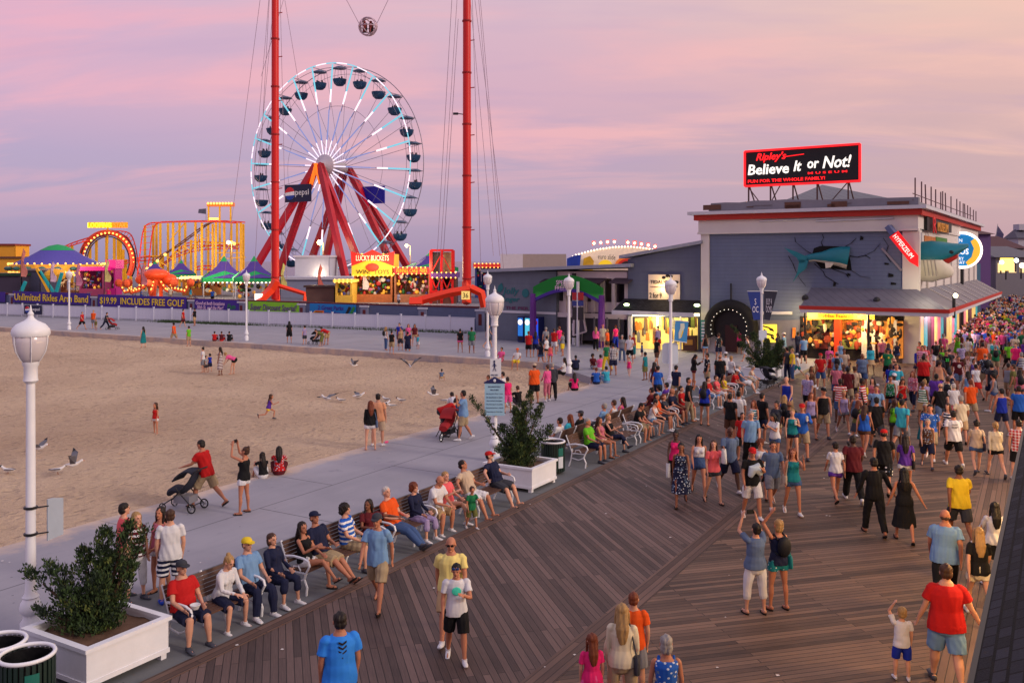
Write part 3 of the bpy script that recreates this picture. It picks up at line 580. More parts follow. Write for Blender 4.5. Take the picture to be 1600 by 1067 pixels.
# billboard on the roof
bo = -2.0; bb, so4 = bthing('billboard', 'long black billboard edged in red neon on trestles above museum roof', 'billboard', bl(1254, 262, bo).x, bo, ZT)
A_, B_ = bl(1164, 290, bo)+so4, bl(1344, 284.5, bo)+so4; C_, D_ = bl(1344, 227, bo)+so4, bl(1164, 235.5, bo)+so4
zb, zt = (A_.z+B_.z)/2, (C_.z+D_.z)/2; xL, xR = A_.x, B_.x
mb = MB(); mb.box(xR, xL, -.3, 0, zb, zt); mb.build('panel', DARKS, bb)
mb = MB()
for a, b in (((xR, .05, zb), (xL, .05, zb)), ((xR, .05, zt), (xL, .05, zt)), ((xR, .05, zb), (xR, .05, zt)), ((xL, .05, zb), (xL, .05, zt))): mb.bar(a, b, .13, .13)
mb.build('neon_tube', TUBE, bb); ww, hh = xL-xR, zt-zb
def bt(s_, fx, fy, fw, fh, m_, sh=0, off=.015): text(s_, m_, bb, V(xL-ww*fx, .02, zb+hh*fy), (-1, 0, 0), (0, 0, 1), ww*fw, hh*fh, .06, shear=sh, off=off)
bt('Ripley\'s', .24, .79, .27, .28, TUBE, .3); bt('Believe', .215, .46, .37, .30, NEONW, .12, .018); bt('It', .475, .50, .07, .30, NEONW, .25, .018); bt('or', .61, .51, .10, .2, NEONW, .1, .018); bt('Not!', .81, .56, .24, .34, NEONW, .25, .018)
bt('M U S E U M', .73, .28, .33, .06, TUBE); bt('FUN FOR THE WHOLE FAMILY!', .37, .13, .68, .09, TUBE)
mb = MB(); mb.bar((xL-ww*.36, .04, zb+hh*.78), (xL-ww*.53, .04, zb+hh*.82), .05); mb.build('underline', TUBE, bb)
TR = mat('trestle_brown', (84, 62, 62), .7)
for fx in (.03, .23, .43, .64, .9): x = xL-ww*fx; mb = MB(); mb.bar((x, -.1, 0), (x, -.1, zb), .09); mb.bar((x-.2, -1.6, 0), (x, -.2, zb+.1), .07); mb.build('support', TR, bb)
mb = MB(); mb.bar((xL-ww*.03, -.1, zb-.1), (xL-ww*.19, -.1, .1), .06); mb.bar((xL-ww*.32, -.1, zb), (xL-ww*.19, -.1, .1), .06); mb.bar((xL-ww*.9, -.1, zb), (xL-ww*.7, -.1, .1), .06); mb.bar((xR, -.15, zb-.02), (xL, -.15, zb-.02), .1)
mb.build('brace', TR, bb)
# ---------------- shirt shop
shp, o = bthing('shirt_shop', 'small grey shop with mono-pitch roof and bright yellow window', 'building', bl(1037, 500).x); q = o
TP = [bl(981, 548), bl(1094, 548), bl(1094, 381), bl(981, 405)]; TP[0].z = TP[1].z = 0
mb = MB(); mb.poly([p+q for p in TP][::-1], (0, -.2, 0)); a = TP
mb.poly([V(a[0].x, -.2, 0)+q, V(a[0].x, -.2, a[3].z)+q, V(a[0].x, -14, a[3].z+.3)+q, V(a[0].x, -14, 0)+q], (-.2, 0, 0)); mb.build('wall', SID2, shp)
e0, e1 = bl(967, 404, .35)+q, bl(1096, 380.5, .35)+q; mb = MB(); mb.poly([e1, e0, e0+V(0, 0, .22), e1+V(0, 0, .22)], (0, -15, 0)); mb.build('roof', mat('roof_pale', (146, 150, 166), .6), shp)
mb = MB(); zs = bl(1040, 487).z; d0, d1 = bl(976, 470, 0).x, bl(1095, 470, 0).x; zt_ = bl(1040, 468).z
mb.add([(d1+q.x, 1.3, zs+.05), (d0+.3+q.x, 1.3, zs+.05), (d0+q.x, .05, zt_), (d1+q.x, .05, zt_)], [(0, 3, 2, 1)]); mb.add([(d1+q.x, 1.3, zs+.05), (d0+.3+q.x, 1.3, zs+.05), (d0+q.x, .05, zs+.0), (d1+q.x, .05, zs)], [(0, 1, 2, 3)]); mb.build('canopy', SHING, shp)
mb = MB(); mb.box(d1+q.x-.02, d0+.35+q.x, 1.25, 1.38, zs-.22, zs+.06); mb.build('fascia', TRIMW, shp)
mb = MB(); rect(mb, 992, 497, 1090, 546, .06, .02, q); mb.build('shop_window', WARM, shp)
mb = MB(); rect(mb, 988, 490, 1092, 494, .9, .12, q); mb.build('strip_light', WARMW, shp)
mb = MB(); r8 = random.Random(9); CL = [mat('rack_%s' % n_, c_, .8, var=.3, scale=9, emit=.12) for n_, c_ in (('brown', (110, 74, 40)), ('black', (34, 30, 30)), ('olive', (120, 130, 50)), ('orange', (222, 130, 50)), ('grey', (126, 120, 110)))]
for k in range(34):
    x = bl(994+k*2.85, 520, .5).x+q.x; h0 = r8.uniform(.3, 1.7); h1 = h0+r8.uniform(.5, 1.1); mb.mi(r8.randrange(5)); w_ = r8.uniform(.12, .3)
    mb.poly([(x, .35, h0), (x+w_, .35, h0+.05), (x+w_*.9, .35, h1-.1), (x+w_*.55, .35, h1), (x+.04, .35, h1-.14)], (0, .12, 0))
mb.build('shirt_rack', CL, shp)
for x0, x1 in ((981, 987), (1026, 1028), (1062, 1064)): mb = MB(); rect(mb, x0, 494, x1, 548, .75, .12, q); mb.build('window_post', TRIMW, shp)
mb = MB(); rect(mb, 1067, 525, 1084, 548, 1.0, .7, q).mi(1); rect(mb, 1070, 531, 1082, 539, 1.03, .05, q); mb.build('counter', [mat('counter_brown', (70, 36, 28)), mat('counter_label', (170, 120, 40))], shp)
ts, q2 = bthing('price_sign', 'cream painted signboard offering shirts above the shop canopy', 'sign', bl(1038, 450).x, .05, bl(1038, 450).z)
mb = MB(); rect(mb, 1013, 429, 1062, 468, .12, .08, q2); mb.build('board', mat('sign_cream', (226, 206, 188), .6, var=.1), ts)
INK = mat('ink_black', (24, 16, 18), .6)
def tsx(s_, x0, y0, x1, y1, m_, sh=0): a, b = bl(x0, y0, .14)+q2, bl(x1, y1, .14)+q2; text(s_, m_, ts, (a+b)/2, (-1, 0, 0), (0, 0, 1), abs(b.x-a.x), abs(b.z-a.z), .02, shear=sh, off=.01)
tsx('TIDALWAVE', 1016, 438, 1058, 444, INK); tsx('screen print tees', 1016, 447, 1050, 450, mat('ink_red', (120, 40, 30))); tsx('2 for 9', 1015, 457, 1034, 466, INK)
mb = MB(); 
for x, y in ((1037, 434), (1043, 431), (1048, 432), (1057, 441), (1055, 448)): mb.ell(bl(x, y, .14)+q2, (.16, .03, .11), n=8, m=4)
mb.build('drawing', INK, ts)
for i, (px, py) in enumerate(((979, 476), (1089, 477))):
    s_, q3 = bthing('floodlight', 'small lit floodlight at the %s of the shirt shop canopy' % ('far left end' if i == 0 else 'end beside the museum'), 'light', bl(px, py, 1.2).x, 1.2, bl(px, py, 1.2).z)
    mb = MB(); mb.ell((0, 0, 0), (.22, .12, .1), n=10, m=5); mb.build('lens', mat('flood_lens', (240, 255, 210), emit=6, var=0, ecol=(235, 255, 190)), s_); mb = MB(); mb.box(-.22, .22, -.1, .1, -.22, -.12); mb.build('housing', mat('housing_green', (60, 90, 60)), s_)
SH2 = bthing('sale_sign', 'tall teal and white signboard on the pier between shop and tunnel', 'sign', bl(1097, 520, .5).x, .5, 0); mb = MB(); rect(mb, 1094.5, 500, 1102, 534, .62, .05, SH2[1]); mb.build('board', mat('teal_sign', (30, 120, 118)), SH2[0]); mb = MB()
for k in range(6): rect(mb, 1096, 503+k*5, 1101, 506+k*5, .66, .03, SH2[1])
mb.build('lettering', TRIMW, SH2[0])
yp = bthing('lit_poster', 'yellow lit poster panel with black shapes on the museum wall', 'poster', bl(1203, 520, .2).x, .2, 0); mb = MB(); rect(mb, 1192, 507, 1213, 535, .3, .15, yp[1]); mb.build('panel', mat('poster_yellow', (250, 214, 70), emit=1.1, var=.1), yp[0])
mb = MB()
for x, y, w_, h_ in ((1198, 512, .45, .1), (1206, 516, .3, .18), (1197, 520, .2, .3), (1204, 524, .5, .12), (1208, 529, .22, .2), (1199, 531, .3, .12)): p = bl(x, y, .32)+yp[1]; mb.obox(p-V(w_/2, 0, h_/2), (w_, 0, .1), (0, .02, 0), (.06, 0, h_))
mb.build('artwork', INK, yp[0])
# ---------------- pirate-themed pier building (plain sign), gate arch, vending machines
pir, q = bthing('pier_building', 'long low blue-grey building with pale roof and painted lettering', 'building', bl(880, 500).x)
L0_, L1_ = bl(984, 500).x, bl(764, 500).x; zr_ = bl(870, 424).z
mb = MB(); mb.box(bl(869, 500).x+q.x, L1_+q.x, -9, 0, 0, zr_); mb.build('wall', sidingmat('slate_paint', (104, 112, 130), 2.2, .93), pir)
mb = MB(); mb.box(L0_+q.x-.3, bl(869, 500).x+q.x, -9, -3.2, 0, zr_); mb.build('rear_wall', mat('mauve_wall', (128, 120, 138), .7, bump=.05), pir)
mb = MB(); mb.poly([V(L0_-.3, .5, zr_+.35)+q, V(L1_+.4, .5, zr_-.12)+q, V(L1_+.4, .5, zr_+.12)+q, V(L0_-.3, .5, zr_+.6)+q], (0, -10, 0)); mb.build('roof', mat('roof_pale', (146, 150, 166)), pir)
mb = MB(); mb.box(bl(869, 470).x+q.x, L1_+q.x, .0, .06, bl(800, 489).z, bl(800, 487).z+.08); mb.build('band', TRIMW, pir)
TEALP = mat('teal_paint', (30, 104, 112), .6); PLUMP = mat('plum_paint', (96, 44, 84), .6)
def pt(s_, x0, y0, x1, y1, m_, sh=0): a, b = bl(x0, y0, .02)+q, bl(x1, y1, .02)+q; text(s_, m_, pir, (a+b)/2, (-1, 0, 0), (0, 0, 1), abs(b.x-a.x), abs(b.z-a.z), .02, shear=sh, off=.02)
pt('Jolly', 785, 449, 811, 463, TEALP, .2); pt('Roger', 783, 463, 812, 474, TEALP, .2); pt('THE PIER', 790, 478.5, 826, 484.5, PLUMP)
mb = MB(); pts = [bl(x, y, .03)+q for x, y in ((779, 446), (784, 442), (787, 450), (782, 457), (777, 455))]; mb.poly(pts[::-1], (0, .02, 0)); pts = [bl(821+5.5*math.cos(a), 458+7*math.sin(a), .03)+q for a in [k*.7 for k in range(9)]]; mb.poly(pts, (0, .02, 0)); mb.build('painted_motif', TEALP, pir)
# balcony part
mb = MB(); za, zb_ = bl(900, 493, -1).z, bl(900, 424, -1).z
x_ = [bl(px, 450, -.4).x+q.x for px in (840, 853, 870, 886, 905, 917, 930, 944, 962, 982)]
for x in x_: mb.box(x, x+.28, -.6, -.3, 0 if x == x_[2] else za, zb_)
mb.box(x_[-1], x_[0]+.3, -.7, -.2, za-.1, za+.25); mb.box(x_[-1], x_[0]+.3, -.7, -.2, zb_-.5, zb_-.0); mb.box(x_[-1], x_[1], -.55, -.45, za+.25, za+1.1); mb.build('balcony_frame', mat('frame_pink_white', (198, 184, 190), .6), pir)
mb = MB()
for a, b in ((1, 2), (3, 4), (5, 6), (7, 8)): mb.box(x_[b]+.3, x_[a]-.05, -1.6, -1.5, za+1.1, zb_-.6)
mb.build('window', mat('dim_glass', (84, 70, 88), .3), pir)
mb = MB()
for px0, px1 in ((845, 880), (905, 940), (953, 983)):
    a, b = bl(px0, 431, .3).x+q.x, bl(px1, 431, .3).x+q.x; z = bl(px0, 430, 0).z; mb.add([(a, .5, z-.5), (b, .5, z-.5), (b-.4, -1, z+.15), (a-.4, -1, z+.15), (a, .5, z-.6), (b, .5, z-.6), (b-.4, -1, z+.05), (a-.4, -1, z+.05)], [(0, 3, 2, 1), (4, 5, 6, 7), (0, 1, 5, 4), (1, 2, 6, 5), (3, 0, 4, 7)])
mb.build('window_awning', mat('awning_plum', (62, 50, 62)), pir)
mb = MB(); mb.ell(bl(907, 441, -.4)+q, .14, n=8, m=5); mb.build('wall_lamp', mat('lamp_warm', (255, 210, 120), emit=7, var=0), pir)
mb = MB(); rect(mb, 862, 488, 975, 532, -.3, .2, q); mb.build('gate_boarding', sidingmat('dark_gate', (70, 66, 76), 9, 1), pir)
mb = MB()
for px in (868, 888, 910, 930, 950, 968): p = bl(px, 500, -.2)+q; mb.box(p.x, p.x+.12, -.25, -.15, 0, za)
mb.build('gate_rail', mat('rail_grey', (120, 114, 124)), pir)
fs = bthing('folding_sign', 'white framed easel board leaning at the dark gate', 'sign', bl(907, 515, .4).x, .5, 0); mb = MB()
P_ = [bl(896, 524, .5), bl(916, 518, .5), bl(908, 476, .5), bl(898, 478, .5)]
for a, b in zip(P_, P_[1:]+P_[:1]): mb.bar(a+fs[1], b+fs[1], .16, .1)
mb.build('frame', mat('frame_pink_white', (198, 184, 190)), fs[0]); mb = MB(); mb.poly([(p*.92+sum(P_, Vector())*.02)+fs[1]-V(0, .1, 0) for p in P_][::-1], (0, .05, 0)); mb.build('board', mat('board_slate', (70, 64, 78)), fs[0])
ar = bthing('entrance_arch', 'green and purple printed arch on purple legs before the pier building', 'arch', bl(884, 500, .9).x, .9, 0); q4 = ar[1]
xa, xb = bl(833, 470, .9).x+q4.x, bl(940, 470, .9).x+q4.x; zl = bl(885, 462, .9).z
def arcb(z0, rise, h, m_, nm, of):
    mb = MB(); n = 16; T_ = []; B2 = []
    for k in range(n+1): u = k/n; x = xa+(xb-xa)*u; zz = z0+rise*math.sin(math.pi*u); T_.append(V(x, of, zz+h)); B2.append(V(x, of, zz))
    mb.poly(B2+T_[::-1], (0, -.3, 0)); mb.build(nm, m_, ar[0])
def archm(t):
    s_ = N('ShaderNodeSeparateXYZ'); LK(t.outputs['Object'], s_.inputs[0]); f = mth('ADD', mth('SUBTRACT', s_.outputs[2], zl-.4), mth('MULTIPLY', noise(t.outputs['Object'], 1.5), .5)); return ramp(f, [(.0, S(70, 34, 130)), (.12, S(70, 34, 130)), (.2, S(90, 210, 90)), (.9, S(20, 120, 44))])
arcb(zl-.35, .9, .95, custom('arch_print', archm), 'arch_panel', 0); arcb(zl-.55, .85, .25, PURP, 'lower_band', .05)
text('SPEED\nFREEZE', PINKW, ar[0], V((xa+xb)/2+.3, .02, zl+.75), (-1, 0, 0), (0, 0, 1), 1.3, .75, .03)
for x, px in ((xa, 833), (xb, 940)): mb = MB(); mb.tube([(x, 0, 0), (x, 0, zl*.6), (x, 0, zl+.1)], [.3, .26, .22], 8); mb.build('leg', mat('leg_purple', (92, 36, 130), .6, var=.4, scale=3), ar[0])
ft = bthing('banner_stand', 'red and black hanging placards stacked on the pole before the arch', 'sign', bl(906, 500, 1.2).x, 1.2, 0)
for y0, y1, m_ in ((457, 469, mat('placard_red', (168, 36, 40), var=.3)), (470, 478, mat('placard_blue', (50, 60, 130), var=.4)), (480, 500, mat('placard_dark', (44, 40, 44), var=.6, scale=3))): mb = MB(); rect(mb, 894, y0, 911, y1, 1.2, .08, ft[1]); mb.build('placard', m_, ft[0])
mb = MB(); p = bl(903, 440, 1.1)+ft[1]; mb.cyl((p.x, -.1, 0), (p.x, -.1, p.z), .12, n=8); mb.build('pole', TRIMW, ft[0])
st = bthing('striped_pole', 'tall white mast with dark bands rising above the entrance arch', 'mast', bl(897, 450, .2).x, .2, 0); mb = MB(); zz = bl(897, 427, .2).z
for k in range(10): mb.mi(k % 2).cyl((0, 0, zz*k/10), (0, 0, zz*(k+1)/10), .16, n=10)
mb.build('shaft', [TRIMW, DARKS], st[0])
for i, (px0, px1, col, lab) in enumerate(((812, 822, (30, 96, 170), 'deep blue lit drinks machine leftmost of the three'), (823, 833, (70, 170, 190), 'pale aqua lit drinks machine in the middle of the three'), (834, 846, (36, 70, 190), 'blue lit drinks machine with red and white disc'))):
    v = bthing('vending_machine', lab, 'vending machine', bl((px0+px1)/2, 520, .5).x, .5, 0, 'drinks machines by the pier building'); w_ = abs(bl(px0, 520, .9).x-bl(px1, 520, .9).x)*.94
    mb = MB(); mb.box(-w_/2, w_/2, -.45, .35, .06, 1.98); mb.box(-w_/2+.04, w_/2-.04, -.4, .3, 0, .06); mb.build('cabinet', mat('cabinet_navy', (20, 30, 90), .4), v[0])
    mb = MB(); mb.box(-w_/2+.06, w_/2-.06, .35, .38, .5, 1.86); mb.build('lit_front', mat('machine_front_%s' % ('blue', 'aqua', 'royal')[i], col, .3, var=.5, scale=2.5, emit=1.2), v[0]); mb = MB(); mb.box(-w_/2+.1, w_/2-.1, .35, .37, .16, .42); mb.build('delivery_flap', BLACK, v[0])
    mb = MB(); mb.ell((0, .39, 1.55), (.22, .02, .22), n=12, m=5); mb.build('emblem', mat('logo_red', (206, 24, 46)) if i == 2 else NEONW, v[0])
# containers behind
bx = thing('storage_block', 'beige and white flat-roofed block rising behind the pier building', 'building', pp(833, 420, 96)-V(0, 0, 4))
for x0, x1, m_, nm, dy_ in ((782, 817, mat('block_white', (202, 196, 204)), 'white_end', 0), (817.2, 885, mat('block_beige', (160, 146, 140), bump=.1), 'wall', .3)):
    a, b = pp(x0, 397, 96)-bx.location, pp(x1, 396, 96)-bx.location; mb = MB(); mb.box(a.x, b.x, dy_, 9, -4, a.z); mb.build(nm, m_, bx)
# ---------------- far side of the street, beyond the museum
def fb(name, label, x0, x1, yt, yb, Y, m_, roof=None, rh=0, dep=14, side=None, win=False):
    a, b = pp(x0, yt, Y), pp(x1, yb, Y); t = thing(name, label, 'building', V((a.x+b.x)/2, Y, 0)); w = (b.x-a.x)/2; mb = MB(); mb.box(-w, w, 0, dep, 0, a.z); mb.build('wall', m_, t)
    if roof:
        mb = MB(); mb.add([(-w-.4, -.5, a.z), (w+.4, -.5, a.z), (w+.4, dep+.5, a.z), (-w-.4, dep+.5, a.z), (-w*.8, dep/2, a.z+rh), (w*.8, dep/2, a.z+rh)], [(0, 1, 5, 4), (1, 2, 5), (2, 3, 4, 5), (3, 0, 4), (3, 2, 1, 0)]); mb.build('roof', roof, t)
    if win:
        for k in range(win): x = -w+2*w*(k+.5)/win; mb = MB(); mb.box(x-.5, x+.5, -.06, .02, a.z-2.1, a.z-.8); mb.build('window', mat('window_lit', (250, 214, 150), emit=.9), t)
    return t, w, a.z
MAR = mat('maroon_roof', (76, 36, 46), .7, var=.2)
fb('shop_building', 'blue and pink panelled shop just past the museum', 1484, 1532, 412, 452, 84, mat('blue_panels', (70, 112, 140), .6, var=.3), dep=10)
fb('gable_house', 'shop with dark maroon roof right beside the taco sign', 1524, 1548, 366, 440, 112, mat('violet_wall', (90, 60, 120)), MAR, 1.2)
fb('corner_shop', 'low building with wide maroon roof beyond the leaning flagpole', 1549, 1600, 388, 440, 150, mat('stone_wall', (128, 122, 130)), MAR, 2.2, win=3)
fb('terrace_shop', 'grey gabled shop row with lit windows beyond the crowd', 1556, 1625, 402, 445, 122, mat('grey_wall', (112, 110, 122)), mat('roof_slate', (84, 82, 96)), 1.6, win=4)
fb('chimney_house', 'narrow dark maroon block standing above the far roofs', 1569, 1582, 376, 420, 170, mat('maroon_wall', (82, 40, 48)), MAR, .6, dep=5)
t, w, z = fb('lookout_tower', 'pale lookout tower at the right edge of the photo', 1591, 1616, 372, 430, 165, mat('pale_wall', (170, 168, 182)), mat('roof_slate', (84, 82, 96)), 1.6, dep=4)
mb = MB(); mb.box(-w*.5, w*.5, 1, 3, z+1.5, z+2.6); mb.build('lantern_room', mat('pale_wall', (170, 168, 182)), t)
# taco sign
a = pp(1503, 391, 71); ta = thing('round_sign', 'large round blue sign ringed with white neon beyond the shark head', 'sign', a, math.degrees(math.atan2(-.5, .9))); R_ = 27/F*71
mb = MB(); mb.lathe([(R_, -.2), (R_, 0)], n=32, R=Matrix.Rotation(math.pi/2, 3, 'X')); mb.build('disc', mat('taco_blue', (20, 128, 196), .4, emit=.45), ta)
mb = MB(); mb.tube([V(R_*math.cos(k*math.pi/18), -.05, R_*math.sin(k*math.pi/18)) for k in range(36)], .1, 6, closed=True); mb.build('neon_ring', mat('neon_white', (255, 236, 224), emit=2.5, var=0), ta)
mb = MB(); mb.poly([V(x*R_, -.06, z*R_) for x, z in ((.35, -.95), (.7, -.66), (.96, -.2), (.96, .25), (.7, .7), (.45, .5), (.62, .1), (.5, -.4), (.2, -.7))], (0, -.05, 0)); mb.build('crescent', mat('crescent_yellow', (246, 190, 60), emit=.7), ta)
text('OPEN\n24 hours', NEONW, ta, V(-.3*R_, -.03, .45*R_), (1, 0, 0), (0, 0, 1), R_*.9, R_*.42, .03); text('TACOS', NEONW, ta, V(-.25*R_, -.03, -.08*R_), (1, 0, 0), (0, 0, 1), R_*1.2, R_*.34, .04, off=.02); text('EVERY\nFRIDAY', NEONW, ta, V(-.2*R_, -.03, -.6*R_), (1, 0, 0), (0, 0, 1), R_*.7, R_*.4, .03)
mb = MB(); mb.cyl((0, .1, -R_), (0, .1, -a.z), .12, n=8); mb.build('post', BLACK, ta)
# flagpoles
fp = thing('flagpole', 'leaning flagpole with a dark flag above the far crowd', 'flagpole', gp(1542, 462)); h0 = Vector((0, 0, 0)); Yf = fp.location.y; tp = pp(1559, 350, Yf)-fp.location
mb = MB(); mb.cyl(h0, tp, .1, .05, n=6); mb.build('pole', CHROME, fp); mb = MB(); e = tp*.98; mb.add([e, e+V(-.2, 0, -1.2), e+V(-1.1, .2, -4.5), e+V(.9, .3, -3.3), e+V(1.2, .1, -1.6)], [(0, 1, 2, 3, 4)]); mb.build('flag', mat('flag_dark', (60, 56, 100), var=.5), fp)
for i, (px, py, c_, sz_) in enumerate(((1493, 462, (255, 240, 190), .14), (1545, 411, (255, 255, 240), .35), (1573, 413, (255, 214, 90), .8), (1588, 407, (240, 250, 255), .3), (1565, 410, (255, 240, 220), .3), (1597, 415, (200, 255, 220), .3))):
    Y = (53, 130, 116, 116, 116, 100)[i]; lab = ('bright white spotlight on the museum side awning', 'round white globe light beside the leaning flagpole', 'square yellow lit sign on the grey terrace', 'bluish lamp above the grey terrace roof', 'cream lamp left of the square yellow sign', 'greenish lamp at the right edge of the photo')[i]
    l_ = thing('lamp' if i != 2 else 'lit_sign', lab, 'light', pp(px, py, Y)); mb = MB(); (mb.ell((0, 0, 0), sz_, n=8, m=5) if i != 2 else mb.box(-sz_, sz_, -.1, .1, -sz_, sz_)); mb.build('bulb', mat('glow_%d' % c_[2], c_, emit=10 if i == 0 else 3, var=0), l_); mb = MB(); mb.box(-.05, .05, .1, .3, -sz_-1.2, .05); mb.build('bracket', BLACK, l_)
# ---------------- near building on the right: dark shingled eave with shop lights below
nb = thing('arcade_building', 'near shop building with dark shingled roof cutting the lower right corner', 'building', (6, 6, 0))
zr_ = 3.25
def ez(px, py, z): Y = F*(CH-z)/(py-HOR); return V((px-800)/F*Y, Y, z)
e0, e1 = ez(1521, 1067, zr_), ez(1592, 717, zr_); ed = (e1-e0).normalized(); er = V(ed.y, -ed.x, 0)
nrot = math.degrees(math.atan2(ed.y, ed.x)); nb.location = e0; nb.rotation_euler = (0, 0, math.radians(nrot)); LEN = (e1-e0).length+9
mb = MB(); mb.add([(-6, 0, 0), (LEN, 0, 0), (LEN, -5, 2.6), (-6, -5, 2.6)], [(0, 3, 2, 1)]); r_ = mb.build('roof', SHING, nb)
mb = MB(); mb.box(-6, LEN, -.06, .04, -.22, 0); mb.build('gutter', BLACK, nb)
mb = MB(); mb.box(-6, LEN, -1.2, -1.0, -zr_, -.1); mb.build('wall', mat('shopfront_dark', (90, 70, 60)), nb)
# ================================================================ rides on the pier (deck of the pier at z = 1.6)
PZ = 1.6
def pz(px, Y): return V((px-800)/F*Y, Y, PZ)
LCY = mat('tube_cyan', (60, 120, 140), .5, var=0, emit=.85, ecol=(130, 220, 240)); LWH = mat('tube_white', (120, 110, 120), .5, var=0, emit=1.3, ecol=(255, 232, 246)); LVI = mat('tube_violet', (90, 90, 130), .5, var=0, emit=.55, ecol=(160, 176, 246))
STG = mat('steel_grey', (134, 128, 146), .5, .3); RDEEP = mat('leg_red', (176, 18, 40), .4, var=.15); GON = mat('gondola_navy', (28, 62, 98), .35, var=.15)
YST = mat('coaster_yellow', (236, 176, 34), .5, var=.25, scale=.6); RTR = mat('track_red', (216, 56, 40), .5, var=.2, scale=.6); BULB = mat('bulb_gold', (255, 214, 120), .5, var=0, emit=2.2, ecol=(255, 180, 80)); BULBW = mat('bulb_cream', (255, 244, 220), .5, var=0, emit=2.6, ecol=(255, 230, 190))
ORG = mat('orange_steel', (236, 60, 22), .4, var=.1); GOLD = mat('gilt_board', (214, 150, 50), .5, var=.5, scale=2, emit=.25); PUR = mat('tent_purple', (74, 52, 140), .7, var=.15); GRN = mat('tent_green', (20, 150, 84), .7, var=.15); CRE = mat('cream_panel', (226, 210, 190), .6); MAG = mat('magenta_panel', (206, 30, 130), .5, emit=.3)
ph = 29.0; WY = 131.0; WR = 15.0; TH = 3.2
fw = thing('ferris_wheel', 'tall ferris wheel with glowing cyan spokes on splayed red legs', 'ferris wheel', ((510-800)/F*WY, WY, PZ), -ph); HZ = 6.2+148/F*WY-PZ
def wpnt(a, r, y): return V(r*math.sin(a), y, HZ+r*math.cos(a))
ng = 24; mb = MB()
mb.tube([wpnt(2*math.pi*k/96, WR, TH) for k in range(96)], .06, 5, closed=True); mb.tube([wpnt(2*math.pi*k/96, WR*.93, TH) for k in range(96)], .03, 4, closed=True); mb.tube([wpnt(2*math.pi*k/96, WR*.6, TH*.5) for k in range(96)], .03, 4, closed=True)
mb.tube([wpnt(2*math.pi*k/96, WR*.955, 0) for k in range(96)], .04, 4, closed=True)
for k in range(ng): a = 2*math.pi*(k+.3)/ng; mb.cyl(wpnt(a, WR, 0), wpnt(a, WR, TH), .05, n=5); mb.cyl(wpnt(a, 1, TH), wpnt(a, WR, TH), .035, n=4)
mb.build('rear_rim', STG, fw)
mb = MB()
for k in range(96): mb.mi((k//2) % 2).cyl(wpnt(2*math.pi*k/96, WR, 0), wpnt(2*math.pi*(k+.9)/96, WR, 0), .085, n=5)
mb.build('lit_rim', [LCY, LWH], fw)
for k in range(ng):
    a = 2*math.pi*(k+.3)/ng; mb = MB()
    for i, (r0, r1, w, y) in enumerate(((1.5, 3.8, .08, -.3), (3.8, 8.2, .09, -.15), (8.2, 9.3, .05, 0), (9.3, 11.2, .13, 0), (11.2, 14.8, .12, 0))): mb.mi((1, 2, 3, 1, 0)[i]).cyl(wpnt(a, r0, y), wpnt(a, r1, y), w, n=5)
    mb.mi(2).cyl(wpnt(a+.05, 2.0, -.3), wpnt(a, 9, -.1), .03, n=4).cyl(wpnt(a-.05, 2.0, -.3), wpnt(a, 9, -.1), .03, n=4)
    mb.build('spoke', [LCY, LWH, LVI, STG], fw)
mb = MB(); mb.lathe([(.5, -1.5), (.9, -1.0), (1.7, -.5), (1.7, .1), (.9, .4), (.9, TH+.6), (.5, TH+1.1)], (0, 0, HZ), 20, Matrix.Rotation(-math.pi/2, 3, 'X')); mb.build('hub', mat('hub_pale', (190, 180, 190), .4, .3), fw, smooth=40)
for nm, pts in (('leg', ((-10, -7), (10, -7), (-8.5, -2.2), (10, -2.2))), ('rear_leg', ((-10, 5.4), (-10, 10), (10, 5.4), (10, 10)))):
    ay = -1.8 if nm == 'leg' else TH+1.4
    for i, (x, y) in enumerate(pts): mb = MB(); mb.bar((x, y, 0), (.35*(1 if x > 0 else -1), ay, HZ+.1), .85, .75, up=(0, 1, 0)); mb.build(nm, RDEEP, fw)
mb = MB(); mb.mi(0).bar((-.9, -2.3, HZ-2.8), (.1, -2.25, HZ+.2), .5, .3); mb.bar((.9, -2.3, HZ-2.8), (-.1, -2.25, HZ+.2), .5, .3); mb.build('lit_cap', mat('cap_orange', (255, 120, 30), emit=.9), fw)
for k in range(ng):
    a = 2*math.pi*(k+.3)/ng; p = wpnt(a, WR*.975, TH*.5); g = MB(); g.lathe([(.05, .12), (.5, .1), (1.0, -.14), (1.02, -.2), (.3, -.16)], p+V(0, 0, .05), 14); g1 = g.build('gondola', GON, fw, smooth=40)
    g = MB(); g.lathe([(.05, -2.75), (.5, -2.68), (.85, -2.35), (1.0, -1.9), (1.03, -1.72), (.9, -1.72), (.86, -1.95), (.2, -2.2)], p, 14); g.build('tub', GON, g1, smooth=40)
    g = MB()
    for b in (0.4, 1.97, 3.54, 5.1): g.cyl(p+V(.85*math.cos(b), .85*math.sin(b), -1.75), p+V(.6*math.cos(b), .6*math.sin(b), .05), .035, n=4)
    g.build('hanger', STG, g1)
    if k % 5 != 2:
        g = MB()
        for j in range(2+k % 2): b = j*2.4+k; q = p+V(.4*math.cos(b), .4*math.sin(b), -1.75); g.ell(q+V(0, 0, .32), .13, n=7, m=5); g.ell(q, (.2, .17, .3), n=7, m=5)
        g.build('rider', mat('rider_dark', (60, 40, 48), var=.6, scale=1), g1)
rx = V(1, 0, 0); soda(fw, V(-1.3, -4.6, HZ-4.2), rx, 5.0, 2.5, mat('soda_navy', (14, 22, 60)))
mb = MB(); mb.box(2.0, 6.4, TH+2.2, TH+2.4, HZ-5.3, HZ-2.7); mb.build('rear_board', mat('royal_board', (20, 20, 140), emit=.12), fw)
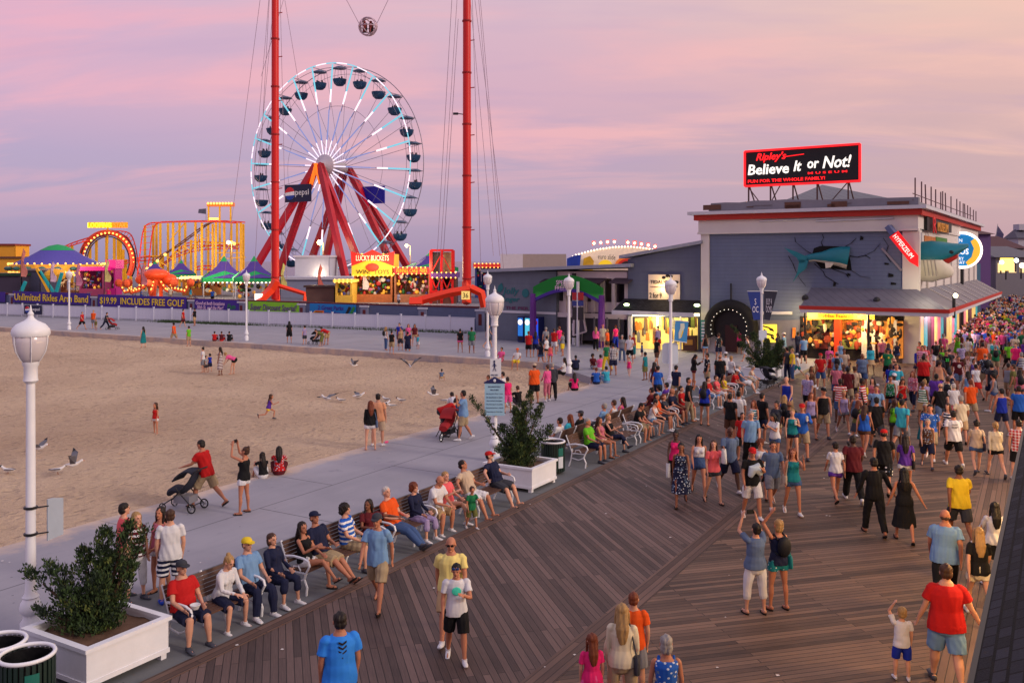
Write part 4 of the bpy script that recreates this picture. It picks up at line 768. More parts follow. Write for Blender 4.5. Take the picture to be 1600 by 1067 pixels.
# ---------------- reverse bungee: two red masts, ball, cables
SY = 93.0
sl = thing('bungee_tower', 'pair of very tall red masts with steel cables', 'ride', pz(580, SY)); o = -sl.location
MT = []
for px, Y in ((430, 94), (729.5, 87)):
    b = pz(px, Y)+o; t = b+V(0, 0, 46); MT.append(t); mb = MB(); mb.cyl(b+V(0, 0, .6), t, .42, .36, n=12); mb.build('mast', REDM, sl, smooth=40)
    mb = MB()
    for k in range(9): mb.cyl(b+V(.36, 0, 3+k*4.6), b+V(.75, 0, 3.05+k*4.6), .05, n=4); mb.cyl(b+V(0, 0, 2.8+k*5), b+V(0, 0, 2.95+k*5), .46, n=12)
    mb.build('mast_collar', mat('collar_red', (150, 20, 22)), sl)
BC = pp(575, 42, 91)+o; mb = MB()
for t, dx_ in ((MT[0], -1), (MT[1], 1)): mb.cyl(BC+V(dx_*.9, 0, .3), t, .03, n=4)
CAB = []
for (x0, y0, x1, y1, Y, mk) in ((443, 0, 408, 120, 94, 0), (428, 0, 404, 260, 96, 0), (445, 0, 470, 150, 96, 0), (438, 0, 448, 440, 95, 0), (706, 0, 683, 392, 88, 1), (716, 30, 690, 440, 88, 1), (742, 0, 792, 398, 86, 1), (738, 0, 752, 440, 86, 1), (748, 0, 781, 394, 90, 1), (420, 0, 395, 300, 97, 0), (735, 0, 771, 392, 92, 1)):
    mb.cyl(pp(x0, y0, Y)+o, pp(x1, max(y1, 400 if mk else y1), Y)+o, .022, n=4)
for mk, (pxa, pxb) in ((0, (345, 395)), (1, (683, 792))):
    for px in (pxa, pxb): mb.cyl(MT[mk]+V(0, .3, -1), pz(px, 96 if mk == 0 else 90)+o, .022, n=4)
mb.build('cable', mat('cable_grey', (150, 130, 150), .6), sl)
mb = MB(); p = pp(352+364, 178, 87)+o; mb.cyl(p, p+V(-.5, 0, 0), .12, n=6); mb.cyl(p+V(0, 0, 0), p+V(.7, 0, -.1), .05, n=5); mb.build('pulley', BLACK, sl)
def fpt(px, py, Y): return pp(px, py, Y)+o
for pts, w in (((( 432, 438, 93), (424, 452, 93), (402, 474, 92)), .9), (((434, 446, 94), (476, 459, 94), (476, 470, 94)), .45), (((430, 440, 95), (432, 474, 94)), .8)):
    mb = MB(); mb.tube([fpt(*p) for p in pts], w*.5, 4, cap=True); mb.build('foot_frame', ORG, sl)
for pts, w in ((((735, 452, 86), (700, 458, 86), (648, 472, 86)), .8), (((735, 450, 86), (752, 458, 86), (757, 480, 86)), .8), (((729, 440, 87), (729, 474, 86)), .9), (((660, 474, 85.5), (640, 474, 85.5)), 1.2)):
    mb = MB(); mb.tube([fpt(*p) for p in pts], w*.5, 4); mb.build('foot_frame', ORG, sl)
mb = MB(); a, b = fpt(721, 455, 84.6), fpt(734, 468, 84.6); mb.box(a.x, b.x, a.y, a.y+.1, b.z, a.z); mb.build('plate', mat('plate_yellow', (250, 214, 120), emit=.5), sl); text('36', INK, sl, (a+b)/2+V(0, -.02, 0), (1, 0, 0), (0, 0, 1), .5, .5, .02)
mb = MB(); a, b = fpt(398, 459, 92), fpt(409, 470, 92); mb.box(a.x, b.x, a.y, a.y+.3, b.z, a.z); mb.build('lit_booth', mat('booth_lit', (255, 250, 236), emit=1.6, var=0), sl)
ball = thing('ride_capsule', 'round open cage capsule with seated riders hanging from two cables', 'ride', pp(575, 42, 91)); mb = MB(); R_ = .93
for k, (rx_, rz_) in enumerate(((0, 0), (90, 0), (60, 40), (60, -40), (0, 70), (30, 90))):
    Rm = Euler((math.radians(rx_), .3*k, math.radians(rz_))).to_matrix(); mb.tube([Rm @ V(R_*math.cos(j*math.pi/12), R_*math.sin(j*math.pi/12), 0) for j in range(24)], .06, 5, closed=True)
mb.build('cage', mat('cage_pale', (196, 170, 184), .4, .3), ball); mb = MB()
for x in (-.32, .32): mb.box(x-.22, x+.22, -.1, .2, -.6, .35)
mb.build('seat', BLACK, ball); mb = MB()
for x in (-.32, .32): mb.ell((x, -.2, .4), .14, n=8, m=5); mb.ell((x, -.22, 0), (.2, .16, .32), n=8, m=5); mb.tube([V(x, -.2, -.25), V(x, -.6, -.25), V(x, -.62, -.7)], .08, 6)
mb.build('rider', mat('rider_maroon', (120, 36, 36), var=.5), ball)
# ---------------- coasters
def track(pts, parent, g=1.1, r=.11, tie=1.3, m_=RTR, name='track', gv=None):
    mb = MB(); pts = [Vector(p) for p in pts]; P = []
    for i in range(len(pts)-1):
        p0, p1, p2, p3 = pts[max(0, i-1)], pts[i], pts[i+1], pts[min(len(pts)-1, i+2)]; n = max(3, int((p2-p1).length/1.0))
        for k in range(n): t = k/n; P.append(.5*((2*p1)+(p2-p0)*t+(2*p0-5*p1+4*p2-p3)*t*t+(3*p1-p0-3*p2+p3)*t**3))
    P.append(pts[-1]); gv = Vector(gv) if gv else V(0, g, g*.55)
    A = [p+gv*.5 for p in P]; B = [p-gv*.5 for p in P]; mb.tube(A, r, 5); mb.tube(B, r, 5)
    for a, b in zip(A, B): mb.bar(a, b, .08)
    return mb.build(name, m_, parent), P
cY = 150.0
lo = thing('looping_coaster', 'red and yellow steel loop with glowing letters above', 'roller coaster', pz(170, cY)); o = -lo.location
def cq(px, py, dy=0): return pp(px, py, cY+dy)+o
mb = MB(); N_ = 40; cc = (169, 408)
lp = [cq(cc[0]+40*math.cos(a)*1.0, cc[1]-45*math.sin(a), -1+2*k/N_) for k, a in enumerate([math.radians(-30+240*k/N_) for k in range(N_+1)])]
mb.tube([p+V(0, -.6, 0) for p in lp], .42, 6); mb.build('loop_spine', mat('loop_red', (186, 52, 24), .5, emit=.12), lo)
mb = MB(); lq = [cq(cc[0]+36*math.cos(a), cc[1]-41*math.sin(a), 0) for a in [math.radians(-30+240*k/N_) for k in range(N_+1)]]; mb.tube(lq, .14, 5); lr = [cq(cc[0]+33*math.cos(a), cc[1]-38*math.sin(a), .5) for a in [math.radians(-30+240*k/N_) for k in range(N_+1)]]; mb.tube(lr, .1, 5)
for a, b in zip(lp[::2], lq[::2]): mb.bar(a, b, .1)
mb.build('loop_rail', mat('rail_dark', (70, 40, 50)), lo); mb = MB(); ls = [cq(cc[0]+43*math.cos(a), cc[1]-48*math.sin(a), -.4) for a in [math.radians(-30+240*k/N_) for k in range(N_+1)]]; mb.tube(ls, .12, 5); mb.build('outer_rail', BLACK, lo)
mb = MB()
for a in range(-20, 205, 9): q = math.radians(a); mb.ell(cq(cc[0]+39*math.cos(q), cc[1]-44*math.sin(q), -1.5), .16, n=6, m=4)
mb.build('bulb', BULB, lo)
track([cq(98, 388), cq(112, 382), cq(140, 373), cq(170, 365, 3), cq(190, 364, 6), cq(203, 370, 8), cq(210, 390, 9), cq(214, 412, 10), cq(222, 432, 10)], lo)
track([cq(178, 416, 4), cq(200, 409, 4), cq(220, 405, 6), cq(240, 404, 8)], lo)
mb = MB()
for px, py in ((112, 384), (140, 375), (166, 362), (178, 372), (184, 368), (188, 374), (192, 390), (150, 375), (196, 405), (204, 410)): p = cq(px, py, 5); mb.box(p.x-.2, p.x+.2, p.y, p.y+.3, 0, p.z)
mb.build('column', YST, lo)
p = cq(167, 352, 0); mb = MB(); mb.box(p.x-3.2, p.x+3.4, .15, .3, p.z-.45, p.z+.5); mb.bar((p.x, .3, p.z-3), (p.x, .3, p.z), .2); mb.build('sign_frame', YST, lo)
text('LOOPING', mat('letters_yellow', (255, 220, 60), emit=2.4, var=0, ecol=(255, 200, 30)), lo, p+V(-1.2, 0, 0), (1, 0, 0), (0, 0, 1), 3.9, .85, .2, off=.02); text('STAR', mat('letters_orange', (255, 130, 50), emit=2.0, var=0, ecol=(255, 100, 30)), lo, p+V(2.2, 0, 0), (1, 0, 0), (0, 0, 1), 2.0, .85, .2, off=.02)
ro = thing('roller_coaster', 'yellow-columned coaster with red track, lift hill and lit top sign', 'roller coaster', pz(305, cY)); o = -ro.location
T1 = [(222, 432), (226, 400), (231, 362), (240, 349), (262, 347), (300, 346), (345, 346), (376, 348)]
track([cq(x, y) for x, y in T1], ro, gv=(1.0, 1.6, .2)); track([cq(234, 424, 3), cq(250, 402, 3), cq(275, 386, 3), (cq(305, 364, 3)), cq(325, 350, 3), cq(340, 346, 3)], ro, gv=(.2, 1.8, .3), m_=mat('lift_brown', (110, 66, 40)), name='lift_hill')
track([cq(236, 428, 5), cq(256, 412, 5), cq(280, 398, 5), cq(310, 389, 5), cq(345, 386, 5), cq(374, 386, 5)], ro); track([cq(262, 406, 8), cq(290, 383, 8), cq(320, 381, 8), cq(372, 384, 8)], ro)
track([cq(305, 420, 4), cq(320, 418, 4), cq(345, 421, 4)], ro)
mb = MB()
for px, py in ((226, 352), (239, 352), (244, 349), (250, 349), (262, 349), (270, 348), (280, 348), (289, 348), (305, 347), (315, 348), (325, 348), (337, 347), (343, 348), (350, 348), (361, 348), (370, 348), (376, 348), (380, 350), (254, 400), (298, 375), (332, 350)):
    p = cq(px, py, (px*7) % 9); mb.box(p.x-.17, p.x+.17, p.y, p.y+.3, 0, p.z)
mb.build('column', YST, ro); mb = MB()
for (a, b) in (((226, 400), (262, 400)), ((262, 352), (262, 352)), ((338, 395), (382, 395)), ((355, 404), (384, 402)), ((262, 380), (289, 348)), ((325, 380), (380, 380)), ((345, 405), (361, 380)), ((289, 400), (315, 372))):
    if a != b: mb.bar(cq(*a, 4), cq(*b, 4), .16)
for k in range(8): mb.bar(cq(238+k*12, 418-k*8.6, 3), cq(238+k*12, 430-k*6, 3), .14); mb.bar(cq(238+k*12, 418-k*8.6, 3), cq(250+k*12, 424-k*8, 3), .12)
mb.build('bracing', YST, ro); mb = MB()
for px in (325.5, 343, 360): p = cq(px, 322); mb.box(p.x-.12, p.x+.12, 0, .25, cq(0, 346).z, p.z)
mb.build('sign_post', YST, ro); mb = MB(); a, b = cq(323, 316.5), cq(363.5, 322.5); mb.box(a.x, b.x, 0, 1.2, b.z, a.z); mb.build('top_sign', mat('sign_orange', (220, 110, 40), emit=.5, var=.5, scale=1), ro); mb = MB()
for k in range(9): mb.ell(cq(325+k*4.6, 318), .2, n=6, m=4)
for k in range(5): mb.ell(cq(328+k*3, 342), .2, n=6, m=4)
for px, py in ((362, 379), (366, 381), (230, 420), (236, 414), (246, 408), (258, 398)): mb.ell(cq(px, py, -1), .28, n=6, m=4)
mb.build('bulb', BULB, ro)
fg = thing('flag_mast', 'small dark flag flying left of the coaster top sign', 'flag', pz(322, 160)); z_ = pp(322, 326, 160).z-PZ; mb = MB(); mb.cyl((0, 0, 0), (0, 0, z_), .05, n=5); mb.build('pole', CHROME, fg); mb = MB(); mb.add([(0, 0, z_), (0, 0, z_-1), (-1.5, .2, z_-.8), (-1.4, .2, z_-.1)], [(0, 1, 2, 3)]); mb.build('cloth', mat('flag_grey', (80, 84, 110), var=.4), fg)
# ---------------- carousel
ca = thing('carousel', 'round carousel with blue-purple cone roof, green crown and gilt lit rounding boards', 'carousel', pz(90, 128)); R_ = 5.7; z0 = pp(0, 413, 128).z-PZ; z1 = pp(0, 382, 128).z-PZ
mb = MB(); mb.lathe([(R_*1.02, z0), (R_*.62, z0+(z1-z0)*.42), (R_*.36, z0+(z1-z0)*.74)], n=24); mb.build('roof', mat('roof_violet', (74, 66, 156), .7, var=.15), ca, smooth=30)
mb = MB(); mb.lathe([(R_*.40, z0+(z1-z0)*.70), (R_*.2, z0+(z1-z0)*.92), (.1, z1)], n=24); mb.build('roof_crown', GRN, ca, smooth=30)
mb = MB(); mb.lathe([(R_*1.04, z0-1.05), (R_*1.07, z0-.1), (R_*1.0, z0)], n=20); mb.build('rounding_board', GOLD, ca); mb = MB()
for k in range(40):
    a = 2*math.pi*k/40; mb.ell((R_*1.09*math.cos(a), R_*1.09*math.sin(a), z0-.02+.14*abs(math.sin(k*math.pi/4))), .13, n=6, m=4); mb.ell((R_*1.07*math.cos(a), R_*1.07*math.sin(a), z0-1.1), .15, n=6, m=4); mb.ell((R_*.8*math.cos(a), R_*.8*math.sin(a), z0-1.5+.15*(k % 2)), .15, n=6, m=4)
mb.build('bulb', BULB, ca); mb = MB()
for k in range(20): a = 2*math.pi*(k+.5)/20; p = V(R_*1.09*math.cos(a), R_*1.09*math.sin(a), z0-.58); mb.ell(p, (.5, .5, .3), n=8, m=5)
mb.build('painted_oval', mat('oval_teal', (40, 90, 90), .3, var=.6, scale=1), ca)
mb = MB(); mb.cyl((0, 0, .2), (0, 0, z0), 1.2, n=14); mb.cyl((0, 0, 0), (0, 0, .35), R_, n=28); mb.build('platform', mat('carousel_brown', (110, 60, 40), var=.4), ca)
for k in range(12):
    a = 2*math.pi*k/12; c = V(R_*.78*math.cos(a), R_*.78*math.sin(a), 1.3+.25*math.sin(k*2)); mb = MB(); tx = V(-math.sin(a), math.cos(a), 0)
    mb.cyl((c.x, c.y, .3), (c.x, c.y, z0), .04, n=5); mb.tube([c-tx*.5, c, c+tx*.45], [.17, .22, .2], 7); mb.tube([c+tx*.45, c+tx*.7+V(0, 0, .45), c+tx*.95+V(0, 0, .4)], [.14, .11, .07], 6)
    for s1 in (-.35, .35):
        for s2 in (-.1, .1): mb.tube([c+tx*s1, c+tx*(s1+s2*2)+V(0, 0, -.6)], [.07, .04], 5)
    mb.build('horse', mat('horse_cream', (214, 186, 150), var=.3), ca)
# ---------------- tents
def tent(px, w, yt, yb, Y, lab):
    t = thing('peaked_tent', lab, 'tent', pz(px, Y), 20, 'purple and green peaked tents'); R_ = w/F*Y*.62; z1, z0 = pp(px, yt, Y).z-PZ, pp(px, yb, Y).z-PZ; h = z1-z0
    def sq(r, z): return [V(r*x, r*y, z) for x, y in ((-1, -1), (0, -1), (1, -1), (1, 0), (1, 1), (0, 1), (-1, 1), (-1, 0))]
    mb = MB(); mb.ring([sq(R_, z0), sq(R_*.62, z0+h*.27), sq(R_*.36, z0+h*.5), sq(R_*.17, z0+h*.75)]); mb.build('canopy', PUR, t)
    mb = MB(); mb.ring([sq(R_*.19, z0+h*.72), sq(R_*.07, z0+h*.9), sq(.03, z1)]); mb.build('peak', GRN, t); mb = MB(); 
    for a in range(4):
        Rm = Matrix.Rotation(a*math.pi/2, 3, 'Z'); mb.poly([Rm @ V(*p) for p in ((-R_, -R_*1.02, z0-.5), (R_, -R_*1.02, z0-.5), (R_, -R_*1.02, z0), (0, -R_*.62, z0+h*.32), (-R_, -R_*1.02, z0))], Rm @ V(0, -.03, .0))
    mb.build('valance', GRN, t); mb = MB()
    for x, y in ((-1, -1), (1, -1), (1, 1), (-1, 1)): mb.cyl((x*R_*.95, y*R_*.95, 0), (x*R_*.95, y*R_*.95, z0), .06, n=6)
    mb.build('pole', TRIMW, t); mb = MB(); rr = random.Random(int(px))
    for k in range(10): mb.ell((R_*(-.9+.2*k), -R_*1.0, z0-.55), .12, n=6, m=4)
    mb.build('bulb', BULBW, t)
    mb = MB()
    for k in range(26): mb.mi(rr.randrange(5)); mb.ell((rr.uniform(-R_, R_)*.85, rr.uniform(-R_, 0)*.8, rr.uniform(.2, z0-.7)), (rr.uniform(.15, .4), .2, rr.uniform(.15, .35)), n=7, m=4)
    mb.build('goods', [mat('goods_%d' % i, c, var=.3, emit=e) for i, (c, e) in enumerate((((220, 160, 60), .2), ((40, 30, 34), 0), ((226, 220, 200), .15), ((150, 70, 40), .05), ((60, 100, 60), .03)))], t)
tent(283, 34, 406, 428, 128, 'purple and green tent leftmost, beside the orange ride'); tent(350, 52, 400, 434, 118, 'purple and green tent in front of coaster columns'); tent(397, 50, 400, 434, 112, 'purple and green tent beside left red mast'); tent(242, 30, 408, 426, 134, 'small purple and green tent behind the orange ride'); tent(672, 56, 394, 418, 118, 'purple and green tent left of the red frame tower')
# ---------------- striking ride pieces and booths
oc = thing('spinner_ride', 'orange flame-coloured spinning ride outlined with bulbs', 'ride', pz(244, 112)); o = -oc.location; mb = MB(); mb.ell((0, 0, 2.9), (1.7, 1.5, .75), n=16, m=9); mb.ell((-1.7, 0, 2.3), (.9, .8, .7), n=12, m=7); mb.ell((1.7, 0, 2.3), (.9, .8, .7), n=12, m=7); mb.cyl((0, 0, 0), (0, 0, 2.6), .8, n=12); mb.build('centre', mat('flame_orange', (206, 66, 24), .4, var=.5, scale=2, emit=.2), oc, smooth=40); mb = MB(); bm = MB()
for k in range(9):
    a = 2*math.pi*k/9; pts = [V(r*math.cos(a), r*math.sin(a), z) for r, z in ((.8, 2.2), (2.4, 1.0), (3.6, .7), (4.3, 1.9))]; mb.tube(pts, [.22, .2, .18, .12], 6)
    for t in range(9): q = t/3; i = min(2, int(q)); bm.ell(pts[i].lerp(pts[i+1], q-i)+V(0, -.15, .22), .1, n=5, m=3)
    mb.ell(pts[3], (.5, .5, .5), n=8, m=5)
mb.build('arm', mat('arm_orange', (190, 70, 30), var=.4, emit=.1), oc); bm.build('bulb', BULB, oc)
ts2 = thing('swing_frame', 'teal and yellow V-shaped ride struts at the left', 'ride', pz(76, 108)); o = -ts2.location
for x0, y0, x1, y1, m_ in ((62, 424, 84, 457, 'teal'), (97, 426, 88, 456, 'teal'), (58, 420, 78, 458, 'yel'), (40, 440, 33, 456, 'teal')): mb = MB(); mb.bar(pp(x0, y0, 108)+o, pp(x1, y1, 108)+o, .32, .3); mb.build('strut', mat('strut_teal', (20, 160, 170)) if m_ == 'teal' else YST, ts2)
mb = MB(); mb.ell(pp(86, 430, 109)+o, (1.3, 1, .8), n=12, m=6); mb.build('yellow_drum', mat('drum_yellow', (226, 160, 30), emit=.15), ts2)
def booth(name, lab, cat, x0, x1, yt, yr, Y, mb_, mr, sign=None, sm=None, dep=4, bulbs=True, seed=1, goods=True, openf=True):
    a, b = pz(x0, Y), pz(x1, Y); t = thing(name, lab, cat, (a+b)/2); w = (b.x-a.x)/2; zt, zr2 = pp(x0, yt, Y).z-PZ, pp(x0, yr, Y).z-PZ; mb = MB(); mb.box(-w, w, dep, dep+.2, 0, zr2); mb.box(-w, -w+.2, 0, dep, 0, zr2); mb.box(w-.2, w, 0, dep, 0, zr2); mb.box(-w, w, -.05, .2, 0, .9 if openf else zr2); mb.build('wall', mb_, t)
    mb = MB(); mb.box(-w-.2, w+.2, -.3, dep+.3, zr2, zt); mb.build('fascia', mr, t)
    if sign: text(sign, sm, t, (0, -.32, (zt+zr2)/2), (1, 0, 0), (0, 0, 1), w*1.7, (zt-zr2)*.6, .04)
    if bulbs:
        mb = MB(); n = max(4, int(w*2/.45))
        for k in range(n+1): x = -w+2*w*k/n; mb.ell((x, -.36, zt), .09, n=5, m=3); mb.ell((x, -.36, zr2), .09, n=5, m=3)
        mb.build('bulb', BULB, t)
    if goods:
        rr = random.Random(seed); mb = MB()
        for k in range(int(w*26)): mb.mi(rr.randrange(7)); mb.ell((rr.uniform(-w+.3, w-.3), rr.uniform(.1, 1.2), rr.uniform(.9, zr2-.1)), (rr.uniform(.1, .3), .15, rr.uniform(.12, .32)), n=6, m=4)
        mb.build('prizes', [mat('prize_%d' % i, c, var=.3, emit=e) for i, (c, e) in enumerate((((226, 170, 60), .25), ((40, 30, 34), 0), ((206, 190, 180), .1), ((170, 40, 44), .05), ((40, 110, 60), .03), ((200, 110, 140), .04), ((60, 60, 130), .03)))], t)
    return t, w, zt, zr2
BROWN = mat('booth_brown', (100, 56, 44), var=.3)
t, w, zt, zr2 = booth('game_stall', 'bright game stall with peaked red and yellow lit sign', 'stall', 553, 613, 397, 431, 100, mat('stall_yellow', (160, 90, 50), emit=.05, var=.5), mat('stall_sign_yellow', (240, 190, 50), emit=.25, var=.4, scale=1.5), seed=3)
mb = MB(); mb.poly([V(x, -.36, z) for x, z in ((-w-.2, zr2+(zt-zr2)*.45), (0, zr2+(zt-zr2)*.8), (w+.2, zr2+(zt-zr2)*.45), (w+.3, zt+.3), (w*.55, zt-.1), (0, zt+.5), (-w*.55, zt-.1), (-w-.3, zt+.3))], (0, -.08, 0)); mb.build('sign_crest', mat('crest_red', (200, 36, 30), emit=.4), t); mb = MB(); mb.ell((0, -.5, zr2+.95), (.75, .1, .45), n=12, m=6); mb.build('medallion', mat('medallion', (190, 60, 40), emit=.2), t)
text('LUCKY BUCKETS', mat('sign_cream_lit', (255, 226, 190), emit=.8), t, (0, -.46, zt-.45), (1, 0, 0), (0, 0, 1), w*1.7, .6, .04); text('WIN!  TOYS', INK, t, (0, -.33, zr2+.45), (1, 0, 0), (0, 0, 1), w*1.7, .45, .04)
booth('candy_stall', 'wide lit stall with red and purple fascia right of the peaked sign', 'stall', 616, 672, 418, 428, 100, mat('stall_cream', (150, 96, 70), emit=.05, var=.5), mat('fascia_ruby', (190, 40, 50), emit=.3), 'FUNNEL CAKE  FRIES', YEL, seed=4)
booth('toy_stall', 'dim stall full of red and green toys left of the red frame tower', 'stall', 676, 712, 426, 434, 97, BROWN, mat('fascia_purple', (90, 50, 120), emit=.2), None, None, seed=5)
booth('ticket_hall', 'long low blue-grey hall with pale band behind the left mast', 'building', 425, 548, 433, 437, 112, mat('hall_blue', (128, 134, 160)), mat('hall_band', (180, 180, 196)), dep=8, bulbs=False, goods=False, openf=False)
booth('pale_house', 'pale panelled house with stepped top between the ferris wheel legs', 'building', 461, 514, 399, 402, 118, mat('pale_panel', (176, 178, 196)), mat('pale_top', (196, 190, 204)), dep=6, bulbs=False, goods=False, openf=False)
booth('brown_kiosk', 'plain brown kiosk counter beneath the ferris wheel legs', 'kiosk', 478, 522, 446, 449, 98, mat('kiosk_brown', (96, 72, 66)), mat('kiosk_top', (70, 54, 52)), dep=3, bulbs=False, goods=False, openf=False)
booth('yellow_stand', 'yellow lit snack stand with blue counter beside the brown kiosk', 'stall', 524, 550, 437, 441, 97, mat('stand_yellow', (200, 160, 60), emit=.08, var=.4), mat('stand_top', (240, 210, 90), emit=.5), seed=8, dep=3)
booth('pink_stall', 'stall with glowing magenta canopy under the loop', 'stall', 124, 162, 417, 423, 120, mat('stall_plum', (120, 40, 80), emit=.15), MAG, seed=9, bulbs=False)
booth('magenta_kiosk', 'narrow magenta kiosk under the loop right side', 'kiosk', 169, 180, 406, 420, 122, mat('kiosk_magenta', (160, 24, 110), emit=.2), MAG, seed=10, bulbs=False, dep=2)
booth('dark_house', 'dark blue-grey ride house behind the left end of the wall', 'building', 38, 62, 420, 423, 112, mat('house_slate', (64, 66, 92)), mat('house_cap', (120, 110, 120)), dep=5, bulbs=False, goods=False, openf=False)
booth('dim_house', 'low dark house at the left edge with sagging green awning', 'building', -20, 33, 427, 431, 110, mat('house_plum', (58, 50, 70)), mat('awning_dark_green', (30, 60, 44)), dep=5, bulbs=False, goods=False, openf=False)
booth('yellow_hall', 'ochre walled hall at the left edge of the photo', 'building', -60, 33, 401, 404, 135, mat('hall_ochre', (206, 144, 40), var=.15, emit=.08), mat('hall_brown', (96, 60, 50)), dep=8, bulbs=False, goods=False, openf=False)
booth('roof_cabin', 'ochre box cabin standing on top of the ochre hall', 'building', -8, 23, 381, 384, 138, mat('hall_ochre', (206, 144, 40)), mat('cabin_red', (120, 40, 36)), dep=4, bulbs=False, goods=False, openf=False)
booth('red_blue_ride', 'blue and red canopy ride behind the right mast', 'ride', 742, 790, 412, 418, 112, mat('ride_navy', (40, 60, 120), emit=.1), mat('ride_red', (196, 50, 40), emit=.3), seed=12)
booth('kiosk_row', 'row of small lit kiosks between tents and mast', 'kiosk', 285, 330, 432, 436, 120, mat('kiosk_amber', (170, 100, 40), emit=.2), mat('kiosk_cream', (250, 236, 190), emit=.6), seed=13)
rf = thing('frame_tower', 'red steel lattice tower with tall yellow and dark panels', 'tower', pz(690, 97)); w = 17/F*97; zt = pp(0, 391, 97).z-PZ; zm = pp(0, 428, 97).z-PZ; mb = MB()
for x in (-w, 0, w):
    for y in (0, 1.8): mb.box(x-.13, x+.13, y-.1, y+.1, 0, zt)
for z in (zt, zm, 1.3): mb.box(-w, w, -.12, .1, z-.12, z+.1); mb.box(-w, w, 1.7, 1.9, z-.12, z+.1)
for s_ in (-1, 1): mb.bar((s_*w, -.1, zm), (0, -.1, zt-.4), .1); mb.bar((s_*w, -.1, .2), (0, -.1, zm-.2), .12); mb.bar((0, -.1, .2), (s_*w, -.1, zm-.2), .12)
mb.build('lattice', REDM, rf); mb = MB(); mb.box(-w+.15, -.15, .3, .5, zm, zt-.2); mb.build('dark_panel', mat('panel_dark', (50, 40, 44), var=.5), rf); mb = MB(); mb.box(.15, w-.15, .3, .5, zm, zt-.2); mb.build('pale_panel', mat('panel_straw', (180, 160, 110)), rf)
# ride sign arc behind the shirt shop
eu = thing('ride_facade', 'curved ride front with cartoon-free painted panels, arched lettering and lit letters on top', 'ride', V(*pp(965, 440, 98)[:2], 0)); eu['label'] = 'curved painted ride front with lit letters along its top'; o = -eu.location; mb = MB(); top = [(888, 405), (898, 399), (915, 394), (935, 389.5), (960, 386), (985, 385.5), (1010, 388), (1030, 392)]
mb.poly([pp(x, y, 98)+o for x, y in [(888, 425), (1030, 425)]+top[::-1]][::1], (0, .4, 0)); mb.build('front_panel', mat('front_cream', (220, 200, 180), .6, var=.3, emit=.25), eu); mb = MB()
mb.poly([pp(x, y, 97.7)+o for x, y in ((886, 425), (886, 404), (898, 399), (908, 398), (905, 425))], (0, .2, 0)); mb.build('blue_picture', mat('pict_blue', (20, 60, 170), var=.6, scale=1), eu); mb = MB(); mb.poly([pp(x, y, 97.6)+o for x, y in ((910, 424), (912, 404), (922, 400), (928, 408), (926, 424))], (0, .2, 0)); mb.build('yellow_picture', mat('pict_yellow', (226, 160, 30), var=.7, scale=1.2), eu)
for i, (rr_2, c) in enumerate(((15, (230, 120, 40)), (11.5, (190, 40, 30)), (8, (40, 30, 34)))):
    mb = MB(); mb.poly([pp(980+rr_2*1.3*math.cos(a), 416-rr_2*math.sin(a), 97.6-.1*i)+o for a in [math.pi*k/14 for k in range(15)]], (0, .1, 0)); mb.build('painted_arc', mat('arc_%d' % i, c, emit=.2), eu)
mb = MB(); mb.poly([pp(946+12*math.cos(a), 418-12*math.sin(a), 97.5)+o for a in [math.pi*k/12 for k in range(13)]], (0, .1, 0)); mb.build('painted_sun', mat('sun_yellow', (240, 200, 40), emit=.4), eu)
text('euro slide', INK, eu, pp(948, 401.5, 97.5)+o, (1, 0, -.06), (.06, 0, 1), 1.9, .55, .03); bm = MB()
for k, ch in enumerate('FAST RIDES'):
    if ch == ' ': continue
    x = 928+k*10.6; y = 386-7*math.sin((x-900)/110*math.pi*.9)+3; text(ch, mat('letter_redlit', (240, 70, 50), emit=1.1), eu, pp(x, y-4, 98)+o, (1, 0, 0), (0, 0, 1), .42, .5, .15); bm.ell(pp(x, y-4, 97.6)+o, .16, n=6, m=4)
for k in range(30): x = 890+k*4.8; y = np.interp(x, [p[0] for p in top], [p[1] for p in top]); bm.ell(pp(x, y, 97.9)+o, .1, n=5, m=3)
bm.build('bulb', BULBW, eu)
# feather flags, lit lamps
for i, (px, yt, yb, c, lab) in enumerate(((32, 388, 432, (196, 120, 110), 'tall salmon feather flag before the ochre hall'), (78, 408, 440, (206, 176, 196), 'pale pink feather flag beside the teal struts'), (118, 410, 446, (190, 120, 150), 'rose feather flag behind the street lamp'), (438, 410, 452, (226, 206, 120), 'pale yellow feather flag beside the left mast'), (496, 413, 456, (206, 110, 100), 'red patterned feather flag before the brown kiosk'), (566, 411, 452, (216, 196, 206), 'white and pink feather flag before the game stall'), (163, 405, 440, (214, 196, 120), 'straw coloured feather flag under the loop'), (220, 412, 445, (200, 120, 130), 'red feather flag beside the orange ride'))):
    Y = 100; b = pz(px, Y); t = thing('feather_flag', lab, 'flag', b, 0, 'feather flags in the fairground'); z1 = pp(px, yt, Y).z-PZ; z0 = max(.6, pp(px, yb, Y).z-PZ); mb = MB(); mb.tube([V(0, 0, 0), V(0, 0, z0), V(.08, 0, z1*.8), V(.35, 0, z1)], .035, 5); mb.build('pole', BLACK, t)
    mb = MB(); n = 8; A = []; B = []
    for k in range(n+1): u = k/n; z = z0+(z1-z0)*u; A.append(V(.05+.3*u**4, .03*math.sin(k), z)); B.append(V(.05+.3*u**4+.75*(1-u)**.35*(.75+.25*math.sin(k)), .08*math.sin(k*1.3), z-.05))
    mb.poly(A+B[::-1], (0, .02, 0)); mb.build('cloth', mat('feather_%d' % i, c, var=.6, scale=3), t)
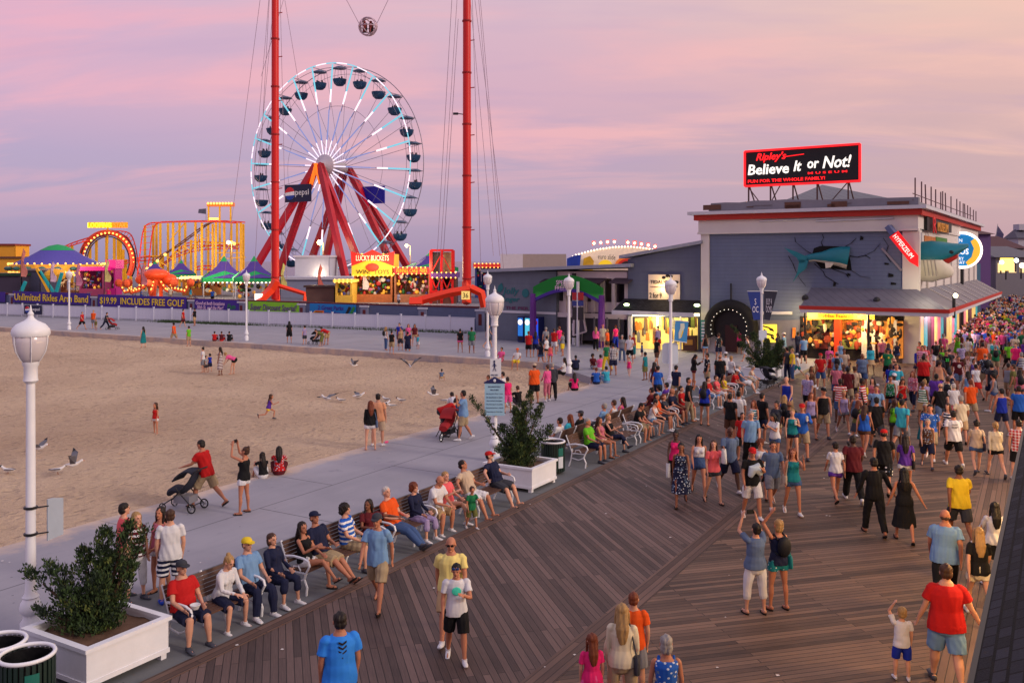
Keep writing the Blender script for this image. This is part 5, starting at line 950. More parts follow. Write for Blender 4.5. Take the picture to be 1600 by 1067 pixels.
for i, (px, py, Y, s_, lab) in enumerate(((505, 379, 125, .28, 'brilliant white floodlight between the ferris wheel legs'), (641, 384, 120, .16, 'orange sodium lamp right of the ferris wheel'), (362, 379, 140, .22, 'lamp glowing beside the coaster columns'))):
    t = thing('lamp_post', lab, 'street lamp', pz(px, Y)); z = pp(px, py, Y).z-PZ; mb = MB(); mb.cyl((0, 0, 0), (0, 0, z), .08, .05, n=6); mb.cyl((0, 0, z), (-.5, 0, z+.05), .04, n=5); mb.build('pole', mat('pole_straw', (180, 150, 110)), t); mb = MB(); mb.ell((-.5, 0, z), s_*1.3, n=10, m=6); mb.build('lamp_head', mat('sodium', (255, 220, 160), emit=16 if i == 0 else 7, var=0, ecol=(255, 206, 130)), t)
    ld = bpy.data.lights.new('lamp_light', 'POINT'); ld.energy = 500; ld.color = (1, .8, .5); ld.shadow_soft_size = .5; lo_ = bpy.data.objects.new('lamp_light', ld); COL.objects.link(lo_); lo_.parent = t; lo_.location = (-.5, -.6, z-.5)
# parked bicycles along the pier rail
def bike(loc, rot, c, lab):
    t = thing('bicycle', lab, 'bicycle', loc, rot, 'bicycles parked behind the wall')
    for x in (-.52, .52): mb = MB(); mb.tube([V(x+.33*math.cos(a), 0, .34+.33*math.sin(a)) for a in [k*math.pi/9 for k in range(18)]], .025, 5, closed=True); mb.mi(1)
    for x in (-.52, .52):
        mb = MB(); mb.tube([V(x+.33*math.cos(a), 0, .34+.33*math.sin(a)) for a in [k*math.pi/9 for k in range(18)]], .028, 5, closed=True)
        for k in range(8): mb.cyl((x, 0, .34), (x+.32*math.cos(k*.785), 0, .34+.32*math.sin(k*.785)), .006, n=3)
        mb.build('wheel', DARK, t)
    mb = MB(); A, B, Cc, D = V(-.52, 0, .34), V(-.1, 0, .34), V(-.2, 0, .85), V(.4, 0, .85)
    for a, b in ((A, B), (B, Cc), (A, Cc), (Cc, D), (B, D), (D, V(.52, 0, .34)), (D, V(.38, 0, 1.05))): mb.cyl(a, b, .022, n=6)
    mb.cyl((.36, -.28, 1.05), (.36, .28, 1.05), .018, n=5); mb.build('frame', c, t); mb = MB(); mb.ell((-.24, 0, .93), (.14, .07, .04)); mb.build('saddle', BLACK, t)
for i, (px, c, lab) in enumerate(((112, 'teal', 'bicycle nearest the straight left lamp on the pier'), (183, 'navy', 'dark bicycle behind the banner with yellow price'), (201, 'teal', 'pale blue bicycle left of the orange spinner ride'), (275, 'navy', 'bicycle right of the orange spinner ride'))): bike(wp(wt(px), 1.6, -2.2)+V(0, 0, 0), math.degrees(math.atan2(WD.y, WD.x))+(i*13-20), mat('bike_'+c, (30, 100, 120) if c == 'teal' else (30, 34, 60)), lab)
# ================================================================ street furniture
def lamp(base, label, h=5.4, sign=None):
    t = thing('street_lamp', label, 'street lamp', base, 0, 'white globe street lamps'); k = h/5.4
    mb = MB(); mb.lathe([(.16, 0), (.16, .3), (.12, .36), (.11, .42), (.155, .47), (.17, .54), (.155, .62), (.11, .69), (.13, .72), (.09, .78), (.08, 1.0), (.067, 4.22*k)], n=16); mb.build('post', WHITE, t, smooth=35)
    z = 4.22*k; mb = MB(); mb.lathe([(.08, z-.06), (.115, z-.02), (.105, z+.03), (.105, z+.2), (.125, z+.24), (.13, z+.29)], n=16); mb.build('collar', WHITE, t, smooth=35)
    mb = MB(); mb.lathe([(.13, z+.29), (.17, z+.34), (.235, z+.46), (.262, z+.6), (.265, z+.73), (.25, z+.74)], n=14); mb.build('globe', GLOBE, t, smooth=60)
    mb = MB(); mb.lathe([(.28, z+.71), (.295, z+.75), (.285, z+.82), (.22, z+.9), (.13, z+.945), (.1, z+.96), (.055, z+1.0), (.038, z+1.04), (.05, z+1.07), (.02, z+1.12), (.004, z+1.22)], n=18); mb.build('cap', WHITE, t, smooth=35)
    mb = MB()
    for q in range(6): a = q*math.pi/3; mb.tube([V(r_*math.cos(a), r_*math.sin(a), z+h_) for r_, h_ in ((.135, .29), (.178, .34), (.244, .46), (.272, .6), (.276, .73))], .009, 4)
    mb.build('cage_rib', WHITE, t); return t
LBASE = [gp(48, 1000), gp(773, 720), gp(1048, 612), gp(1190, 577), gp(889, 583), gp(108, 515), gp(385, 532), gp(762, 557)]
LLAB = ['white globe street lamp nearest, between bin and planter', 'white globe street lamp carrying a notice board beside the second planter', 'white globe street lamp carrying a white back plate and blue flag', 'white globe street lamp with navy pennants before the museum', 'white globe street lamp at the beach corner before the entrance arch', 'white globe street lamp before the Unlimited Rides banner', 'white globe street lamp between the purple and lime banners', 'white globe street lamp at the right end of the white fence']
LH = [5.46, 5.4, 5.55, 5.6, 5.55, 5.5, 5.5, 5.6]; LP = [lamp(b, l, h) for b, l, h in zip(LBASE, LLAB, LH)]
SIGNB = mat('notice_blue', (150, 190, 214), .4, var=.08); SIGNW = mat('notice_white', (206, 212, 222), .4, var=.05); LNAVY = mat('navy_paint', (26, 34, 88), .5)
def ln(mb, x, z, w, h=.014, y=-.004): mb.box(x-w/2, x+w/2, y-.006, y, z, z+h)
# notice board on the second lamp
nb2 = thing('notice_board', 'pale blue notice board with navy gable top on the second lamp', 'sign', LBASE[1]+V(0, -.14, 0)); zt = 6.2-(598-HOR)/F*LBASE[1].y; zb = 6.2-(648-HOR)/F*LBASE[1].y; w = 31/F*LBASE[1].y
mb = MB(); mb.box(-w/2, w/2, 0, .04, zb, zt); mb.build('panel', SIGNB, nb2); mb = MB(); mb.poly([(-w/2-.03, -.01, zt), (w/2+.03, -.01, zt), (w/2+.03, -.01, zt+.03), (0, -.01, zt+.2), (-w/2-.03, -.01, zt+.03)], (0, .06, 0)); mb.build('gable', LNAVY, nb2)
mb = MB(); rr = random.Random(4); mb.ell((0, -.02, zt+.09), (.045, .01, .05), n=10, m=5); mb.build('crest', SIGNW, nb2)
for i, (s_, f_, q) in enumerate((('BOARDWALK', .9, .62), ('RULES', .8, .4), ('No bicycles 10 am - 6 pm', .68, .84), ('No skateboards or skates', .57, .8), ('No alcoholic beverages', .46, .76), ('No littering or loitering', .35, .8), ('Dogs prohibited May 1 - Sept 30', .24, .86), ('Please keep our beach clean', .12, .8))): text(s_, LNAVY, nb2, (0, -.006, zb+(zt-zb)*f_), (1, 0, 0), (0, 0, 1), w*q, .036, .006)
ps = thing('walkway_sign', 'small white sign with dark walking figure above the notice board', 'sign', LBASE[1]+V(0, -.13, 0)); z1, z0 = 6.2-(560-HOR)/F*LBASE[1].y, 6.2-(588-HOR)/F*LBASE[1].y; mb = MB(); mb.box(-.14, .14, 0, .03, z0, z1); mb.box(.14, .2, 0, .22, z0, z1); mb.build('panel', SIGNW, ps)
mb = MB(); zc = (z0+z1)/2; mb.ell((-.01, -.01, zc+.2), (.03, .01, .035), n=8, m=5); mb.bar((-.01, -.008, zc+.16), (0, -.008, zc+.02), .045, .01); mb.bar((0, -.008, zc+.03), (-.05, -.008, zc-.1), .022, .01); mb.bar((0, -.008, zc+.03), (.05, -.008, zc-.1), .022, .01); mb.bar((-.01, -.008, zc+.14), (.06, -.008, zc+.06), .018, .01); mb.bar((-.01, -.008, zc+.14), (-.06, -.008, zc+.05), .018, .01); mb.build('figure', LNAVY, ps); text('WALK ONLY', LNAVY, ps, (0, -.006, z0+.06), (1, 0, 0), (0, 0, 1), .22, .05, .006)
bp_ = thing('back_plate', 'pale sign plate seen edge-on behind the nearest lamp post', 'sign', LBASE[0]+V(.2, .12, 0)); Y0 = LBASE[0].y
z1, z0 = 6.2-(783-HOR)/F*Y0, 6.2-(848-HOR)/F*Y0; mb = MB(); mb.poly([(0, 0, z0), (.11, .3, z0+.02), (.11, .3, z1-.05), (.04, .1, z1), (0, 0, z1-.0)], (.02, -.01, 0)); mb.build('plate', mat('plate_grey', (160, 172, 190), .4), bp_)
bk = thing('clamp', 'two dark metal straps round the nearest lamp post', 'strap', LBASE[0]); mb = MB()
for z in (z1-.1, z0+.15): mb.lathe([(.1, z-.02), (.108, z-.015), (.108, z+.015), (.1, z+.02)], n=14); mb.bar((.1, 0, z), (.24, .1, z), .02)
mb.build('band', BLACK, bk)
Y2 = LBASE[2].y; w2 = 25/F*Y2; bq = thing('road_sign', 'blank white back of a large notice on the third lamp', 'sign', LBASE[2]+V(-.0, .13, 0)); z1, z0 = 6.2-(536-HOR)/F*Y2, 6.2-(569-HOR)/F*Y2
mb = MB(); mb.poly([(-w2/2, 0, z0+.08), (-w2/2+.08, 0, z0), (w2/2-.08, 0, z0), (w2/2, 0, z0+.08), (w2/2, 0, z1-.1), (w2/2-.1, 0, z1), (-w2/2+.1, 0, z1), (-w2/2, 0, z1-.1)], (0, .04, 0)); mb.build('plate', mat('plate_blue_white', (196, 208, 224), .4), bq)
fg2 = thing('street_banner', 'light blue street banner with a yellow peninsula map on third lamp', 'banner', LBASE[2]); p0, p1 = (1053, 501), (1072, 534)
q = [pp(1053, 501, Y2), pp(1073.5, 503, Y2), pp(1071, 535, Y2), pp(1051.5, 531, Y2)]; q = [p-fg2.location+V(.06, -.02, 0) for p in q]; mb = MB(); mb.poly(q[::-1], (0, .015, 0)); mb.build('cloth', mat('banner_sky', (60, 140, 200), .6), fg2)
def inq(u, v): a = q[0].lerp(q[1], u); b = q[3].lerp(q[2], u); return a.lerp(b, v)+V(0, -.012, 0)
mb = MB(); mb.poly([inq(u, v) for u, v in ((.4, .12), (.7, .08), (.75, .3), (.6, .55), (.5, .85), (.35, .9), (.3, .6), (.42, .35))][::-1], (0, .008, 0)); mb.build('map_shape', mat('map_pale', (206, 214, 200)), fg2); mb = MB(); mb.poly([inq(u, v)+V(0, -.008, 0) for u, v in ((.6, .45), (.68, .45), (.55, .8), (.48, .8))][::-1], (0, .006, 0)); mb.build('map_line', YEL, fg2)
mb = MB(); mb.bar(q[0]+V(-.1, 0, .02), q[1]+V(.02, 0, .02), .03); mb.bar(q[3]+V(-.1, 0, -.01), q[2]+V(0, 0, -.01), .03); mb.build('rod', WHITE, fg2)
Y3 = LBASE[3].y
for sd_, pts, m_, lab, w_ in ((-1, ((1167, 455), (1187, 455), (1187, 499), (1177, 500)), mat('pennant_blue', (24, 50, 130), .6, var=.3, scale=2), 'royal blue pennant on the left of the fourth lamp', 'S\nOC'), (1, ((1193, 454), (1214, 455), (1202, 500), (1193, 499)), mat('pennant_navy', (24, 28, 52), .6, var=.3, scale=2), 'dark navy pennant on the right of the fourth lamp', 'JULY 4\nOCMD')):
    t = thing('pennant', lab, 'banner', LBASE[3], 0, 'pennants on the fourth lamp'); P = [pp(x, y, Y3)-t.location+V(0, -.1, 0) for x, y in pts]; mb = MB(); mb.poly(P[::-1], (0, .015, 0)); mb.build('cloth', m_, t); c = sum(P, Vector())/4; text(w_, mat('pennant_white', (190, 190, 210)) if sd_ > 0 else mat('pennant_pale', (220, 220, 235)), t, c+V(0, -.012, 0), (1, 0, 0), (0, 0, 1), .35, .8, .01); mb = MB(); mb.bar(P[0], P[1], .03); mb.build('rod', WHITE, t)
pl = thing('lamp_notice', 'small white notice box on the fourth lamp post', 'sign', LBASE[3]); a, b = pp(1185, 516, Y3)-pl.location, pp(1197, 531, Y3)-pl.location; mb = MB(); mb.box(a.x, b.x, -.16, -.1, b.z, a.z); mb.build('panel', mat('plate_blue_white', (196, 208, 224)), pl)
# ---------------- benches (local: x along the bench, faces -y before rotation)
def bench(s_, n_, L, rot, label, group):
    t = thing('park_bench', label, 'bench', un(s_, n_), rot, group)
    mb = MB()
    for k in range(5): mb.box(-L/2+.04, L/2-.04, -.24+.1*k, -.165+.1*k, .425, .455)
    mb.build('seat', WOOD, t); mb = MB()
    for k in range(6): z = .53+.065*k; mb.obox((-L/2+.04, .25+(z-.5)*.35, z), (L-.08, 0, 0), (0, .02, .055), (0, -.025, .012))
    mb.build('backrest', WOOD, t)
    for x in (-L/2+.05, 0, L/2-.05):
        mb = MB(); g = .022
        mb.tube([V(x, -.22, 0), V(x, -.24, .16), V(x, -.17, .3), V(x, -.22, .43)], g, 6); mb.tube([V(x, .33, 0), V(x, .26, .2), V(x, .22, .43), V(x, .28, .6), V(x, .42, .93)], g, 6); mb.tube([V(x, -.23, .41), V(x, .24, .41)], g, 6)
        if abs(x) > .1:
            mb.tube([V(x, .3, .66), V(x, .1, .69), V(x, -.15, .68), V(x, -.27, .64), V(x, -.3, .56), V(x, -.22, .43)], g*1.1, 6); mb.tube([V(x, -.18, .3), V(x, 0, .22), V(x, .24, .26)], g*.8, 6); mb.tube([V(x, -.1, .42), V(x, -.02, .52), V(x, .1, .5), V(x, .12, .42)], g*.7, 5)
        mb.build('end_frame' if abs(x) > .1 else 'centre_leg', WHITE, t)
    return t
BR = DR-90+90        # facing the boardwalk: local -y -> +n
BN = -11.9
def bs(px):                                       # position along the bench line under a photo column, at seat height
    k = (px-800)/F; P = NV*BN; return (k*P.y-P.x)/(U.x-k*U.y)
for i, (x0, x1, lab) in enumerate(((276, 398, 'park bench nearest the camera, right of first planter'), (462, 590, 'park bench under the dark haired woman in black top'), (598, 668, 'park bench under the leaning old man in jeans'), (674, 790, 'park bench nearest the second planter under the bearded man'), (903, 985, 'park bench with bare seat end under the man in lime green'), (990, 1045, 'park bench under the man in black tee and orange shirt'), (1048, 1090, 'park bench under the navy and red shirted pair'), (1106, 1140, 'park bench right of the third lamp'), (1143, 1172, 'park bench by the pushchair near the far planter'))):
    a, b = bs(x0), bs(x1); bench((a+b)/2, BN, b-a, DR+0, lab, 'white-framed benches facing the boardwalk')
for i, (x0, x1, lab) in enumerate(((858, 905, 'dark slatted bench facing the beach behind second planter'), (930, 975, 'bench facing the beach under grey haired man'), (1010, 1048, 'bench facing the beach under the dark haired onlookers'))):
    k = lambda px: ((px-800)/F*(NV*(-13.15)).y-(NV*(-13.15)).x)/(U.x-(px-800)/F*U.y); a, b = k(x0), k(x1); bench((a+b)/2, -13.15, b-a, DR+180, lab, 'benches facing the beach')
# ---------------- planters and shrubs
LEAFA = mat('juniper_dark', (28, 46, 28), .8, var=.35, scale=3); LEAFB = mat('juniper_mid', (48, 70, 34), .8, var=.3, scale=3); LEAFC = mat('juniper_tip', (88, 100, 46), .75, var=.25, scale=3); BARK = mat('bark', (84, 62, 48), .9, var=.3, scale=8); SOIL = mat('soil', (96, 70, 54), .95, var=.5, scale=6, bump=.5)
def planter(F0, lab, L=1.4, W_=1.5, h=.66):
    """F0 is the corner nearest the camera; box extends L along the boardwalk and W_ to the left"""
    t = thing('planter', lab, 'planter', F0, DR, 'square white planters'); mb = MB(); z0 = .1
    for x0, x1, y0, y1 in ((0, L, 0, .05), (0, L, W_-.05, W_), (0, .05, .05, W_-.05), (L-.05, L, .05, W_-.05)): mb.box(x0, x1, y0, y1, z0, h-.06)
    mb.box(.05, L-.05, .05, W_-.05, z0, z0+.04); mb.build('box', WHITE, t); mb = MB()
    for x0, x1, y0, y1 in ((-.04, L+.04, -.04, .07), (-.04, L+.04, W_-.07, W_+.04), (-.04, .07, .07, W_-.07), (L-.07, L+.04, .07, W_-.07)): mb.box(x0, x1, y0, y1, h-.06, h)
    for x0, x1, y0, y1 in ((-.015, L+.015, -.015, 0.0), (-.015, 0, 0, W_)): mb.box(x0, x1, y0, y1, z0, z0+.07)
    mb.build('rim', WHITE, t)
    for x in (.0, L-.14):
        for y in (.0, W_-.14): mb = MB(); mb.box(x+.02, x+.12, y+.02, y+.12, 0, z0); mb.build('foot', WHITE, t)
    mb = MB(); n = 12; rr = random.Random(3)
    for i in range(n+1):
        for j in range(n+1): mb.v.append((.05+(L-.1)*i/n, .05+(W_-.1)*j/n, h-.13+rr.uniform(-.02, .03)))
    mb.f = [(i*(n+1)+j, (i+1)*(n+1)+j, (i+1)*(n+1)+j+1, i*(n+1)+j+1) for i in range(n) for j in range(n)]; mb.m = [0]*n*n; mb.build('soil', SOIL, t, smooth=180)
    return t
def shrub(base, lab, spikes, seed, group='dark juniper shrubs', sc=1):
    t = thing('juniper_shrub', lab, 'shrub', base, 0, group); rr = random.Random(seed); st = MB(); tips = []
    mb = MB()
    for dx_, dy_, h, w in spikes:
        p0 = V(0, 0, 0); p2 = V(dx_, dy_, h)*sc; p1 = V(dx_*.35, dy_*.35, h*.35)*sc; st.tube([p0, p1, p1.lerp(p2, .6)], [.05, .035, .012], 5)
        nb_ = int(340*w*(.6+h)*sc)
        for k in range(nb_):
            u = rr.random()**.75; c = (p0.lerp(p1, u*2) if u < .5 else p1.lerp(p2, u*2-1)); rad = w*sc*(1-u)**.6*(.75+.25*math.sin(u*14+dx_*9))*(1 if u > .12 else .6)+.04
            a = rr.uniform(0, 6.28); b = rr.uniform(-1, 1); q = c+V(math.cos(a)*math.sqrt(1-b*b), math.sin(a)*math.sqrt(1-b*b), b*.8)*rad*rr.random()**.35
            if q.z < .02: q.z = abs(q.z)+.02
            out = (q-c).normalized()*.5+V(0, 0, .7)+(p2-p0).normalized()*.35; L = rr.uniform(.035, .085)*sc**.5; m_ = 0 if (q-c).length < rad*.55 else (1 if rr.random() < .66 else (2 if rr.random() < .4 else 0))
            mb.mi(m_)
            for j in range(7):
                d = (out+V(rr.uniform(-.8, .8), rr.uniform(-.8, .8), rr.uniform(-.3, .6))).normalized(); e = d.cross(V(rr.uniform(-1, 1), rr.uniform(-1, 1), .2)).normalized()*L*.2; b0 = q+V(rr.uniform(-.05, .05), rr.uniform(-.05, .05), rr.uniform(-.04, .04))*sc; mb.add([b0-e*.5, b0+d*L*.5+e, b0+d*L, b0+d*L*.5-e], [(0, 1, 2, 3)])
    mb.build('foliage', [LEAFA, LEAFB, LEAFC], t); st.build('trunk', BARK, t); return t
def pf(px, pyb): return gp(px, pyb)
PF1 = ez(135, 1014, .66); PF1.z = 0; PF2 = ez(831, 732, .66); PF2.z = 0
planter(PF1, 'square white planter nearest the camera beside the dark bin'); planter(PF2, 'square white planter beside the lamp with the notice board')
c1_ = PF1+U*.7-NV*.8+V(0, 0, .54); c2_ = PF2+U*.7-NV*.8+V(0, 0, .54)
shrub(c1_, 'dark spiky juniper in the nearest white planter', [(-1.15, .1, .9, .24), (-.7, 0, 1.0, .46), (-.25, .1, 1.2, .5), (.15, 0, 1.5, .5), (.5, .1, 1.62, .4), (.75, .1, 1.5, .34), (.2, -.3, .9, .5), (-.3, -.35, .7, .5), (-.8, -.2, .35, .32), (.1, .4, 1.0, .5), (.5, .2, .9, .4), (-1.0, .1, .3, .22)], 3)
shrub(c2_, 'dark juniper in the second planter with thin yellow-green left branch', [(-1.3, .3, 1.75, .13), (-.45, .1, 1.0, .5), (-.1, 0, 1.5, .5), (.3, .1, 1.9, .36), (.1, .1, 1.6, .44), (.6, .1, 1.6, .42), (.85, 0, 1.0, .46), (.3, -.3, .8, .5), (-.55, -.2, .5, .4), (.0, -.4, .6, .5), (0, .4, 1.3, .5)], 5, sc=1.05)
p3 = gp(1207, 596); planter(p3-U*.2, 'square white planter at the far end of the benches', 2.0, 1.5)
shrub(p3+U*.8-NV*.5+V(0, 0, .5), 'wide dark juniper in the far planter before the museum', [(-.9, -.2, .5, .6), (0, -.3, .4, .7), (.9, 0, .5, .6), (-1.2, 0, 1.2, .5), (-.6, 0, 1.6, .6), (0, 0, 1.3, .7), (.6, 0, 1.2, .7), (1.1, 0, 1.0, .5), (0, -.4, .8, .7), (.8, .4, 1.2, .6), (-1.5, .2, 1.9, .25)], 8, sc=1.2)
# ---------------- bins
def binopen(px, py, lab, r=.33, h=.95):
    Y = F*(CH-h)/(py-HOR); b = V((px-800)/F*Y, Y, 0); t = thing('litter_bin', lab, 'bin', b, 0, 'round slatted litter bins'); n = 30
    mb = MB()
    for k in range(n): a = 2*math.pi*k/n; c, s_ = math.cos(a), math.sin(a); mb.obox((r*c+.022*s_, r*s_-.022*c, .08), V(-s_, c, 0)*.045, V(c, s_, 0)*.02, V(0, 0, h-.14))
    mb.build('slats', mat('bin_green', (24, 44, 40), .5), t)
    def rings(prof, nn=28): return [[V(q_*math.cos(a), q_*math.sin(a), z) for a in [2*math.pi*j/nn for j in range(nn)]] for q_, z in prof]
    mb = MB(); mb.ring(rings([(r-.01, .06), (r-.01, h-.06), (r-.03, h-.06), (r-.05, .3), (.02, .28)]), cap=False); mb.build('liner', mat('bin_liner', (16, 16, 20), .35, var=.3, scale=9, bump=.6, bscale=12), t, smooth=40)
    mb = MB(); mb.tube([V((r+.01)*math.cos(a), (r+.01)*math.sin(a), h-.02) for a in [2*math.pi*j/32 for j in range(32)]], .028, 8, closed=True); mb.build('rim', WHITE, t, smooth=60)
    mb = MB()
    for a0, z0, z1, mi_ in ((-1.15, .55, .78, 1), (-1.15, .2, .53, 0)):
        A = [a0+.1*j for j in range(6)]; mb.mi(mi_); R2 = r+.026
        for a, b_ in zip(A, A[1:]): mb.add([(R2*math.cos(a), R2*math.sin(a), z0), (R2*math.cos(b_), R2*math.sin(b_), z0), (R2*math.cos(b_), R2*math.sin(b_), z1), (R2*math.cos(a), R2*math.sin(a), z1)], [(0, 1, 2, 3)])
    mb.build('sticker', [SIGNW, mat('sticker_green', (20, 100, 90))], t); return t
binopen(42, 1019, 'dark slatted litter bin with green and white label, nearest camera'); binopen(-2, 1000, 'dark slatted litter bin cut by the left edge of the photo'); binopen(864, 688, 'dark slatted litter bin with white rim behind the second planter')
# bare shop wall lamps under the near eave (off to the right): they light the boards and people warm
for i, x in enumerate((4, 8, 12, 17, 23)):
    t = thing('wall_lamp', 'warm wall lamp under the near shop eave', 'light', e0+ed*x+er*.9+V(0, 0, -.45), nrot, 'lamps under the near eave'); mb = MB(); mb.ell((0, 0, 0), .1, n=10, m=6); mb.build('bulb', mat('bulb_warm', (255, 200, 110), emit=9, var=0), t); mb = MB(); mb.cyl((0, 0, .08), (0, 0, .25), .04, n=6); mb.build('holder', BLACK, t)
    ld = bpy.data.lights.new('shop_and_fill_light', 'POINT'); ld.energy = 380; ld.color = (1, .6, .25); ld.shadow_soft_size = .25; q = bpy.data.objects.new('shop_and_fill_light', ld); COL.objects.link(q); q.parent = t; q.location = (0, .15, -.15)
# lights of the shops, then unseen fill lights added among the rides
def pl_(loc, e, c, r=.6):
    ld = bpy.data.lights.new('shop_and_fill_light', 'POINT'); ld.energy = e; ld.color = c; ld.shadow_soft_size = r; q = bpy.data.objects.new('shop_and_fill_light', ld); COL.objects.link(q); q.location = loc; return q
pl_(CB+AV*3+OV*1.6+V(0, 0, 2.9), 600, (1, .7, .3)); pl_(CB+AV*6+OV*1.6+V(0, 0, 2.9), 500, (1, .7, .3)); pl_(CB+AV*16.5+OV*1.1+V(0, 0, 2.4), 520, (1, .85, .45)); pl_(CB-AV*1.2-OV*6+V(0, 0, 2.8), 620, (1, .5, .6)); pl_(CB-AV*1.2-OV*16+V(0, 0, 2.8), 300, (1, .4, .7)); pl_(CB-AV*1.2-OV*27+V(0, 0, 2.8), 300, (1, .6, .5))
pl_(CB+AV*16.3+OV*.55+V(0, 0, 4.4), 60, (1, .72, .3), .15); pl_(CB-AV*.8+OV*2.0+V(0, 0, 4.6), 120, (1, .85, .5), .2)
for px, Y, z, e in ((170, 142, 6, 1800), (290, 142, 5, 2200), (350, 112, 4, 900), (590, 96, 4, 900), (660, 96, 4, 700), (100, 118, 5, 1200), (500, 118, 3, 700), (240, 106, 3.5, 700)): pl_(V((px-800)/F*Y, Y, PZ+z), e, (1, .74, .42), 1.0)  # added warm fill without lamp bodies, brightens the rides and stalls
# ================================================================ people
CC = dict(white=(226, 226, 232), black=(22, 22, 26), navy=(28, 34, 66), red=(196, 28, 30), maroon=(96, 26, 36), orange=(240, 92, 28), yellow=(236, 206, 50), lime=(110, 200, 40), green=(30, 120, 76), teal=(24, 130, 140), aqua=(60, 180, 206), blue=(36, 96, 196), sky=(120, 160, 206), royal=(26, 50, 170), purple=(96, 52, 160), lilac=(166, 150, 196), pink=(240, 96, 160), hotpink=(240, 40, 120), coral=(244, 104, 110), peach=(236, 170, 130), grey=(134, 136, 148), charcoal=(60, 62, 72), beige=(206, 184, 160), khaki=(172, 152, 122), tan=(196, 164, 124), brown=(96, 64, 48), denim=(66, 92, 140), olive=(110, 112, 60), straw=(244, 226, 140), azure=(50, 140, 245), cream=(226, 214, 186), rose=(200, 110, 130), slate=(96, 116, 150))
HC = dict(dark=(34, 24, 22), brown=(78, 50, 36), blond=(186, 148, 96), grey=(170, 164, 160), white=(214, 208, 204), red=(128, 62, 36), black=(20, 16, 18))
SK = dict(l=(214, 158, 132), t=(190, 126, 98), b=(140, 88, 64), d=(84, 54, 44))
CLOTH = ocol('cloth', .85); STRI = ocol('striped_cloth', .85, 'stripes'); PLAI = ocol('plaid_cloth', .85, 'plaid'); FLOR = ocol('floral_cloth', .85, 'floral'); PRIN = ocol('print_cloth', .85, 'print'); SKIN = ocol('skin', .55, None, .12, .35); HAIR = ocol('hair_strands', .6, None, .5, .35); SHOE = ocol('shoe_leather', .6)
#        lean, head yaw, head pitch, (L leg: hip, spread, knee), R leg, (L arm: pitch, abduct, elbow, inward), R arm
POSES = dict(
 stand=(0, 0, 0, (3, 5, 4), (-2, 5, 3), (4, 9, 12, .15), (0, 9, 14, .15)), stand2=(-2, 18, 2, (-4, 8, 2), (7, 4, 12), (12, 12, 40, .5), (2, 10, 12, .1)),
 walk=(3, 0, 2, (26, 2, 8), (-20, 3, 24), (-20, 9, 14, .1), (22, 9, 26, .15)), walk2=(3, 0, 2, (-20, 3, 28), (24, 2, 6), (20, 9, 24, .15), (-18, 9, 14, .1)), stroll=(2, 10, 4, (15, 3, 5), (-12, 3, 18), (8, 10, 20, .2), (-6, 10, 18, .1)),
 sit=(-8, 0, 2, (84, 8, 82), (88, 9, 88), (14, 10, 50, .42), (20, 12, 42, .3)), sitlean=(14, 0, 14, (82, 12, 92), (80, 12, 84), (36, 8, 44, .5), (40, 8, 52, .55)), sitback=(-20, 20, 0, (80, 10, 62), (76, 8, 50), (8, 14, 64, .5), (14, 58, 24, -.1)), sitcross=(-8, -12, 2, (88, 5, 84), (100, -14, 62), (22, 10, 44, .45), (34, 12, 78, .6)), sitside=(-6, -50, 0, (84, 10, 84), (86, 12, 96), (60, 60, 30, .1), (34, 12, 60, .5)), sitlegs=(-16, -14, -4, (78, 4, 34), (82, -4, 28), (8, 12, 66, .6), (12, 12, 58, .6)),
 phone=(4, 0, 24, (4, 5, 4), (-3, 6, 4), (36, 10, 96, .5), (40, 10, 92, .5)), photo=(-3, 0, -8, (3, 6, 2), (-2, 6, 2), (112, 12, 62, .45), (112, 12, 62, .45)), cross=(-2, 0, 2, (3, 7, 3), (-2, 8, 3), (30, 12, 92, .95), (34, 12, 88, .95)), hold=(2, -8, 6, (16, 4, 8), (-10, 4, 14), (40, 10, 84, .7), (6, 10, 20, .1)), face=(0, -18, 0, (14, 3, 6), (-12, 4, 18), (50, 14, 126, .25), (2, 10, 14, .1)),
 push=(12, 0, 6, (28, 3, 16), (-24, 4, 20), (46, 8, 38, .1), (46, 8, 38, .1)), bend=(66, 0, 0, (18, 6, 12), (10, 6, 10), (80, 8, 24, .2), (76, 8, 30, .2)), run=(14, 0, -4, (58, 2, 66), (-30, 2, 58), (-34, 12, 80, .1), (44, 12, 84, .2)), wave=(0, 6, -4, (4, 5, 4), (-2, 5, 3), (150, 16, 60, .5), (4, 10, 14, .1)), handhold=(2, 0, 3, (18, 3, 6), (-14, 3, 18), (10, 16, 16, -.1), (-4, 26, 14, -.3)),
 kneel=(26, 0, 20, (98, 12, 146), (70, 14, 150), (70, 10, 30, .3), (66, 10, 40, .3)), floor=(4, 0, 8, (126, 12, 108), (122, 12, 104), (66, 14, 40, .6), (62, 14, 44, .6)), squat=(22, 0, 4, (110, 16, 128), (108, 16, 126), (72, 10, 40, .4), (70, 10, 36, .4)), shoulder=(0, 12, 2, (12, 4, 6), (-10, 4, 16), (8, 10, 16, .1), (30, 60, 40, .1)))
def rotx(v, a): c, s_ = math.cos(math.radians(a)), math.sin(math.radians(a)); return V(v.x, v.y*c-v.z*s_, v.y*s_+v.z*c)
JC = {}
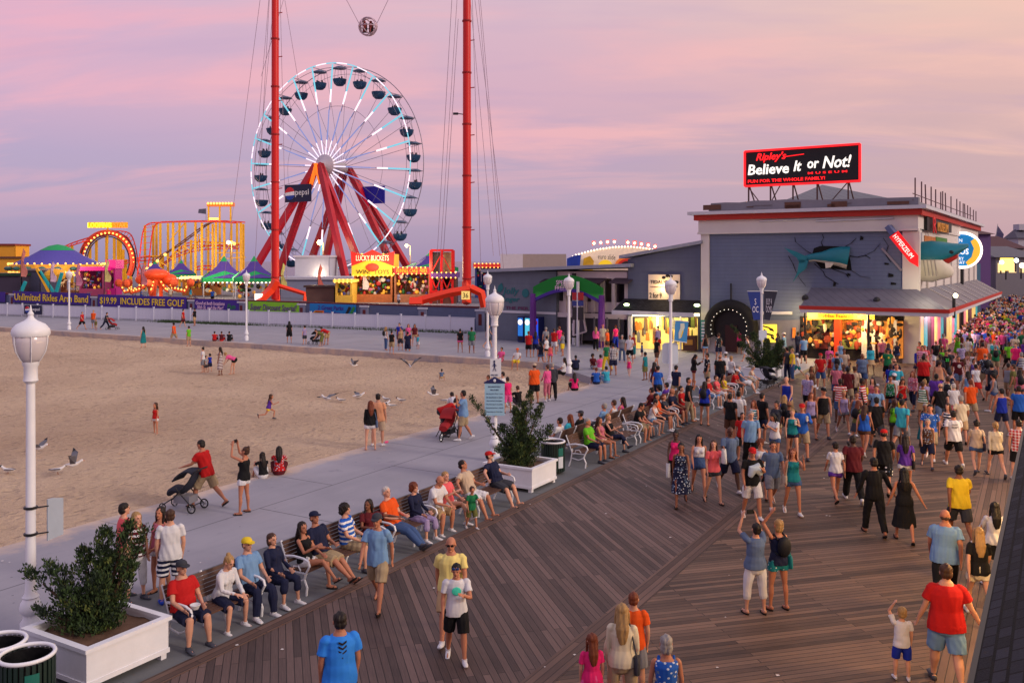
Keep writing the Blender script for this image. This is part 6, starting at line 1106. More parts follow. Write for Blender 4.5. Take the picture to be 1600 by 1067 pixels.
def joints(pose, sex, hs):
    k = (pose, sex, hs)
    if k in JC: return JC[k]
    lean, hy, hpit, LL, RL, LA, RA = POSES[pose]; J = {}
    T = lambda v: rotx(v, -lean)
    sw = .185 if sex == 'm' else .16; hw = .095 if sex == 'm' else .1
    J['spine'] = [T(V(0, 0, z)) for z in (-.07, 0, .08, .16, .27, .37, .44, .49)]; J['neck'] = T(V(0, 0, .53)); J['T'] = T
    hb = J['neck']; Rh = Matrix.Rotation(math.radians(hy), 3, 'Z') @ Matrix.Rotation(math.radians(-lean*.45-hpit), 3, 'X'); J['Rh'] = Rh; J['hc'] = hb+Rh @ V(0, .012, .13*hs); J['hs'] = hs
    for s_, L, A, n in ((-1, LL, LA, 'L'), (1, RL, RA, 'R')):
        a, b, c = L; hip = V(s_*hw, 0, -.03); d = V(s_*math.sin(math.radians(b)), math.sin(math.radians(a)), -math.cos(math.radians(a))).normalized(); kn = hip+d*.43
        q = math.radians(a-c); e = V(s_*math.sin(math.radians(b))*.4, math.sin(q), -math.cos(q)).normalized(); an = kn+e*.41; fa = math.radians(min(40, max(-75, (a-c)*.9))); J[n+'leg'] = (hip, kn, an); J[n+'foot'] = V(s_*.12, math.cos(fa), math.sin(fa)*.9).normalized()
        p, ab, el, inw = A; sh = V(s_*sw, 0, .445); p_, ab_ = math.radians(p), math.radians(ab); u = V(s_*math.sin(ab_), math.sin(p_)*math.cos(ab_), -math.cos(p_)*math.cos(ab_)); eb = sh+u*.285; q = math.radians(p+el); f = V(s_*(math.sin(ab_)*.6-inw), math.sin(q), -math.cos(q)).normalized(); wr = eb+f*.25
        J[n+'arm'] = tuple(T(x) for x in (sh, eb, wr)); J[n+'hand'] = T(f)
    zmin = min(J['Lleg'][2].z, J['Rleg'][2].z)-.075
    J['drop'] = -zmin
    if pose.startswith('sit'): J['drop'] = .54
    if pose == 'floor': J['drop'] = .12
    if pose == 'kneel': J['drop'] = -min(J['Lleg'][1].z, J['Rleg'][1].z, J['Lleg'][2].z, J['Rleg'][2].z)+.06
    J['top'] = J['drop']+J['hc'].z+.105*hs
    JC[k] = J; return J
def remesh(mb, vox, amp=0, freq=18, seed=0):
    me = mb.mesh('tmp'); o = bpy.data.objects.new('tmp', me); COL.objects.link(o); m = o.modifiers.new('r', 'REMESH'); m.mode = 'VOXEL'; m.voxel_size = vox; m.use_smooth_shade = True
    s_ = o.modifiers.new('s', 'SMOOTH'); s_.factor = .5; s_.iterations = 2
    r = bpy.data.meshes.new_from_object(o.evaluated_get(bpy.context.evaluated_depsgraph_get())); bpy.data.objects.remove(o); bpy.data.meshes.remove(me)
    if amp:
        n = len(r.vertices); co = np.empty(n*3, 'f'); no = np.empty(n*3, 'f'); r.vertices.foreach_get('co', co); r.vertex_normals.foreach_get('vector', no); co = co.reshape(-1, 3); no = no.reshape(-1, 3); rs = np.random.RandomState(seed); d = np.zeros(n)
        for k in range(5): w = rs.normal(size=3)*freq*(1+.5*k)*np.array([1, 1, .55]); d += np.sin(co @ w+rs.uniform(0, 6))/(1+.4*k)
        co += no*(amp*d/2)[:, None]; r.vertices.foreach_set('co', co.astype('f').ravel()); r.update()
    r.polygons.foreach_set('use_smooth', [True]*len(r.polygons)); return r
VOX = (.0105, .0165, .027)
PC = {}
X1 = V(1, 0, 0)
def torso(mb, J, rad, i0=0, i1=8, n=14): mb.tube(J['spine'][i0:i1], rad[i0:i1], n, side=X1, rnd=True)
def bodymesh(pose, sex, g, hs, lod):
    k = ('b', pose, sex, g, hs, lod)
    if k in PC: return PC[k]
    J = joints(pose, sex, hs); mb = MB(); m = sex == 'm'
    r = [(.13, .10), (.15, .105), (.14, .10), (.125, .092), (.14, .10), (.155, .10), (.15, .085), (.08, .065)] if m else [(.14, .11), (.155, .115), (.135, .1), (.11, .085), (.125, .1), (.135, .095), (.125, .078), (.065, .055)]
    torso(mb, J, [(a*g, b*(g*1.25-.25)) for a, b in r]); mb.tube([J['spine'][6], J['neck'], J['hc']-J['Rh'] @ V(0, .02, .03)], [(.075, .065), (.056, .058), (.052, .054)], 10, side=X1, rnd=True)
    if not m: 
        for s_ in (-1, 1): mb.ell(J['T'](V(s_*.065, .085, .32)), (.062, .05, .06), n=8, m=5)
    h, R = J['hc'], J['Rh']; mb.ell(h+R @ V(0, -.008, .018)*hs, tuple(q*hs for q in (.077, .094, .09)), R, 14, 9); mb.ell(h+R @ V(0, .028, -.04)*hs, tuple(q*hs for q in (.056, .064, .078)), R, 12, 8)
    if lod < 2:
        mb.ell(h+R @ V(0, .094, -.022)*hs, (.014*hs, .02*hs, .024*hs), R, 8, 5); mb.ell(h+R @ V(0, .082, -.092)*hs, (.024*hs, .018*hs, .018*hs), R, 8, 5); mb.ell(h+R @ V(0, .083, .018)*hs, (.045*hs, .014*hs, .012*hs), R, 8, 5)
        for s_ in (-1, 1): mb.ell(h+R @ V(s_*.078, -.002, -.015)*hs, (.012*hs, .02*hs, .032*hs), R, 8, 5)
    f = 1 if m else .86; gl = 1+(g-1)*.6
    for n_ in 'LR':
        hp_, kn, an = J[n_+'leg']; c = kn.lerp(an, .35)+V(0, -.012, 0); mb.tube([hp_, hp_.lerp(kn, .5), kn, c, kn.lerp(an, .75), an], [.083*gl, .072*gl, .054*f*gl, .056*f*gl, .038*f, .036*f], 10, rnd=True); mb.ell(hp_, .08*gl, n=10, m=6)
        fd = J[n_+'foot']; mb.tube([an+V(0, 0, -.02)-fd*.04, an+V(0, 0, -.045)+fd*.05, an+V(0, 0, -.052)+fd*.14], [(.034, .034), (.04, .03), (.036, .018)], 8, rnd=True)
        sh, eb, wr = J[n_+'arm']; mb.tube([V(sh.x*.9, sh.y, sh.z-.01), sh.lerp(eb, .12), sh.lerp(eb, .45), eb, eb.lerp(wr, .35), wr], [.044*f*g, .047*f*g, .044*f*g, .039*f, .038*f, .026*f], 9, rnd=True); hd = J[n_+'hand']
        if lod == 2: mb.tube([wr, wr+hd*.07, wr+hd*.15], [(.026, .024), (.036, .02), (.022, .016)], 8, rnd=True)
        else:
            s_ = -1 if n_ == 'L' else 1; sd = J['T'](V(0, 1, 0)); sd = (sd-hd*sd.dot(hd)); sd = sd.normalized() if sd.length > .2 else V(1, 0, 0); pn = hd.cross(sd).normalized()*(-s_)
            mb.tube([wr, wr+hd*.045, wr+hd*.085], [(.028, .02), (.04, .018), (.038, .015)], 8, side=sd, rnd=True)
            for q, (o_, L) in enumerate(((.03, .065), (.011, .078), (-.009, .072), (-.028, .056))):
                b = wr+hd*.085+sd*o_; mb.tube([b, b+hd*L*.45+sd*o_*.12, b+hd*L*.8-pn*L*.28+sd*o_*.25], [.0095, .009, .007], 6, rnd=True)
            b = wr+hd*.03+sd*.03; mb.tube([b, b+hd*.03+sd*.03, b+hd*.06+sd*.038-pn*.012], [.012, .0105, .008], 6, rnd=True)
    PC[k] = remesh(mb, VOX[lod]); return PC[k]
def topmesh(kind, pose, sex, g, hs, lod, seed=0):
    k = ('t', kind, pose, sex, g, lod, seed)
    if k in PC: return PC[k]
    J = joints(pose, sex, hs); mb = MB(); m = sex == 'm'; e = .022+(.006 if lod == 2 else 0)
    r = [(.19, .142), (.183, .138), (.172, .13), (.158, .118), (.16, .12), (.17, .115), (.155, .095), (.085, .07)] if m else [(.188, .148), (.186, .146), (.166, .128), (.134, .11), (.14, .118), (.15, .12), (.135, .09), (.08, .068)]
    r = [(a*g+e*.5, b*(g*1.25-.25)+e*.5) for a, b in r]; i0 = 1 if pose.startswith('sit') or pose in ('floor', 'kneel', 'squat') else 0
    if kind in ('crop',): i0 = 3
    i1 = 7 if kind in ('tank', 'dress', 'crop', 'vest') else 8
    if i0 == 0 and m: mb.tube([J['T'](V(0, 0, -.12)), J['T'](V(0, 0, -.03))], [(r[0][0]*1.0, r[0][1]*1.0), r[0]], 14, side=X1)
    mb.tube(J['spine'][i0:i1], r[i0:i1], 16, side=X1)
    if i1 == 7:
        for s_ in (-1, 1): mb.tube([J['T'](V(s_*.085, .03, .40)), J['T'](V(s_*.1, 0, .485)), J['T'](V(s_*.085, -.03, .40))], [.03, .02, .03], 6)
    if not m:
        for s_ in (-1, 1): mb.ell(J['T'](V(s_*.065, .095, .32)), (.068, .058, .066), n=8, m=5)
    if m and g > 1.12: mb.ell(J['T'](V(0, .06, .14)), (.15*g, .12*g, .14), n=12, m=7)
    f = (1 if m else .88)
    if i1 == 8:
        for n_ in 'LR':
            sh, eb, wr = J[n_+'arm']; mb.ell(V(sh.x*.93, sh.y, sh.z)-V(0, 0, .012), .067*f*(1+(g-1)*.3), n=10, m=6)
            if kind == 'long': mb.tube([sh, sh.lerp(eb, .5), eb, eb.lerp(wr, .5), eb.lerp(wr, .94)], [.06*f*g, .056*f*g, .049*f, .045*f, .036*f], 10)
            else: mb.tube([sh, sh.lerp(eb, .35), sh.lerp(eb, .62)], [.06*f*(1+(g-1)*.4), .062*f*g, .067*f*g], 10)
    if kind == 'dress': skirt(mb, J, g, .55)
    PC[k] = remesh(mb, VOX[lod]*.95, .009 if lod < 2 else .006, 15, seed); return PC[k]
def skirt(mb, J, g, L):
    a = (J['Lleg'][0]+J['Rleg'][0])/2; b = (J['Lleg'][1]+J['Rleg'][1])/2; w = abs(J['Lleg'][1].x-J['Rleg'][1].x)/2; dpt = abs(J['Lleg'][1].y-J['Rleg'][1].y)/2; d = (b-a); t = min(1.5, L/.43)
    mb.tube([a+V(0, 0, .1), a, a+d*t*.5, a+d*t], [(.14*g, .115*g), (.185*g, .145*g), (.17*g+w*.5, .13+dpt*.5), (.15*g+w, .13+dpt)], 16, side=X1)
def botmesh(kind, pose, sex, g, hs, lod, seed=0):
    k = ('o', kind, pose, sex, g, lod, seed)
    if k in PC: return PC[k]
    J = joints(pose, sex, hs); mb = MB(); m = sex == 'm'; e = .012+(.008 if lod == 2 else 0); gl = 1+(g-1)*.6
    r0 = [(.15, .122), (.162, .122), (.15, .11)] if m else [(.158, .13), (.168, .13), (.148, .112)]
    mb.tube(J['spine'][:3], [(a*g+e, b*(g*1.25-.25)+e) for a, b in r0], 14, side=X1, rnd=True)
    if kind == 'skirt': skirt(mb, J, g, .34)
    else:
        fr = dict(shorts=.92, short=.36, capri=1.5, trousers=1.96, jeans=1.96)[kind]; fl = dict(shorts=.028, short=.02, capri=.012, trousers=.022, jeans=.012)[kind]+e*.5
        for n_ in 'LR':
            hp_, kn, an = J[n_+'leg']; mb.ell(hp_, .09*gl+e*.5, n=10, m=6)
            if fr <= 1: mb.tube([hp_, hp_.lerp(kn, fr*.5), hp_.lerp(kn, fr)], [(.088+fl*.35)*gl, (.09-.022*fr*.5+fl)*gl, (.092-.028*fr+fl*1.1)*gl], 10)
            else: mb.tube([hp_, hp_.lerp(kn, .5), kn, kn.lerp(an, min(.35, fr-1)), kn.lerp(an, fr-1)], [(.088+fl*.3)*gl, (.075+fl)*gl, (.058+fl)*gl, (.056+fl)*gl, .042+fl], 10)
    PC[k] = remesh(mb, VOX[lod]*.95, .009 if lod < 2 else .004, 15, seed+5); return PC[k]
def hairmesh(kind, pose, sex, hs, lod):
    k = ('h', kind, pose, sex, hs, lod)
    if k in PC: return PC[k]
    J = joints(pose, sex, hs); h, R = J['hc'], J['Rh']; mb = MB(); E = lambda c, r_, n=12: mb.ell(h+R @ V(*c)*hs, tuple(q*hs for q in r_), R, n, 8)
    if kind == 'bald': E((0, -.05, -.03), (.078, .055, .04))
    elif kind == 'curly': E((0, -.02, .03), (.105, .11, .105)); E((0, -.05, -.04), (.1, .075, .08))
    elif kind == 'cap': E((0, -.03, -.005), (.082, .075, .08))
    else: E((0, -.02, .035), (.086, .097, .086)); E((0, -.045, -.02), (.083, .068, .075))
    if kind in ('long', 'pony', 'bob'):
        if kind == 'bob': E((0, -.035, -.06), (.09, .075, .08))
        elif kind == 'long':
            sp_ = J['T'](V(0, -.12, .36)); mb.tube([h+R @ V(0, -.055, .02)*hs, h+R @ V(0, -.08, -.07)*hs, J['T'](V(0, -.115, .46)), sp_, J['T'](V(0, -.125, .27))], [(.08, .05), (.088, .05), (.095, .045), (.08, .035), (.045, .02)], 12, side=X1, rnd=True)
            for s_ in (-1, 1): mb.tube([h+R @ V(s_*.07, .01, .03)*hs, h+R @ V(s_*.082, .0, -.06)*hs, J['T'](V(s_*.09, .02, .44)), J['T'](V(s_*.085, .07, .36))], [.026, .026, .022, .012], 7, rnd=True)
        else: mb.tube([h+R @ V(0, -.1, .05)*hs, h+R @ V(0, -.15, .02)*hs, h+R @ V(0, -.16, -.08)*hs, h+R @ V(0, -.14, -.17)*hs], [.03, .034, .03, .014], 8, rnd=True)
    if kind == 'bun': E((0, -.07, .11), (.042, .042, .04))
    PC[k] = remesh(mb, VOX[lod]*.8, .006 if kind != 'curly' else .014, 40 if kind != 'curly' else 60, 3); return PC[k]
def capmesh(pose, sex, hs, back=False):
    k = ('c', pose, sex, hs, back)
    if k in PC: return PC[k]
    J = joints(pose, sex, hs); h, R = J['hc'], J['Rh']; mb = MB(); rings = []
    for z, r_ in ((.035, 1.0), (.06, 1.0), (.09, .9), (.115, .62), (.125, .2)): rings.append([h+R @ V(.09*r_*math.cos(a), -.012+.104*r_*math.sin(a), z)*hs for a in [2*math.pi*j/16 for j in range(16)]])
    mb.ring(rings); s_ = -1 if back else 1
    top = [V(x, s_*y, z) for x, y, z in ((-.075, .06, .045), (-.066, .13, .04), (-.03, .168, .032), (.03, .168, .032), (.066, .13, .04), (.075, .06, .045))]; top = top if s_ > 0 else top[::-1]
    mb.poly([h+R @ p*hs for p in top][::-1], R @ V(0, 0, .012)); PC[k] = mb.mesh('cap', 50); return PC[k]
def shoemesh(pose, sex, hs, n_, kind):
    k = ('s', pose, sex, n_, kind)
    if k in PC: return PC[k]
    J = joints(pose, sex, hs); an = J[n_+'leg'][2]; fd = J[n_+'foot']; mb = MB(); up = V(0, 0, 1)-fd*fd.z; up.normalize(); sd = fd.cross(up); o = an-up*.078+V(0, 0, 0)
    if kind == 'sandal':
        mb.ring([[o+fd*(.055+.125*math.cos(a))+sd*(.044*math.sin(a))+up*z for a in [2*math.pi*j/14 for j in range(14)]] for z in (0, .022)]); mb.tube([o+fd*.1+sd*.045+up*.02, o+fd*.1+up*.058, o+fd*.1-sd*.045+up*.02], .008, 5)
    else:
        mb.tube([o-fd*.06+up*.042, o+fd*.0+up*.045, o+fd*.09+up*.035, o+fd*.165+up*.026], [(.034, .042), (.042, .045), (.046, .034), (.036, .022)], 10, side=sd, rnd=True)
        if kind == 'boot': mb.tube([o+up*.05, o+up*.17, o+up*.28], [.05, .052, .058], 10)
        else: mb.tube([o+up*.05, o+up*.1], [.046, .046], 10)
    PC[k] = mb.mesh('shoe', 45); return PC[k]
def bagmesh(kind, pose, sex, hs):
    k = ('g', kind, pose, sex)
    if k in PC: return PC[k]
    J = joints(pose, sex, hs); T = J['T']; mb = MB()
    if kind == 'backpack': mb.ell(T(V(0, -.19, .3)), (.14, .09, .2), n=12, m=7); [mb.tube([T(V(s_*.1, -.14, .42)), T(V(s_*.1, 0, .5)), T(V(s_*.1, .12, .38)), T(V(s_*.12, .05, .2)), T(V(s_*.1, -.14, .15))], .018, 5) for s_ in (-1, 1)]
    elif kind == 'bag':
        c = T(V(.2, -.02, -.02)); mb.ring([[c+V(.05*math.cos(a), .15*math.sin(a)*q, z) for a in [2*math.pi*j/14 for j in range(14)]] for z, q in ((-.14, .8), (-.12, 1), (.05, .95), (.1, .75))]); mb.tube([c+V(0, .1, .08), T(V(.17, .08, .3)), T(V(.1, 0, .5)), T(V(.15, -.1, .3)), c+V(0, -.1, .08)], .012, 5)
    elif kind == 'sling': c = T(V(.2, .02, -.0)); mb.ell(c, (.04, .1, .08)); mb.tube([c, T(V(.06, .14, .3)), T(V(-.1, .02, .5)), T(V(.02, -.14, .3)), c], .012, 5, closed=False)
    elif kind in ('tote', 'tote_r'): n_ = 'L' if kind == 'tote' else 'R'; w = J[n_+'arm'][2]+J[n_+'hand']*.1; mb.ring([[w+V(.06*math.cos(a), .13*math.sin(a)*q, z) for a in [2*math.pi*j/12 for j in range(12)]] for z, q in ((-.42, .95), (-.38, 1.1), (-.15, .8), (-.04, .3))])
    elif kind in ('phone', 'camera'): w = (J['Larm'][2]+J['Rarm'][2])/2+J['Lhand']*.1; mb.box(w.x-.075, w.x+.075, w.y-.01, w.y+.012, w.z-.035, w.z+.045)
    elif kind == 'drink': w = J['Larm'][2]+J['Lhand']*.08+V(0, .03, 0); mb.lathe([(.028, -.06), (.04, .08), (.042, .085), (.01, .1)], w, 10)
    elif kind == 'bowl': w = (J['Larm'][2]+J['Rarm'][2])/2+V(0, .06, .02); mb.lathe([(.05, -.04), (.085, .03), (.08, .035), (.01, .0)], w, 14)
    elif kind == 'towel':
        mb.tube([T(V(-.16, .12, .2)), T(V(-.06, .17, .33)), T(V(.05, .17, .3)), T(V(.1, .16, .14))], [(.09, .07), (.13, .08), (.12, .07), (.07, .04)], 12, rnd=True)
    elif kind == 'board': w = J['Larm'][2]+J['Lhand']*.08; mb.ell(w, (.05, .3, .1))
    PC[k] = mb.mesh(kind, 50); return PC[k]
NAMES = dict(drink='cup', bowl='food_bowl', board='skim_board', tote='carrier_bag', tote_r='carrier_bag')
LABELS = {}; PLIST = []; TAKEN = {}
HWORD = dict(short='short {} hair', long='long {} hair', pony='{} ponytail', bob='{} bobbed hair', bun='{} hair in a bun', curly='curly {} hair', bald='bald head', cap='a cap')
PWORD = dict(stand='standing', stand2='standing', walk='walking', walk2='walking', stroll='strolling', phone='holding phone', photo='taking photo', cross='arms crossed', hold='walking', face='hand at face', push='pushing', bend='bending over', run='running', wave='arm raised', handhold='holding hands', kneel='kneeling', floor='sitting', squat='crouching', shoulder='arm out')
def lcol(name): return CC.get(name, CC['grey'])
def person(px, y, H, hd, pose, sex, top, bot, hair='short dark', skin='l', ex='', label=None, place='', g=None, ground=False, bench=None, pos=None, group=None, lod=None, seed=0):
    """px,y: photo column and row of the head top (or of the feet when ground=True); used once to find the spot on the ground"""
    hs = 1.0 if H > 1.45 else (1.14 if H > 1.15 else 1.3); J = joints(pose, sex, hs); k = H/1.75 if hs == 1 else H/(J['top'] if pose in ('stand', 'walk') else 1.75+.2*(hs-1))
    k = H/1.75 if hs == 1 else H/(1.75+.235*(hs-1)); topz = J['top']*k
    if pos is not None: loc = Vector(pos)
    elif bench is not None:
        s_ = ((px-800)/F*(NV*bench).y-(NV*bench).x)/(U.x-(px-800)/F*U.y); loc = un(s_, bench+(-.08 if hd < 0 else .08))
    else:
        Y = F*CH/(y-HOR) if ground else F*(CH-topz)/(y-HOR); loc = V((px-800)/F*Y, Y, 0); s_, n_ = U.dot(loc), NV.dot(loc); zz = sz(s_, n_) if (n_ < -19.4 and s_ < 47.2 and (s_-42.3)*6.2 < (-19.4-n_)*5.8) else 0
        if zz < -.02: Y = F*(CH-zz)/(y-HOR) if ground else F*(CH-zz-topz)/(y-HOR); loc = V((px-800)/F*Y, Y, zz)
    n_ = NV.dot(loc); s_ = U.dot(loc)
    if loc.z == 0 and n_ > -11.3: loc.z = .022
    if lod is None: lod = 0 if loc.y < 27 else (1 if loc.y < 46 else 2)
    if g is None: g = 1.0
    if lod == 2: g = 1.0 if g < 1.1 else 1.2
    tw = top.split(); bw = bot.split() if bot else []
    pat = tw[0] if tw[0] in ('striped', 'plaid', 'floral', 'print') else None
    if pat: tw = tw[1:]
    tc_, tk = tw[0], tw[1]
    hw = hair.split(); hk, hcol = (hw[0], hw[1]) if len(hw) > 1 else (hw[0], 'dark')
    t = bpy.data.objects.new('person', bodymesh(pose, sex, g, hs, lod)); COL.objects.link(t)
    if not t.data.materials: t.data.materials.append(SKIN)
    t.data.name = 'person'; t.location = loc+V(0, 0, J['drop']*k); t.rotation_euler = (0, 0, math.radians(hd)); t.scale = (k, k, k)
    rr = random.Random(int(px*7+y*13)); jit = rr.uniform(.9, 1.1); t.color = (*[min(1, c*jit*.9) for c in srgb(SK[skin])], 1)
    def ch(me, name, m_, col, lab=None):
        if not me.materials: me.materials.append(m_)
        if me.name.startswith('tmp'): me.name = name
        o = bpy.data.objects.new(name, me); COL.objects.link(o); o.parent = t; o.color = (*[c*(.86 if name not in ('sunglasses', 'shoe') else 1) for c in srgb(col)], 1)
        if me.materials[0] != m_: o.material_slots[0].link = 'OBJECT'; o.material_slots[0].material = m_
        return o
    ck = {'polo': 'tee', 'shirt': 'tee', 'sweater': 'long', 'jacket': 'long', 'hoodie': 'long', 'top': 'tank', 'jersey': 'tee', 'suit': 'long', 'cardigan': 'long'}.get(tk, tk); sd_ = seed if lod < 2 else 0
    tm = {'striped': STRI, 'plaid': PLAI, 'floral': FLOR, 'print': PRIN}.get(pat, CLOTH)
    ch(topmesh(ck, pose, sex, g, hs, lod, sd_), 'dress' if tk == 'dress' else 'shirt' if ck != 'long' else 'jacket', tm, lcol(tc_))
    if bw and tk != 'dress':
        bp = bw[0] in ('striped', 'plaid', 'floral', 'print'); bc = bw[1] if bp else bw[0]
        ch(botmesh(bw[-1], pose, sex, g, hs, lod, sd_), bw[-1] if bw[-1] != 'short' else 'shorts', {'striped': STRI, 'plaid': PLAI, 'floral': FLOR, 'print': PRIN}[bw[0]] if bp else CLOTH, lcol(bc))
    hc = HC.get(hcol, HC['dark'])
    if hk == 'cap': ch(hairmesh('cap', pose, sex, hs, lod), 'hair', HAIR, HC['dark']); ch(capmesh(pose, sex, hs), 'cap', CLOTH, CC.get(hcol, CC['navy']))
    else: ch(hairmesh(hk, pose, sex, hs, lod), 'hair', HAIR, hc if hk != 'bald' else HC['brown'])
    if lod < 2:
        sk_ = 'boot' if 'boot' in ex else ('sandal' if ('sandal' in ex or (not 'sneak' in ex and rr.random() < .4)) else 'sneaker'); scol = (30, 28, 30) if 'boot' in ex or sk_ == 'sandal' else ((216, 216, 222) if 'white' in ex or rr.random() < .5 else (70, 72, 84))
        if 'blueshoe' in ex: sk_, scol = 'sneaker', (30, 70, 190)
        if 'bare' not in ex:
            for n_ in 'LR': ch(shoemesh(pose, sex, hs, n_, sk_), 'shoe' if sk_ != 'sandal' else 'sandal', SHOE, scol)
    h, R = J['hc'], J['Rh']
    if lod == 0:
        kk = ('e', pose, sex, hs)
        if kk not in PC:
            mb = MB()
            for s1 in (-1, 1): mb.ell(h+R @ V(s1*.028, .081, .0)*hs, (.014*hs, .007*hs, .007*hs), R, 8, 5); mb.obox(h+R @ V(s1*.03-.016, .084, .018)*hs, R @ V(.032, 0, 0), R @ V(0, .006, 0), R @ V(0, 0, .005))
            mb.ell(h+R @ V(0, .086, -.068)*hs, (.02*hs, .006*hs, .005*hs), R, 8, 4); PC[kk] = mb.mesh('face_features', 60)
        ch(PC[kk], 'face_features', HAIR, (70, 34, 32))
    if 'glasses' in ex:
        kk = ('gl', pose, sex, hs)
        if kk not in PC: mb = MB(); [mb.obox(h+R @ V(s1*.03-.024, .09, -.014)*hs, R @ V(.048, 0, 0)*hs, R @ V(0, .01, 0)*hs, R @ V(0, 0, .03)*hs) for s1 in (-1, 1)]; mb.obox(h+R @ V(-.08, .085, .006)*hs, R @ V(.16, 0, 0)*hs, R @ V(0, .008, 0)*hs, R @ V(0, 0, .008)*hs); PC[kk] = mb.mesh('sunglasses')
        ch(PC[kk], 'sunglasses', SHOE, (20, 20, 24))
    if 'goggles' in ex:
        mb = MB(); [mb.ell(h+R @ V(s1*.034, .088, .062)*hs, (.032*hs, .016*hs, .024*hs), R, 10, 6) for s1 in (-1, 1)]; ch(mb.mesh('goggles', 50), 'goggles', SHOE, (20, 60, 120))
    if 'beard' in ex:
        mb = MB(); mb.ell(h+R @ V(0, .07, -.11)*hs, (.05, .035, .075), R, 10, 7); ch(mb.mesh('beard', 60), 'beard', HAIR, HC['white'])
    for b in ('backpack', 'sling', 'tote_r', 'tote', 'phone', 'camera', 'drink', 'bowl', 'towel', 'board'):
        if b in ex.split(): ch(bagmesh(b, pose, sex, hs), NAMES.get(b, b), SHOE, dict(backpack=(24, 26, 34), sling=(70, 60, 60), tote=(226, 226, 226), tote_r=(226, 226, 226), phone=(20, 20, 24), camera=(24, 24, 28), drink=(226, 226, 220), bowl=(226, 226, 230), towel=(206, 220, 226), board=(20, 110, 120))[b])
    for q in ex.split():
        if q.startswith('bag'): ch(bagmesh('bag', pose, sex, hs), 'bag', SHOE, CC.get(q[4:], (30, 30, 34)))
    # label
    tn = (pat+' ' if pat else '')+tc_+' '+tk; bn = bot.replace(' short', ' shorts').replace('shortss', 'shorts') if bw else ''; hn = HWORD[hk].format(hcol) if hk not in ('cap', 'bald') else (hcol+' cap' if hk == 'cap' else 'bald head')
    if not label:
        pw = PWORD.get(pose, 'seated'); kid = 'small child' if H < 1.2 else ('youngster' if H < 1.45 else 'person'); base = '%s %s, %s' % (kid, 'in '+tn+(' and '+bn if bn and tk != 'dress' else ''), hn)
        label = base+', '+pw+(' '+place if place else '')
        if len(label.replace(',', '').split()) > 16: label = base+(' '+place if place else '')
        if len(label.split()) > 16: label = ' '.join(label.split()[:16])
    tag(t, label, 'person', group); PLIST.append((t, tn, loc, s_))
    if label in LABELS: LABELS[label].append(t)
    else: LABELS[label] = [t]
    return t
P = person; FW, BK = 150, -30          # facing back along the boardwalk to the camera / away from it
# ---- seated on the near benches
def SB(px, pose, sex, top, bot, hair, skin='l', ex='', label=None, H=1.72, g=1.0, hd=-120, place=''): return P(px, 0, H, hd, pose, sex, top, bot, hair, skin, ex, label, place, g=g, bench=BN, seed=int(px) % 7, lod=0 if px < 800 else 1, group='people seated along the benches')
SB(293, 'sit', 'm', 'red polo', 'navy shorts', 'cap charcoal', 'l', 'sneak bowl', 'seated man in red polo and dark cap holding a white bowl, end of nearest bench', 1.76, 1.18, -128)
SB(352, 'sitlean', 'f', 'white cardigan', 'navy shorts', 'bun blond', 'l', 'sneak', 'seated woman in white cardigan with blonde bun bent over her phone', 1.66, 1.05)
SB(395, 'sit', 'm', 'sky tee', 'navy jeans', 'cap yellow', 'l', 'sneak white', 'seated man in light blue tee, jeans and yellow cap', 1.76, 1.1, -126)
SB(434, 'sit', 'f', 'navy jacket', 'navy capri', 'bob brown', 'l', 'sneak white', 'seated woman in navy jacket with short brown bob and white sneakers', 1.66, 1.1)
SB(482, 'sitcross', 'f', 'black tank', 'white short', 'long dark', 't', 'sandal', 'seated woman in black tank top with long dark hair and white shorts', 1.68, 1.0, -112)
SB(506, 'sitlegs', 'm', 'navy tee', 'khaki shorts', 'cap navy', 't', 'sandal', 'seated man in navy tee and khaki shorts stretching out his legs', 1.8, 1.1)
SB(549, 'sit', 'm', 'striped blue shirt', 'khaki shorts', 'curly dark', 'l', 'sneak', 'seated man in blue striped shirt with curly dark hair', 1.76, 1.12, -100)
SB(582, 'sitside', 'f', 'maroon shirt', 'floral black capri', 'long dark', 'b', 'sandal', 'seated woman with dark hair turned to talk behind the walking man', 1.66, 1.0, -150)
SB(618, 'sitlegs', 'm', 'orange shirt', 'denim jeans', 'short white', 'l', 'sneak', 'white haired old man in orange shirt and jeans stretched out on bench', 1.8, 1.12, -118)
SB(655, 'sit', 'f', 'navy jacket', 'lilac capri', 'curly red', 'l', 'sneak', 'seated woman in dark jacket with curly red hair', 1.66, 1.05)
SB(682, 'sitlean', 'm', 'white tee', 'tan shorts', 'bald', 't', 'sneak', 'seated bald man in white tee leaning forward', 1.76, 1.15, -122)
SB(704, 'sitcross', 'f', 'coral shirt', 'white short', 'bob blond', 'l', 'sneak white', 'seated woman in coral shirt and white shorts with blonde bob', 1.66, 1.1)
SB(738, 'sitback', 'm', 'beige tee', 'white shorts', 'short dark', 't', 'sandal', 'seated man in beige tee leaning back with arm along the bench', 1.8, 1.1)
SB(779, 'sitback', 'm', 'navy tee', 'charcoal shorts', 'cap red', 'l', 'sandal beard glasses', 'bearded man in navy tee and red headband seated beside the planter', 1.78, 1.15)
P(737, 826, 1.02, -150, 'hold', 'm', 'green tee', 'olive shorts', 'short brown', 't', 'sneak', 'toddler in green tee standing against the bench between two adults', ground=True)
